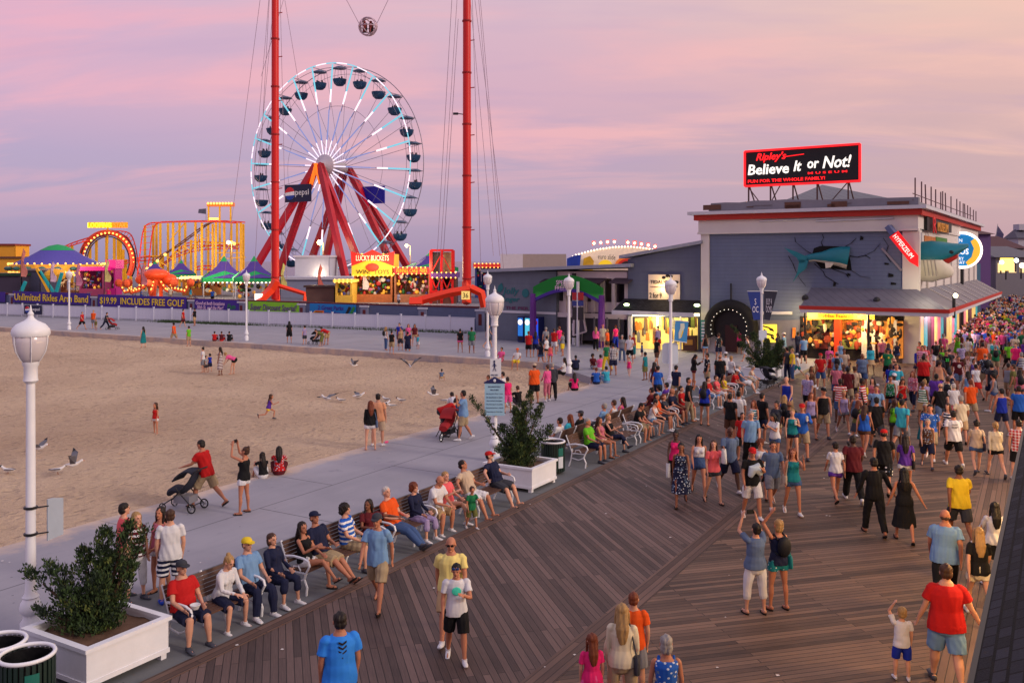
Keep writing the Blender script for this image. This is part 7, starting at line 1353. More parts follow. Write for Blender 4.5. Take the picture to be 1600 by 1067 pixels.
# ---- benches past the second planter
SB(925, 'sit', 'm', 'lime tee', 'navy shorts', 'short grey', 't', 'sneak', 'man in lime green tee seated at the end of the bare bench', 1.78, 1.15, -118)
SB(943, 'sit', 'f', 'rose top', 'beige short', 'long brown', 't', 'sandal', 'seated woman with long brown hair beside man in lime green', 1.66)
SB(957, 'sitcross', 'f', 'black top', 'navy capri', 'bob blond', 'l', 'sneak', 'seated woman in black top between lime green man and empty arm', 1.66, 1.05)
SB(998, 'sitlean', 'm', 'black tee', 'khaki shorts', 'short dark', 't', 'bare', 'man in black tee hunched forward on the bench with bare feet', 1.78, 1.05)
SB(1011, 'sit', 'f', 'coral tank', 'white skirt', 'long blond', 'l', '', 'small blonde girl in coral top on the bench beside man in black', 1.2)
SB(1021, 'sitlean', 'f', 'white top', 'sky short', 'bun dark', 'l', '', 'seated woman in white top with dark bun beside the orange shirted man', 1.68)
SB(1032, 'sit', 'm', 'orange tee', 'charcoal shorts', 'short dark', 't', 'sneak', 'seated man in bright orange tee on the benches', 1.82, 1.0, -110)
SB(1043, 'sitcross', 'f', 'charcoal shirt', 'grey short', 'bob red', 'l', '', 'seated red haired woman between orange and navy shirts', 1.66)
SB(1056, 'sit', 'm', 'navy polo', 'maroon shorts', 'bald', 't', 'sneak', 'seated bald man in navy polo and maroon shorts', 1.8, 1.15)
SB(1070, 'sit', 'm', 'red tee', 'red shorts', 'short dark', 'l', 'sneak white', 'seated man in red tee and red shorts left of the standing man in black', 1.76)
SB(1112, 'sit', 'm', 'red jersey', 'sky shorts', 'short dark', 'l', 'sneak', 'seated man in red jersey behind the woman with blue backpack', 1.74)
SB(1124, 'sit', 'f', 'coral tee', 'white shorts', 'short brown', 'l', '', 'seated woman in coral tee on the bench near the yellow top', 1.66); SB(1135, 'sit', 'f', 'yellow tank', 'white short', 'long dark', 't', '', 'seated woman in yellow tank on the far bench', 1.6)
SB(1148, 'sitlean', 'm', 'red tee', 'charcoal shorts', 'cap white', 't', 'sneak', 'seated man in red tee and white cap on the far bench', 1.76); SB(1163, 'sitback', 'm', 'slate polo', 'white shorts', 'short grey', 'l', 'sneak white', 'seated man in slate blue polo by the far pushchair', 1.78, 1.1, -105)
SB(1174, 'sitlean', 'f', 'cream top', 'beige skirt', 'short grey', 'l', '', 'seated grey haired woman in cream beside the far pushchair', 1.6)
for px, top, hair, lab, sx in ((868, 'white tee', 'short dark', 'dark haired man in white tee seated facing the beach', 'm'), (884, 'aqua tee', 'long red', 'red haired woman in aqua tee seated facing the beach', 'f'), (901, 'black tee', 'cap charcoal', 'person in black tee and cap seated facing the beach', 'm'), (938, 'sky shirt', 'short grey', 'grey haired man in pale blue shirt seated facing the beach', 'm'), (953, 'white top', 'short brown', 'brown haired person in white top seated facing the beach', 'f'), (967, 'pink tank', 'long dark', 'woman with long dark hair and pink top seated facing the beach', 'f'), (1012, 'maroon shirt', 'bun dark', 'person with topknot seated facing the beach', 'f'), (1024, 'sky tee', 'curly black', 'curly black haired person in pale blue facing the beach', 'm'), (1036, 'purple tee', 'short black', 'person in purple tee seated facing the beach by third lamp', 'm')):
    P(px, 0, 1.7, 60, 'sit', sx, top, 'charcoal shorts', hair, 't', '', lab, bench=-13.15, lod=1, seed=px % 5, group='people seated facing the beach')
# ---- walkers and groups on the concrete path
P(195, 786, 1.74, -60, 'stand2', 'm', 'coral tee', 'navy shorts', 'short dark', 'l', '', 'man in coral tee standing behind the first shrub', seed=1)
P(213, 800, 1.66, -120, 'stand', 'f', 'striped maroon shirt', 'white capri', 'long blond', 'l', 'bag:tan', 'woman in striped shirt and white capris behind the first shrub')
P(250, 792, 1.66, 150, 'stand2', 'f', 'rose top', 'white short', 'long dark', 't', 'sandal', 'long haired woman in rose top beside man in white tee and dark shorts')
P(266, 796, 1.74, 25, 'stand', 'm', 'white tee', 'striped navy shorts', 'short brown', 'l', 'blueshoe', 'man in white tee with blue shoes behind the nearest bench')
P(322, 688, 1.8, 75, 'push', 'm', 'red polo', 'khaki shorts', 'short dark', 't', 'sandal', 'man in red polo pushing the black pushchair', g=1.12)
P(381, 698, 1.68, 80, 'photo', 'f', 'black tank', 'white short', 'bun brown', 't', 'sandal phone', 'woman in black tank and white shorts taking a photo of the beach', g=1.0)
P(410, 706, 1.4, 35, 'floor', 'f', 'black shirt', 'white shorts', 'long dark', 't', '', 'dark haired child in black sitting at the sand edge', pos=gp(411, 746)); P(434, 698, 1.6, 15, 'floor', 'f', 'floral red shirt', 'maroon shorts', 'long dark', 't', '', 'woman in red patterned top sitting at the sand edge', pos=gp(436, 741))
P(579, 626, 1.66, 20, 'stand', 'f', 'black cardigan', 'white short', 'long red', 'l', 'bag:slate bare', 'woman in black cardigan and white shorts watching the gulls')
P(591, 615, 1.8, -10, 'stand2', 'm', 'peach polo', 'beige shorts', 'short dark', 'l', 'sneak', 'man in peach polo beside woman in black cardigan', g=1.12)
P(697, 624, 1.7, -70, 'bend', 'm', 'red tee', 'charcoal shorts', 'short dark', 'l', '', 'man in red tee bending over the red pushchair', pos=gp(690, 682)); P(711, 630, 1.6, 20, 'bend', 'f', 'white shirt', 'denim shorts', 'short dark', 'l', '', 'person in white shirt bending behind the red pushchair', pos=gp(712, 668))
P(724, 610, 1.78, 95, 'face', 'm', 'sky tee', 'khaki shorts', 'short dark', 't', 'sneak', 'man in light blue tee and khaki shorts beside the red pushchair', g=1.1)
P(763, 586, 1.3, 100, 'stand', 'm', 'navy tee', 'navy shorts', 'short brown', 't', '', 'boy in navy tee left of the notice board'); P(785, 581, 1.62, 60, 'stand2', 'f', 'print white tee', 'navy shorts', 'short dark', 'l', '', 'person in white print tee right of the notice board'); P(793, 589, 1.5, 30, 'stand', 'f', 'hotpink tee', 'pink shorts', 'short dark', 't', '', 'girl in hot pink tee right of the notice board')
P(797, 613, 1.3, 50, 'floor', 'm', 'striped navy tee', 'white shorts', 'short brown', 'l', '', 'child in navy striped tee sitting at sand edge beyond the shrub', pos=gp(797, 636)); P(808, 607, 1.6, 40, 'floor', 'm', 'black tee', 'charcoal shorts', 'short brown', 'l', '', 'man in black tee sitting at sand edge beyond the shrub', pos=gp(810, 632))
P(835, 568, 1.78, 30, 'stand', 'm', 'orange tee', 'black shorts', 'cap beige', 't', '', 'large man in orange tee and black shorts at the sand edge', g=1.25); P(855, 570, 1.66, 40, 'stand2', 'f', 'pink jacket', 'rose capri', 'short brown', 'l', 'sneak white', 'woman in pink jacket and rose capris beside the orange tee'); P(863, 567, 1.7, 10, 'stand', 'm', 'charcoal jacket', 'black trousers', 'short grey', 'l', '', 'grey haired person in long charcoal jacket beside pink jacket')
P(897, 584, 1.65, 10, 'floor', 'f', 'hotpink tee', 'black shorts', 'long dark', 'l', '', 'person in crimson top sitting on the sand edge with back turned', pos=gp(898, 610)); P(931, 577, 1.65, 5, 'floor', 'f', 'blue tee', 'navy shorts', 'short red', 'l', '', 'person in blue top sitting at the low wall, left of two', pos=gp(932, 600)); P(946, 572, 1.65, 20, 'floor', 'f', 'aqua tee', 'sky shorts', 'short dark', 'l', '', 'person in aqua top sitting at the low wall, right of two', pos=gp(948, 598))
P(1008, 550, 1.5, 60, 'stand', 'm', 'teal tee', 'olive shorts', 'short dark', 'b', '', 'boy in teal tee and olive shorts left of the third lamp'); P(1022, 566, 1.66, -30, 'walk', 'f', 'maroon top', 'denim short', 'long dark', 't', '', 'long haired woman in maroon top behind the blue tee walker'); P(1028, 572, 1.7, -25, 'walk', 'f', 'blue tee', 'navy shorts', 'short dark', 'l', '', 'person in bright blue tee and navy shorts walking away from the sand'); P(1056, 571, 1.74, -40, 'walk2', 'm', 'navy tee', 'khaki trousers', 'short dark', 'l', '', 'man in navy tee and khaki trousers right of the third lamp'); P(1084, 554, 1.66, -100, 'phone', 'f', 'black jacket', 'maroon short', 'long dark', 't', 'phone', 'woman in black jacket looking at her phone on the plaza'); P(1105, 552, 1.78, 100, 'stand', 'm', 'print black tee', 'khaki shorts', 'short dark', 't', '', 'man in black print tee and khaki shorts on the plaza'); P(1076, 590, 1.78, -100, 'face', 'm', 'black tee', 'khaki trousers', 'short dark', 't', '', 'man in black tee standing behind the benches by third lamp'); P(1125, 554, 1.8, -20, 'stand', 'm', 'black polo', 'navy shorts', 'bald', 't', '', 'bald man in black polo left of the fourth lamp', g=1.2); P(1134, 550, 1.76, 10, 'stand', 'm', 'print white jersey', 'grey shorts', 'cap white', 'l', '', 'man in white jersey and white cap left of the fourth lamp'); P(1143, 556, 1.7, -60, 'stand2', 'f', 'white shirt', 'maroon skirt', 'short blond', 'l', '', 'person in white shirt over maroon left of the fourth lamp')
P(1101, 597, 1.68, -30, 'stand', 'f', 'royal tee', 'black short', 'long dark', 't', 'backpack', 'long haired woman in royal blue with backpack behind the benches')
# ---- near deck figures
P(590, 804, 1.78, 172, 'walk', 'm', 'sky shirt', 'khaki shorts', 'cap charcoal', 't', 'sandal', 'man in pale blue shirt, khaki shorts and dark cap striding past benches', seed=3)
P(705, 840, 1.78, 178, 'walk2', 'm', 'straw shirt', 'tan shorts', 'bald', 't', 'glasses sneak', 'bald man in pale yellow shirt and sunglasses behind the boy', g=1.12, seed=2)
boy = P(713, 882, 1.56, 185, 'hold', 'm', 'white tee', 'black shorts', 'short black', 't', 'goggles sneak', 'boy in white tee with green picture and goggles on his head', seed=4)
man = P(531, 959, 1.78, 25, 'stand', 'm', 'azure tee', 'navy shorts', 'short dark', 't', '', 'man in bright blue tee with black chevrons down the back', g=1.12, seed=5)
P(925, 992, 1.3, 10, 'stand', 'f', 'hotpink tee', 'pink shorts', 'long red', 'l', '', 'girl in hot pink tee with long auburn hair at bottom edge', seed=1); P(972, 946, 1.68, -5, 'stand', 'f', 'cream sweater', 'khaki capri', 'long blond', 'l', 'bag:charcoal', 'woman in pale sweater with very long straight blonde hair and shoulder bag', seed=2); P(990, 928, 1.52, -15, 'stand', 'm', 'orange tee', 'grey shorts', 'short red', 'l', '', 'boy in vivid orange tee ahead of the woman in pale sweater', seed=3); P(1041, 995, 1.62, 0, 'stand', 'f', 'floral blue tank', 'white shorts', 'bob grey', 't', '', 'grey haired woman in blue flowered sleeveless top at bottom edge', seed=4)
P(1180, 818, 1.64, 12, 'photo', 'f', 'slate tee', 'white capri', 'short dark', 'l', 'sandal camera sling', 'woman in slate tee and white capris raising a camera', g=1.12, seed=5); P(1216, 813, 1.64, 20, 'wave', 'f', 'navy tank', 'floral teal short', 'bob blond', 't', 'sandal backpack bag:teal', 'woman in navy tank and turquoise patterned shorts with backpack', seed=6)
P(1366, 717, 1.8, -4, 'handhold', 'm', 'black suit', 'black trousers', 'short black', 't', '', 'man dressed all in black holding a woman by the hand', seed=1); P(1413, 733, 1.68, -14, 'handhold', 'f', 'black dress', '', 'long black', 't', 'sandal', 'woman in short black dress hand in hand with man in black', seed=2)
P(1333, 682, 1.8, -10, 'walk', 'm', 'maroon tee', 'black trousers', 'short dark', 'd', '', 'man in dark maroon tee and black trousers ahead of the black dressed man', g=1.12); P(1306, 692, 1.62, 0, 'walk2', 'f', 'white tee', 'purple short', 'short dark', 't', '', 'woman in white tee and purple shorts walking left of maroon tee'); P(1381, 673, 1.8, -25, 'walk', 'm', 'black tee', 'print black shorts', 'cap red', 't', '', 'man in black tee and orange-red cap behind the black dressed pair'); P(1415, 681, 1.66, -20, 'walk2', 'f', 'purple tee', 'white short', 'long dark', 't', 'bag:black', 'woman in purple tee and white shorts with black bag')
w36 = P(1490, 643, 1.78, -10, 'walk', 'm', 'white tee', 'black shorts', 'short dark', 't', 'sneak white', 'man in white tee with two lines of writing on the back', g=1.1); P(1526, 658, 1.64, -15, 'walk2', 'f', 'beige tee', 'denim short', 'bun dark', 'l', 'bag:navy', 'woman in beige top and denim shorts beside lettered white tee'); P(1556, 661, 1.66, -10, 'walk', 'f', 'cream jacket', 'black short', 'pony blond', 'l', '', 'woman with blonde ponytail in cream top and black shorts'); P(1592, 657, 1.74, -20, 'stand', 'm', 'plaid red shirt', 'black shorts', 'short dark', 'l', '', 'person in red plaid shirt at the right edge of the photo')
P(1499, 729, 1.8, -8, 'walk', 'm', 'yellow tee', 'charcoal shorts', 'short dark', 'b', '', 'man in bright yellow tee walking by the right-hand edging', g=1.15); P(1477, 799, 1.82, -20, 'walk2', 'm', 'sky shirt', 'black trousers', 'bald', 't', '', 'large bald man in light blue shirt and black trousers', g=1.25, seed=2); P(1554, 786, 1.64, -10, 'cross', 'f', 'white sweater', 'black skirt', 'long black', 't', '', 'woman in white and black sweater with long black hair by dark roof'); P(1530, 827, 1.66, -12, 'walk', 'f', 'black tee', 'cream short', 'long blond', 'l', '', 'blonde woman in black tee and cream shorts beside the dark roof', seed=3)
P(1479, 885, 1.84, -14, 'handhold', 'm', 'red polo', 'sky shorts', 'short brown', 'l', '', 'large man in red polo and pale blue shorts holding a boy\'s hand', g=1.28, seed=4); P(1409, 950, 1.1, -10, 'wave', 'm', 'white tee', 'royal shorts', 'short blond', 'l', 'sneak white', 'small blond boy in white tee and blue shorts hand on head', seed=5)
# ---- oncoming group in the middle of the deck
M_ = [(1056, 674, 1.66, 165, 'walk', 'f', 'hotpink tank', 'black shorts', 'bun black', 'd', 'tote_r', 'woman in hot pink top carrying a striped bag, leftmost of oncoming group'), (1064, 693, 1.68, 170, 'walk2', 'f', 'floral navy dress', '', 'short black', 'b', 'sandal', 'woman in navy and white flowered dress'), (1092, 680, 1.68, 175, 'walk', 'f', 'white crop', 'denim short', 'long black', 't', 'sandal', 'young woman in white crop top and denim shorts with long black hair'), (1115, 689, 1.66, 190, 'face', 'f', 'coral tee', 'charcoal short', 'long brown', 'l', 'tote sandal', 'woman in coral tee and grey shorts with hand raised to her ear'), (1140, 668, 1.84, 190, 'walk', 'm', 'slate tee', 'navy shorts', 'bald', 'd', 'sneak', 'big man in slate tee and navy shorts behind coral tee'), (1175, 701, 1.76, 185, 'hold', 'm', 'black tee', 'white shorts', 'cap red', 't', 'towel', 'man in black tee carrying a white towel bundle'), (1207, 690, 1.78, 180, 'walk2', 'm', 'slate tee', 'grey shorts', 'short dark', 't', 'sneak white', 'man in blue-grey tee and pale shorts right of the towel carrier'), (1239, 702, 1.66, 178, 'face', 'f', 'teal top', 'denim short', 'long red', 't', 'bag:beige', 'woman in teal top and denim shorts hand near her mouth'), (1188, 687, 1.62, 170, 'walk', 'f', 'white top', 'black shorts', 'curly red', 't', '', 'woman with curly red hair and white vest behind the towel carrier'), (1173, 643, 1.8, 175, 'stroll', 'm', 'sky polo', 'black trousers', 'short grey', 'l', '', 'man in pale blue polo and black trousers behind the oncoming group'), (1160, 646, 1.5, 160, 'stand2', 'm', 'red tee', 'black shorts', 'short black', 't', '', 'boy in red tee left of the pale blue polo'), (1211, 647, 1.62, 120, 'phone', 'f', 'white tee', 'denim short', 'long black', 't', '', 'long haired woman in white tee and denim shorts near centre deck'), (1154, 612, 1.72, -20, 'stand', 'm', 'white tee', 'brown shorts', 'short black', 't', '', 'man in white tee seen from behind near the bench end'), (1141, 616, 1.72, -40, 'stand', 'm', 'black tee', 'brown shorts', 'short dark', 't', '', 'man in black tee left of white tee near bench end', ''), (1191, 615, 1.74, -60, 'stand', 'm', 'black shirt', 'navy shorts', 'short dark', 't', '', 'man in loose black shirt right of white tee near bench end'),
 (1238, 640, 1.64, 170, 'drinkx', 'f', 'teal tank', 'navy short', 'pony blond', 'l', 'drink', 'woman in teal tank with white visor holding a cup'), (1253, 632, 1.8, 172, 'hold', 'm', 'blue jacket', 'khaki shorts', 'cap red', 't', 'drink', 'man in blue jacket and red cap holding a cup'), (1267, 614, 1.66, 175, 'stroll', 'f', 'lilac tank', 'charcoal short', 'long red', 't', 'sandal', 'woman in lilac top between blue jacket and black vest'), (1286, 607, 1.82, 178, 'stroll', 'm', 'black vest', 'khaki shorts', 'cap black', 't', 'sneak', 'muscular man in black vest and khaki shorts'), (1268, 573, 1.68, 175, 'wave', 'f', 'brown tank', 'white short', 'long brown', 'b', '', 'woman in brown top and white shorts with arm raised'), (1318, 611, 1.64, 175, 'walk', 'f', 'lilac top', 'grey short', 'bun blond', 't', 'sneak white', 'girl in pale lilac vest, left of two matching friends'), (1338, 613, 1.64, 180, 'walk2', 'f', 'slate top', 'navy short', 'bun brown', 't', 'sneak white', 'girl in slate vest, right of two matching friends'), (1325, 574, 1.78, -30, 'stand', 'm', 'maroon tee', 'khaki shorts', 'short black', 'd', '', 'man in maroon tee and khaki shorts near the striped jersey'), (1348, 592, 1.8, -120, 'stand2', 'm', 'striped red jersey', 'black shorts', 'short black', 'd', '', 'man in dark red striped jersey facing sideways'), (1370, 622, 1.8, -10, 'walk', 'm', 'black tee', 'charcoal shorts', 'short black', 't', '', 'man in black tee and charcoal shorts walking away mid deck', ), (1409, 625, 1.78, -50, 'walk2', 'm', 'aqua shirt', 'grey shorts', 'short black', 't', 'board', 'man in aqua printed shirt carrying a teal skim board'), (1445, 594, 1.66, -10, 'walk', 'f', 'lilac cardigan', 'navy short', 'bun blond', 'l', 'boot', 'woman in pale lilac top, navy shorts and black boots'), (1470, 600, 1.76, -5, 'walk2', 'm', 'black tee', 'slate shorts', 'bald', 'l', '', 'bald man in baggy black tee beside woman in black boots'), (1490, 600, 1.6, 0, 'stand', 'm', 'white tee', 'rose shorts', 'short white', 'l', '', 'white haired person in white tee and rose shorts'), (1517, 594, 1.78, -8, 'walk', 'm', 'orange tee', 'khaki shorts', 'short red', 't', '', 'man in orange-red tee and khaki shorts seen from behind'), (1463, 585, 1.74, -20, 'stand', 'm', 'purple tee', 'black shorts', 'short black', 'd', 'bag:grey', 'man in wide purple tee behind the lilac top', 1.3), (1443, 556, 1.86, -20, 'stand', 'm', 'red tee', 'black shorts', 'short black', 'b', '', 'very large man in red tee amid the crowd', 1.3), (1478, 548, 1.78, 178, 'walk', 'm', 'black tee', 'charcoal shorts', 'short dark', 't', '', 'man in black tee with green number on the chest'), (1497, 557, 1.76, 176, 'walk2', 'm', 'maroon tee', 'slate shorts', 'short brown', 't', '', 'man in maroon tee with white picture on the chest'), (1565, 608, 1.7, 5, 'shoulder', 'm', 'royal vest', 'navy shorts', 'short black', 't', '', 'man in royal blue vest with arm out to the right'), (1592, 604, 1.78, -20, 'stand', 'm', 'blue tee', 'black shorts', 'short dark', 't', '', 'man in blue tee at the right edge beside blue vest'), (1553, 584, 1.64, 60, 'stroll', 'f', 'grey top', 'denim short', 'curly black', 't', 'bag:brown', 'woman with big dark curls in grey top by right side'), (1583, 570, 1.78, 60, 'stand', 'm', 'olive shirt', 'khaki trousers', 'short brown', 't', '', 'man in olive shirt near the right edge'), (1525, 570, 1.66, 0, 'walk', 'f', 'white tee', 'red skirt', 'short black', 't', '', 'person in white tee and red skirt before the orange crowd figure'), (1513, 581, 1.64, -10, 'walk2', 'f', 'sky tank', 'navy short', 'long dark', 'l', '', 'woman in sky blue tank before the maroon tee with picture'), (1535, 536, 1.9, -10, 'stand', 'm', 'orange shirt', 'charcoal shorts', 'short dark', 't', '', 'large man in dark orange shirt in the thick of the crowd', 1.3), (1544, 521, 1.8, 30, 'stand', 'm', 'pink shirt', 'black shorts', 'short dark', 't', '', 'person in bright pink shirt beside the large orange shirt'),
 (1391, 588, 1.66, 165, 'stroll', 'f', 'floral green tank', 'black short', 'short dark', 't', '', 'woman in green flowered top left of the white cap'), (1397, 584, 1.76, 172, 'walk', 'm', 'white tee', 'sky shorts', 'cap white', 'd', '', 'man in white tee and white cap beside the red vest'), (1409, 592, 1.64, 176, 'phone', 'f', 'red top', 'navy short', 'long brown', 't', '', 'woman in red top holding up her phone'), (1387, 545, 1.76, 175, 'stroll', 'm', 'green tee', 'black shorts', 'cap navy', 't', '', 'man in green tee with yellow picture'), (1347, 553, 1.8, 180, 'stroll', 'm', 'slate tee', 'denim shorts', 'bald', 'b', '', 'big man in slate tee and denim shorts before the awning', 1.25), (1401, 568, 1.66, 178, 'stand2', 'f', 'white tank', 'black short', 'bob blond', 't', '', 'blonde woman in white vest with folded arms'), (1308, 551, 1.74, -20, 'stand', 'm', 'sky tee', 'navy shorts', 'cap grey', 'l', 'backpack', 'person in sky tee with backpack before the awning', ), (1296, 541, 1.66, 170, 'stand', 'f', 'pink shirt', 'lilac capri', 'short brown', 'l', '', 'woman in pink shirt and lilac capris before the awning'), (1282, 553, 1.76, 160, 'stand2', 'm', 'red tee', 'denim shorts', 'cap red', 't', '', 'man in red tee and red cap before the awning'), (1246, 553, 1.3, 60, 'walk', 'm', 'white tee', 'teal shorts', 'cap white', 'l', '', 'boy in white tee and white cap before the far planter'), (1238, 545, 1.7, 90, 'stand', 'f', 'yellow tee', 'denim jeans', 'short blond', 'l', '', 'person in yellow tee and jeans by the far planter'), (1230, 543, 1.74, 40, 'stand', 'm', 'charcoal tee', 'navy jeans', 'short dark', 't', '', 'man in charcoal tee and navy jeans by the far planter')]
for m in M_:
    m = list(m); m[4] = 'hold' if m[4] == 'drinkx' else m[4]; gg = 1.0
    if isinstance(m[-1], float): gg = m.pop()
    m = [x for i, x in enumerate(m) if not (i == 12 and x == '')]; P(*m[:12], g=gg)
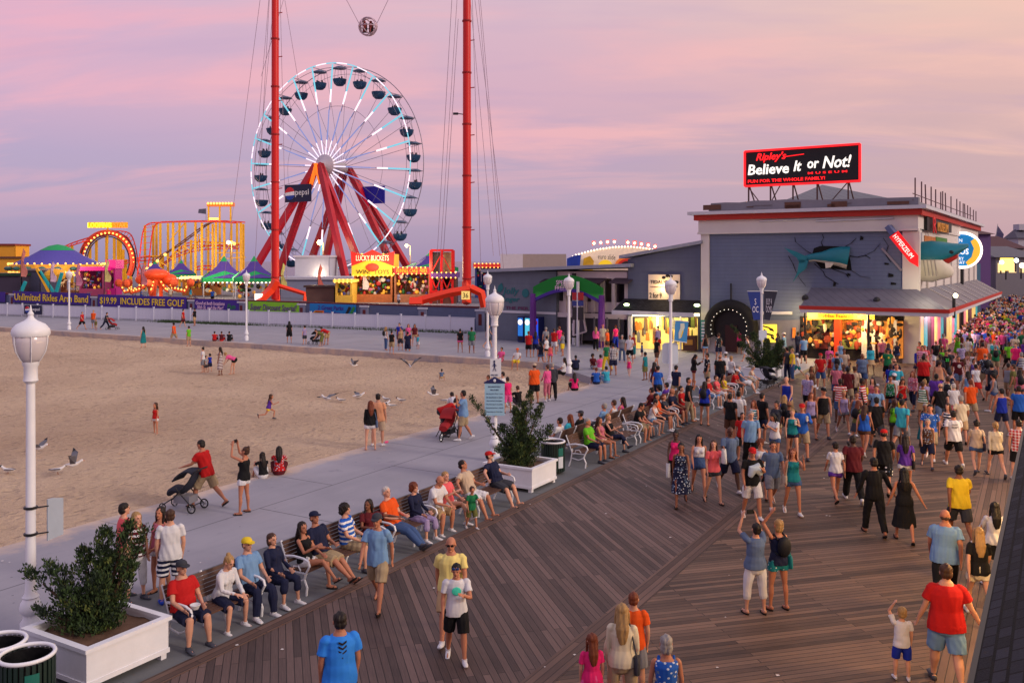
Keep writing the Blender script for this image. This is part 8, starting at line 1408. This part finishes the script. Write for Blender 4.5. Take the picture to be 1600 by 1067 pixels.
# ---- beach, far path and arch groups: px, feet y, height
G_ = [(243, 678, 1.15, 150, 'stand', 'f', 'red tank', 'white short', 'long brown', 't', 'girl in red top standing alone on the sand'), (420, 655, 1.15, -70, 'run', 'f', 'purple tank', 'yellow short', 'long brown', 't', 'child in purple top and yellow shorts running on the sand'), (317, 582, 1.5, 100, 'stand', 'f', 'white shirt', 'grey shorts', 'bun dark', 'l', 'person in white holding a child on the sand'), (322, 582, 1.0, -100, 'stand', 'm', 'striped navy tee', 'charcoal shorts', 'short dark', 'l', 'small child in striped tee in the sand group'), (328, 581, 1.1, 60, 'stand', 'f', 'royal tee', 'navy shorts', 'short dark', 'l', 'child in royal blue in the sand group'), (344, 587, 1.66, 90, 'stand', 'f', 'striped maroon dress', '', 'long dark', 'b', 'woman in long striped dress on the sand'), (366, 585, 1.62, 90, 'bend', 'f', 'pink tee', 'black short', 'short blond', 'l', 'woman in pink tee bending forward on the sand'), (224, 543, 1.64, 60, 'stand', 'f', 'teal dress', '', 'long dark', 'l', 'woman in teal dress at the far edge of the sand'), (272, 536, 1.74, 80, 'walk', 'm', 'orange tee', 'khaki shorts', 'short dark', 't', 'man in orange tee and khaki shorts walking on the far sand'), (295, 541, 1.6, 70, 'stand', 'm', 'lime tee', 'khaki shorts', 'short dark', 'l', 'person in lime tee on the far sand edge'),
 (286, 511, 1.74, -80, 'stroll', 'm', 'red tee', 'maroon shorts', 'short dark', 'l', 'man in red tee by the fence below the golf banner'), (304, 509, 1.74, 80, 'stand2', 'm', 'black tee', 'tan shorts', 'short dark', 't', 'man in black tee by the fence below the purple banner'), (128, 515, 1.74, -100, 'walk', 'm', 'red shirt', 'black shorts', 'short grey', 'l', 'person in red and black walking right of the straight lamp'), (146, 513, 1.72, 170, 'stand', 'm', 'orange shirt', 'grey shorts', 'short blond', 'l', 'man in orange shirt on the far path'), (150, 516, 1.0, 170, 'stand', 'm', 'olive tee', 'beige shorts', 'short blond', 't', 'small child in olive before the orange shirted man'), (165, 515, 1.66, -90, 'push', 'f', 'charcoal shirt', 'navy jeans', 'short dark', 'l', 'woman in charcoal pushing a red pushchair on the far path'), (335, 533, 1.5, 0, 'floor', 'm', 'red tee', 'maroon shorts', 'short dark', 't', 'person in red sitting on the sand edge, left of three'), (346, 533, 1.5, 0, 'floor', 'm', 'maroon tee', 'red shorts', 'short brown', 't', 'person in maroon sitting on the sand edge, middle of three'), (358, 533, 1.5, 0, 'floor', 'm', 'black tee', 'black shorts', 'short dark', 't', 'person in black sitting on the sand edge, right of three'),
 (452, 536, 1.7, 10, 'stand', 'f', 'black shirt', 'black shorts', 'long black', 't', 'person in black with red bundle below the lime banner'), (476, 538, 1.45, 60, 'stand', 'm', 'lilac tee', 'charcoal shorts', 'short dark', 'l', 'boy in lilac tee left of the far pushchair'), (504, 541, 1.6, 90, 'bend', 'f', 'olive dress', '', 'short brown', 'l', 'woman in olive bending at the far pushchair'), (512, 539, 1.72, 70, 'bend', 'm', 'red tee', 'tan shorts', 'short dark', 't', 'man in red tee bending behind the far pushchair'), (603, 547, 1.66, -60, 'stand', 'f', 'white top', 'denim jeans', 'long blond', 't', 'blonde woman in white top and jeans below the wall'), (612, 553, 1.6, -20, 'stand', 'f', 'black tee', 'khaki shorts', 'short dark', 't', 'person in black tee and khaki shorts leftmost of standing group'), (624, 541, 1.74, 160, 'stand', 'm', 'royal tee', 'navy shorts', 'short dark', 'l', 'person in royal blue at the back of the group by the fence'), (626, 547, 1.62, 170, 'stand', 'f', 'tan top', 'charcoal shorts', 'short dark', 't', 'woman in tan top among the group by the fence'), (637, 557, 1.76, -10, 'stand', 'm', 'navy tee', 'navy shorts', 'short dark', 't', 'man in navy tee nearest in group by the fence'), (638, 541, 1.66, 170, 'stand2', 'f', 'pink tee', 'navy shorts', 'long red', 'l', 'woman in pink tee among the group by the fence'), (648, 541, 1.66, 190, 'stand', 'f', 'maroon tee', 'tan short', 'long dark', 't', 'woman in maroon tee with long hair by the fence'), (653, 545, 1.05, 150, 'stand', 'f', 'aqua tee', 'white shorts', 'short brown', 't', 'small child in aqua by the fence group'), (719, 551, 1.66, 0, 'stand', 'f', 'black tee', 'pink short', 'short dark', 't', 'person in black tee and pink shorts, left of pair by fence end'), (737, 552, 1.8, 0, 'stand', 'm', 'green tee', 'grey shorts', 'short dark', 'b', 'big man in green tee and grey shorts, right of pair by fence end'), (763, 543, 1.76, -70, 'walk', 'm', 'grey tee', 'charcoal shorts', 'short dark', 'l', 'man in grey tee walking behind lamp at the fence end'), (690, 594, .95, 0, 'squat', 'm', 'slate tee', 'tan shorts', 'short dark', 't', 'child crouching alone on the sand'),
 (783, 565, 1.7, 150, 'squat', 'm', 'pink tee', 'rose shorts', 'short dark', 't', 'person in pink tee seated on the sand wall'), (808, 567, 1.7, 160, 'squat', 'm', 'white tee', 'yellow shorts', 'cap orange', 't', 'person in white tee and yellow shorts seated on sand wall'), (826, 558, 1.72, -20, 'stand', 'm', 'red shirt', 'black shorts', 'short red', 't', 'person in long red shirt before the vending machines'), (837, 558, 1.7, -10, 'stand', 'f', 'royal tee', 'navy shorts', 'long dark', 't', 'person in royal blue tee before the vending machines'), (853, 550, 1.74, 30, 'stand', 'm', 'grey tee', 'charcoal shorts', 'short grey', 'l', 'man in grey tee right of the vending machines'), (866, 553, 1.74, -30, 'stand', 'm', 'red tee', 'white shorts', 'short brown', 't', 'man in red tee and white shorts right of the vending machines'), (874, 549, 1.76, 40, 'stand', 'm', 'hotpink tee', 'slate shorts', 'short red', 'l', 'person in hot pink at the entrance arch'), (879, 556, 1.6, 60, 'stand2', 'f', 'grey shirt', 'yellow shorts', 'short brown', 't', 'person in grey shirt and yellow shorts at the arch'), (845, 575, 1.66, 40, 'stroll', 'f', 'navy tee', 'denim short', 'long dark', 't', 'long haired woman in navy tee at the corner of the sand'), (860, 570, 1.3, -30, 'stand', 'f', 'coral tank', 'pink short', 'short brown', 't', 'girl in coral tank at the corner of the sand'), (854, 566, 1.64, 60, 'stand', 'f', 'white tee', 'black short', 'bun dark', 'l', 'woman in white tee beside the coral tank girl'), (880, 590, 1.7, 70, 'squat', 'f', 'print white shirt', 'black trousers', 'long dark', 't', 'woman in white patterned shirt sitting by the fifth lamp'), (900, 578, 1.65, 10, 'floor', 'm', 'navy tee', 'black shorts', 'short black', 'b', 'man in navy sitting on the wall right of fifth lamp'), (931, 548, 1.7, -10, 'stroll', 'f', 'pink jacket', 'black trousers', 'long blond', 'l', 'blonde woman in pink jacket walking to the arch'), (942, 545, 1.75, 150, 'stand', 'm', 'cream shirt', 'beige shorts', 'cap rose', 'l', 'person in cream shirt right of the pink jacket'), (949, 550, 1.6, 60, 'stand', 'm', 'orange tee', 'brown shorts', 'short blond', 't', 'person in orange tee right of the cream shirt'), (962, 545, 1.72, 30, 'stand', 'f', 'hotpink tee', 'royal trousers', 'short red', 'l', 'person in hot pink tee before the shirt shop corner'), (958, 586, 1.78, 20, 'stand', 'm', 'plaid navy shirt', 'navy shorts', 'short dark', 't', 'man in navy plaid shirt on the plaza'), (948, 580, 1.7, 40, 'stroll', 'f', 'green tee', 'yellow trousers', 'short dark', 't', 'woman in green tee and yellow trousers on the plaza'), (927, 576, 1.66, -160, 'squat', 'f', 'maroon tee', 'grey shorts', 'curly dark', 'b', 'woman with big hair seated on the low wall'), (937, 577, 1.66, 30, 'squat', 'f', 'pink tee', 'white shorts', 'short dark', 't', 'person in light pink seated on the low wall'), (972, 566, 1.72, 170, 'stand', 'f', 'grey tee', 'slate jeans', 'short grey', 'l', 'person in grey tee and slate jeans on the plaza'), (984, 568, 1.76, 150, 'stand2', 'm', 'white shirt', 'black shorts', 'short brown', 'l', 'man in long white shirt and black shorts on the plaza'), (983, 588, 1.1, 160, 'walk', 'f', 'hotpink tank', 'pink short', 'short dark', 'l', 'small girl in hot pink on the plaza'), (1028, 549, 1.8, 20, 'stand', 'm', 'lilac vest', 'red shorts', 'short dark', 't', 'man in lilac vest and red shorts before the shirt shop'), (1003, 557, .95, 60, 'stand', 'm', 'slate tee', 'navy shorts', 'short dark', 't', 'small child before the shirt shop window'), (990, 560, 1.7, 120, 'stand', 'f', 'red top', 'teal capri', 'short red', 't', 'woman in red top and teal capris before the shirt shop'), (1026, 572, 1.76, -60, 'stroll', 'm', 'black tee', 'brown shorts', 'short dark', 't', 'man in black tee crossing left of the third lamp'), (1102, 562, 1.66, 30, 'stand', 'f', 'black tank', 'sky short', 'long brown', 't', 'woman in black tank and sky blue shorts near the tunnel'), (1126, 548, 1.76, 10, 'stand', 'm', 'white tee', 'navy shorts', 'short grey', 'l', 'big man in white tee at the tunnel mouth'), (1137, 545, 1.7, -10, 'stand', 'f', 'blue tee', 'black shorts', 'short brown', 'l', 'person in blue tee at the tunnel mouth'), (1141, 550, 1.25, 30, 'stand', 'f', 'white tee', 'black skirt', 'short dark', 'l', 'girl in white tee at the tunnel mouth'), (1155, 553, 1.72, -20, 'stand', 'm', 'hotpink tee', 'black shorts', 'short dark', 't', 'person in crimson pink tee at the tunnel'), (1161, 548, 1.7, 20, 'stand', 'f', 'teal tank', 'black short', 'short dark', 't', 'person in teal tank at the tunnel'), (1151, 543, 1.72, 160, 'stand', 'm', 'cream tee', 'grey shorts', 'short blond', 'l', 'person in cream tee in the tunnel'), (1168, 565, 1.7, 80, 'walk', 'm', 'white vest', 'white shorts', 'short brown', 'l', 'man in white walking toward the tunnel'), (1123, 562, 1.7, 20, 'stand', 'm', 'print black tee', 'navy shorts', 'short brown', 't', 'man in black patterned tee before the tunnel'),
 (1215, 560, 1.66, 90, 'stand', 'f', 'charcoal tee', 'black trousers', 'long dark', 't', 'woman in charcoal before the yellow poster'), (1225, 562, 1.74, 60, 'stand', 'm', 'sky tee', 'grey shorts', 'cap white', 'l', 'man in sky tee and white cap by the far planter'), (1247, 560, 1.74, -60, 'stand', 'm', 'navy shirt', 'navy jeans', 'short black', 'd', 'man in navy at the cafe wall'), (1264, 556, 1.3, 160, 'stand', 'm', 'lime vest', 'navy shorts', 'short dark', 't', 'child in lime vest at the cafe entrance'), (1279, 556, 1.7, 150, 'stand', 'm', 'grey tee', 'black shorts', 'short dark', 't', 'man in grey tee inside the cafe entrance'), (1256, 568, 1.72, 10, 'stand', 'm', 'sky tee', 'black shorts', 'short dark', 'l', 'man in sky tee before the left awning post'), (1303, 556, 1.66, 180, 'stand', 'f', 'white top', 'sky capri', 'short dark', 't', 'woman in white top by the orange column'), (1313, 575, 1.66, 180, 'walk', 'f', 'sky dress', '', 'short dark', 'l', 'woman in sky blue dress before the orange column')]
for px, yg, H, hd, pose, sx, top, bot, hair, skin, lab in G_:
    if pose == 'squat' and H > 1.4: q = gp(px, yg); P(px, yg, H, hd, 'sit', sx, top, bot, hair, skin, '', lab, pos=q+V(0, 0, -.38 if yg < 580 else -.2), lod=2 if q.y > 46 else 1); continue
    P(px, yg, H, hd, pose, sx, top, bot, hair, skin, 'backpack' if px == 603 else '', lab, ground=True)
# ---- printed fronts
def chestpic(t, z, w, h, m_, back=False, s_=None):
    n0 = V(0, 1, 0); k = .150 if not back else -.132
    if s_: return text(s_, m_, t, (0, k, z), (-1 if not back else 1, 0, 0), (0, 0, 1), w, h, .012, name='print')
    mb = MB(); mb.ell((0, k, z), (w/2, .012, h/2), n=14, m=5); return mb.build('print', m_, t)
bt_ = [t for t, *_ in PLIST]
def byl(s_): return next(t for t in bt_ if s_ in t['label'])
chestpic(boy, .33, .17, .15, mat('wave_green', (60, 200, 170), .7, var=.7, scale=9))
mb = MB()
for k in range(4):
    z = .43-.055*k; 
    for s_ in (-1, 1): mb.poly([V(0, -.137-.004*k*0, z), V(s_*.05, -.13, z+.03), V(s_*.05, -.13, z+.008), V(0, -.137, z-.022)][::s_], (0, -.012, 0))
mb.build('print', INK, man); chestpic(w36, .38, .16, .035, INK, True, 'STAFF'); chestpic(w36, .30, .19, .035, INK, True, 'SECURITY')
chestpic(byl('green number'), .3, .17, .14, mat('print_green', (60, 220, 90), emit=.1), False, '25'); chestpic(byl('white picture on'), .3, .18, .17, mat('print_white', (210, 214, 210), var=.5, scale=9)); chestpic(byl('with yellow picture'), .3, .1, .09, mat('print_yellow', (200, 190, 60))); chestpic(byl('black print tee and khaki'), .34, .08, .12, mat('print_white', (210, 214, 210)))
# ---- the crowd along the boardwalk
rc = random.Random(21); CT = ['white', 'white', 'white', 'black', 'black', 'black', 'charcoal', 'navy', 'navy', 'brown', 'olive', 'red', 'maroon', 'orange', 'yellow', 'lime', 'green', 'teal', 'aqua', 'blue', 'sky', 'royal', 'purple', 'lilac', 'pink', 'hotpink', 'coral', 'peach', 'grey', 'charcoal', 'beige', 'cream', 'rose', 'slate', 'pink']
CBT = ['navy', 'black', 'khaki', 'denim', 'white', 'grey', 'charcoal', 'tan', 'brown']; pts = [(p[2].x, p[2].y) for p in PLIST]; used = set(); NT = 318; tries = 0; N0_ = len(PLIST)
while len(PLIST) < NT and tries < 30000:
    tries += 1; mid = len(PLIST)-N0_ < 30; u = rc.random(); s_ = 29+13*u if mid else 42+27*u; n_ = rc.uniform(-8.6, -2.2) if mid else rc.uniform(-11.0 if s_ < 50 else (-5.0 if s_ > 58 else -8.5), -.2 if s_ < 60 else .3); p = un(s_, n_); px, py = 800+F*p.x/p.y, HOR+F*CH/p.y
    if px < (1150 if mid else 1205) or px > 1612: continue
    if 42 < s_ < 47 and n_ < -6: continue
    loc_ = (p-CB); L_ = AV.dot(loc_); O_ = OV.dot(loc_)
    if L_ > -.9 and O_ < .5: continue
    if min((p.x-a)**2+(p.y-b)**2 for a, b in pts) < .42: continue
    kid = rc.random() < .12; sx = 'm' if rc.random() < .5 else 'f'; H = rc.uniform(1.05, 1.4) if kid else (rc.uniform(1.68, 1.86) if sx == 'm' else rc.uniform(1.56, 1.7)); col = rc.choice(CT); ty = rc.choice(['tee', 'tee', 'tee', 'polo', 'tank'] if sx == 'm' else ['tee', 'tank', 'tank', 'top', 'jacket', 'dress']); bc = rc.choice(CBT); by = 'shorts' if sx == 'm' or rc.random() < .3 else rc.choice(['short', 'skirt', 'capri'])
    hair = rc.choice(['short dark', 'short brown', 'short black', 'cap '+rc.choice(['navy', 'red', 'white', 'black', 'grey']), 'short grey', 'bald']) if sx == 'm' else rc.choice(['long dark', 'long brown', 'long blond', 'pony blond', 'short brown', 'bun dark', 'bob grey', 'long red', 'pony dark'])
    key = (col, ty, bc if ty != 'dress' else 0, hair)
    if key in used: continue
    used.add(key); pts.append((p.x, p.y)); fwd = rc.random() < .48; pose = rc.choice(['stand', 'walk', 'walk2', 'stroll', 'walk', 'stand2', 'phone', 'cross'][:8 if rc.random() < .25 else 5])
    place = 'mid deck' if s_ < 42 else 'before the awning' if s_ < 52 else ('by the museum corner' if s_ < 60 else ('past the museum corner' if s_ < 72 else ('by the taco sign' if s_ < 84 else 'deep in the far crowd')))
    person(px, py, H, (150 if fwd else -30)+rc.uniform(-30, 30), pose, sx, (rc.choice(['print ', 'striped ', 'floral ']) if rc.random() < .22 else '')+col+' '+ty, (bc+' '+by) if ty != 'dress' else '', hair, rc.choice('lltttbd'), rc.choice(['', '', '', 'backpack', 'bag:black', 'bag:tan']), None, ('facing us ' if fwd else 'back turned ')+place, pos=p+V(0, 0, .022), lod=2 if s_ > 42 else None, group='people in the boardwalk crowd')
# make every label single out one person by the clothes of the nearest neighbour
def relabel():
    d = {}
    for t, tn, loc, s_ in PLIST: d.setdefault(t['label'], []).append((t, tn, loc))
    for lab, L in d.items():
        if len(L) < 2: continue
        for t, tn, loc in L: o_ = min((q for q in PLIST if q[0] is not t), key=lambda q: (q[2]-loc).length); base = ' '.join(lab.split()[:9]).rstrip(','); t['label'] = ' '.join((base+' next to '+o_[1]).split()[:16])
relabel()
# ---- everybody further off: one mass
mb = MB(); cmc = []
protos = []
for pose in ('stand', 'walk', 'walk2', 'stroll'):
    J = joints(pose, 'm', 1.0); q = MB(); sec = []
    def part(fn, w): a = len(q.f); fn(); sec.append((w, len(q.f)-a))
    part(lambda: q.tube([J['spine'][0], J['spine'][3], J['spine'][6], J['neck']], [(.19, .13), (.16, .11), (.19, .1), (.06, .06)], 8, side=X1), 't'); part(lambda: q.ell(J['hc']+V(0, -.03, .02), (.09, .09, .1), n=7, m=5), 'h'); part(lambda: q.ell(J['hc']+V(0, .03, -.02), (.07, .07, .1), n=7, m=5), 's')
    for n_ in 'LR':
        a, b, c = J[n_+'leg']; part(lambda: q.tube([a, b], [.1, .08], 5), 'b'); part(lambda: q.tube([b, c], [.055, .04], 4), 's'); a, b, c = J[n_+'arm']; part(lambda: q.tube([a, b], [.065, .055], 4), 't'); part(lambda: q.tube([b, c], [.04, .03], 4), 's')
    protos.append((q, sec, J['drop']))
cols = []
for _ in range(1250):
    s_ = 66+190*rc.random()**1.5; n_ = rc.uniform(-4.6, .7)
    if math.sin(s_*.55)*math.sin(n_*1.1+s_*.21) > .45 and rc.random() < .8: continue
    p = un(s_, n_, .022); q, sec, dr = rc.choice(protos); a = (2.6 if rc.random() < .5 else -.5)+rc.uniform(-.5, .5); k = rc.uniform(.86, 1.04); ca_, sa_ = math.cos(a)*k, math.sin(a)*k; o = len(mb.v)
    mb.v += [(p.x+x*ca_-y*sa_, p.y+x*sa_+y*ca_, p.z+(z+dr)*k) for x, y, z in q.v]; mb.f += [tuple(i+o for i in f) for f in q.f]; mb.m += [0]*len(q.f)
    cdict = dict(t=tuple(c*.68 for c in srgb(CC[rc.choice(CT)])), b=srgb(CC[rc.choice(CBT)]), s=srgb(SK[rc.choice('lttb')]), h=srgb(HC[rc.choice(['dark', 'brown', 'blond', 'grey', 'black'])]))
    for w, c in sec: cols += [cdict[w]]*c
me = mb.mesh('crowd'); at_ = me.color_attributes.new('cloth', 'FLOAT_COLOR', 'CORNER'); arr_ = np.ones((len(me.loops), 4), 'f'); lt = np.empty(len(me.polygons), 'i'); me.polygons.foreach_get('loop_total', lt); arr_[:, :3] = np.repeat(np.array(cols), lt, axis=0); at_.data.foreach_set('color', arr_.ravel())
def crowdm(t): a = N('ShaderNodeVertexColor', layer_name='cloth'); return a.outputs[0]
tag(link(me, 'crowd', custom('crowd_cloth', crowdm, .85)), 'dense mass of tiny people filling the far boardwalk', 'crowd', kind='stuff')
# ---- visitors strolling on the fairground deck
rf_ = random.Random(8)
for i in range(22):
    px = rf_.choice([rf_.uniform(105, 215), rf_.uniform(270, 400), rf_.uniform(540, 660), rf_.uniform(200, 300)]); t_ = wt(px); q = wp(t_, 0, -rf_.uniform(2.5, 9)); q.z = PZ; sx = rf_.choice('mf'); col = rf_.choice(CT)
    if len(PLIST) >= 325: break
    person(px, 0, rf_.uniform(1.5, 1.8), rf_.uniform(0, 360), rf_.choice(['stand', 'walk', 'stroll']), sx, col+' tee', rf_.choice(CBT)+' shorts', 'short dark' if sx == 'm' else 'long dark', rf_.choice('ltb'), '', None, 'on the fairground deck', pos=q, lod=2, group='visitors on the fairground deck')
relabel()
# ================================================================ pushchairs and gulls
def stroller(loc, rot, c, c2, label, three=False):
    t = thing('pushchair', label, 'pushchair', loc, rot, 'pushchairs'); fr = MB()
    for x in (-.24, .24):
        fr.tube([V(x, -.48, 1.02), V(x, -.3, .75), V(x, .1, .35), V(x, .42, .15)], .016, 6); fr.tube([V(x, -.42, .15), V(x, -.12, .42), V(x, .05, .6)], .016, 6)
    fr.tube([V(-.24, -.48, 1.02), V(-.2, -.55, 1.06), V(.2, -.55, 1.06), V(.24, -.48, 1.02)], .02, 6); fr.tube([V(-.24, -.4, .17), V(.24, -.4, .17)], .014, 5); fr.build('frame', BLACK, t)
    for x, y, r in ([(-.27, -.42, .19), (.27, -.42, .19), (0, .5, .15)] if three else [(-.27, -.42, .12), (.27, -.42, .12), (-.24, .42, .1), (.24, .42, .1)]):
        w = MB(); w.tube([V(x, y+r*.88*math.cos(a), r+r*.88*math.sin(a)) for a in [k*math.pi/9 for k in range(18)]], r*.14, 6, closed=True); wh = w.build('wheel', DARK, t); w = MB(); w.cyl((x-.02, y, r), (x+.02, y, r), r*.3, n=8)
        for k in range(6): w.cyl((x, y, r), (x, y+r*.8*math.cos(k*1.05), r+r*.8*math.sin(k*1.05)), .008, n=4)
        w.build('rim', CHROME, wh)
    s_ = MB(); s_.ring([[V(.2*w_*math.cos(a), y+.06*math.sin(a)*0, z+.1*math.sin(a)) for a in [2*math.pi*j/12 for j in range(12)]] for w_, y, z in ((.9, -.34, .86), (1, -.2, .62), (1, -.02, .5), (1, .2, .52), (.8, .36, .42))]); s_.build('seat', c, t, smooth=50)
    h = MB(); rings = []
    for k in range(7): a = -.5+k*.36; rings.append([V(x, -.12+.34*math.cos(a+1.1), .72+.36*math.sin(a+.6)*(1-abs(x)*.6)) for x in (-.24, -.14, 0, .14, .24)]+[V(x, -.12+.32*math.cos(a+1.1), .70+.34*math.sin(a+.6)*(1-abs(x)*.6)) for x in (.24, .14, 0, -.14, -.24)])
    h.ring(rings); h.build('hood', c, t, smooth=50); b = MB(); b.box(-.18, .18, -.3, .15, .2, .38); b.build('basket', c2, t); return t
NAVC = mat('pushchair_navy', (30, 34, 50), .8); REDP = mat('pushchair_red', (150, 24, 30), .8); MINT = mat('pushchair_mint', (110, 170, 170), .8)
stroller(gp(286, 796), 75, NAVC, mat('basket_grey', (120, 120, 130), .5), 'black pushchair pushed by the man in red polo'); stroller(gp(699, 686), 160, REDP, BLACK, 'three wheeled red pushchair with a small child at the sand edge', True); stroller(gp(1203, 606), -60, NAVC, BLACK, 'dark pushchair parked before the far planter'); stroller(gp(176, 515), -90, REDP, BLACK, 'small red pushchair on the far path'); stroller(gp(492, 538), 60, NAVC, BLACK, 'dark pushchair on the far path below the blue banner')
GW = mat('gull_white', (214, 212, 214), .7, var=.08); GG = mat('gull_grey', (96, 96, 106), .7); GB = mat('gull_black', (30, 30, 34), .7)
def gull(px, py, fly, rot, label, hgt=0, up=.5, sc=1.0):
    p = gp(px, py); s_, n_ = U.dot(p), NV.dot(p); p.z = sz(s_, n_) if n_ < -19.4 and s_ < 48 else 0
    if fly: Y = hgt; p = pp(px, py, Y)
    t = thing('gull', label, 'gull', p, rot, 'gulls over and on the sand', scale=.9*sc); z0 = 0 if fly else .13; mb = MB()
    mb.tube([V(0, -.24, z0+.02), V(0, -.14, z0+.02), V(0, -.02, z0), V(0, .1, z0+.03), V(0, .17, z0+.08), V(0, .22, z0+.12)], [(.02, .008), (.045, .035), (.065, .06), (.055, .055), (.035, .035), (.038, .036)], 10, rnd=True); mb.build('body', GW, t, smooth=60)
    mb = MB(); mb.ell((0, .235, z0+.125), (.04, .045, .04), n=8, m=5); mb.build('head', GB if not fly else GW, t, smooth=60); mb = MB(); mb.cyl((0, .27, z0+.12), (0, .33, z0+.108), .012, .003, n=6); mb.build('beak', mat('beak', (190, 90, 40)), t)
    for s1 in (-1, 1):
        mb = MB()
        if fly:
            P_ = [V(s1*.04, .06, .03), V(s1*.3, .1, .03+up*.3), V(s1*.62, -.06, .03+up*.35), V(s1*.4, -.1, .02+up*.27), V(s1*.2, -.1, .02+up*.2), V(s1*.04, -.1, .03)]; mb.poly(P_[::s1], (0, 0, .014))
        else: mb.tube([V(s1*.055, .06, z0+.03), V(s1*.06, -.08, z0+.035), V(s1*.035, -.26, z0+.04)], [(.02, .045), (.02, .05), (.008, .015)], 8, rnd=True)
        w = mb.build('wing', GG, t)
        if fly: mb = MB(); mb.poly([V(s1*.5, .0, .04+up*.34), V(s1*.66, -.08, .04+up*.36), V(s1*.46, -.085, .035+up*.3)][::s1], (0, 0, .02)); mb.build('wing_tip', GB, w)
        else: mb = MB(); mb.cyl((s1*.025, 0, 0), (s1*.025, 0, z0-.03), .006, n=5); mb.box(s1*.025-.015, s1*.025+.015, 0, .04, 0, .006); mb.build('leg', mat('gull_leg', (150, 80, 50)), t)
for a in ((510, 623, 1, 60, 'gull flying low left of the couple with long grey wings', 33, .3), (553, 571, 1, 120, 'small gull flying before the far sand wall', 48, .9), (560, 619, 1, -70, 'gull gliding just left of the couple', 34, .2), (641, 573, 1, 20, 'gull banking with wings upright before the far sand wall', 46, 1.3), (677, 617, 1, 100, 'gull taking off right of the couple', 36, .8), (115, 726, 1, -70, 'dark winged gull landing on the near sand', 25.5, 1.0), (62, 700, 1, -90, 'gull landing behind the nearest lamp post', 27, .5), (90, 740, 0, -60, 'white gull standing on near sand'), (12, 740, 0, 80, 'brownish gull at left edge of sand'), (533, 622, 0, 80, 'standing gull nearest the couple on their left'), (604, 627, 0, -40, 'standing gull just right of the couple, front one'), (603, 618, 0, 60, 'standing gull just right of the couple, rear one'), (612, 632, 0, 100, 'darker gull beside couple on the right'), (627, 620, 0, 80, 'lone white gull standing right of the couple'), (696, 619, 0, -80, 'gull standing far right of the flock')):
    gull(*a[:5], *(a[5:] if len(a) > 5 else ()))
mb = MB(); q = gp(604, 691); [mb.box(q.x+dx-.05, q.x+dx+.05, q.y+dy-.12, q.y+dy+.12, q.z, q.z+.03) for dx, dy in ((0, 0),)]; tag(mb.build('flip_flop', mat('hotpink_rubber', (230, 60, 120))), 'pink flip flop left lying at the sand edge', 'shoe')
for o_ in list(COL.objects):
    if o_.parent is not None and o_.name.split('.')[0] in ('bulb', 'prizes', 'goods'): o_['kind'] = 'stuff'
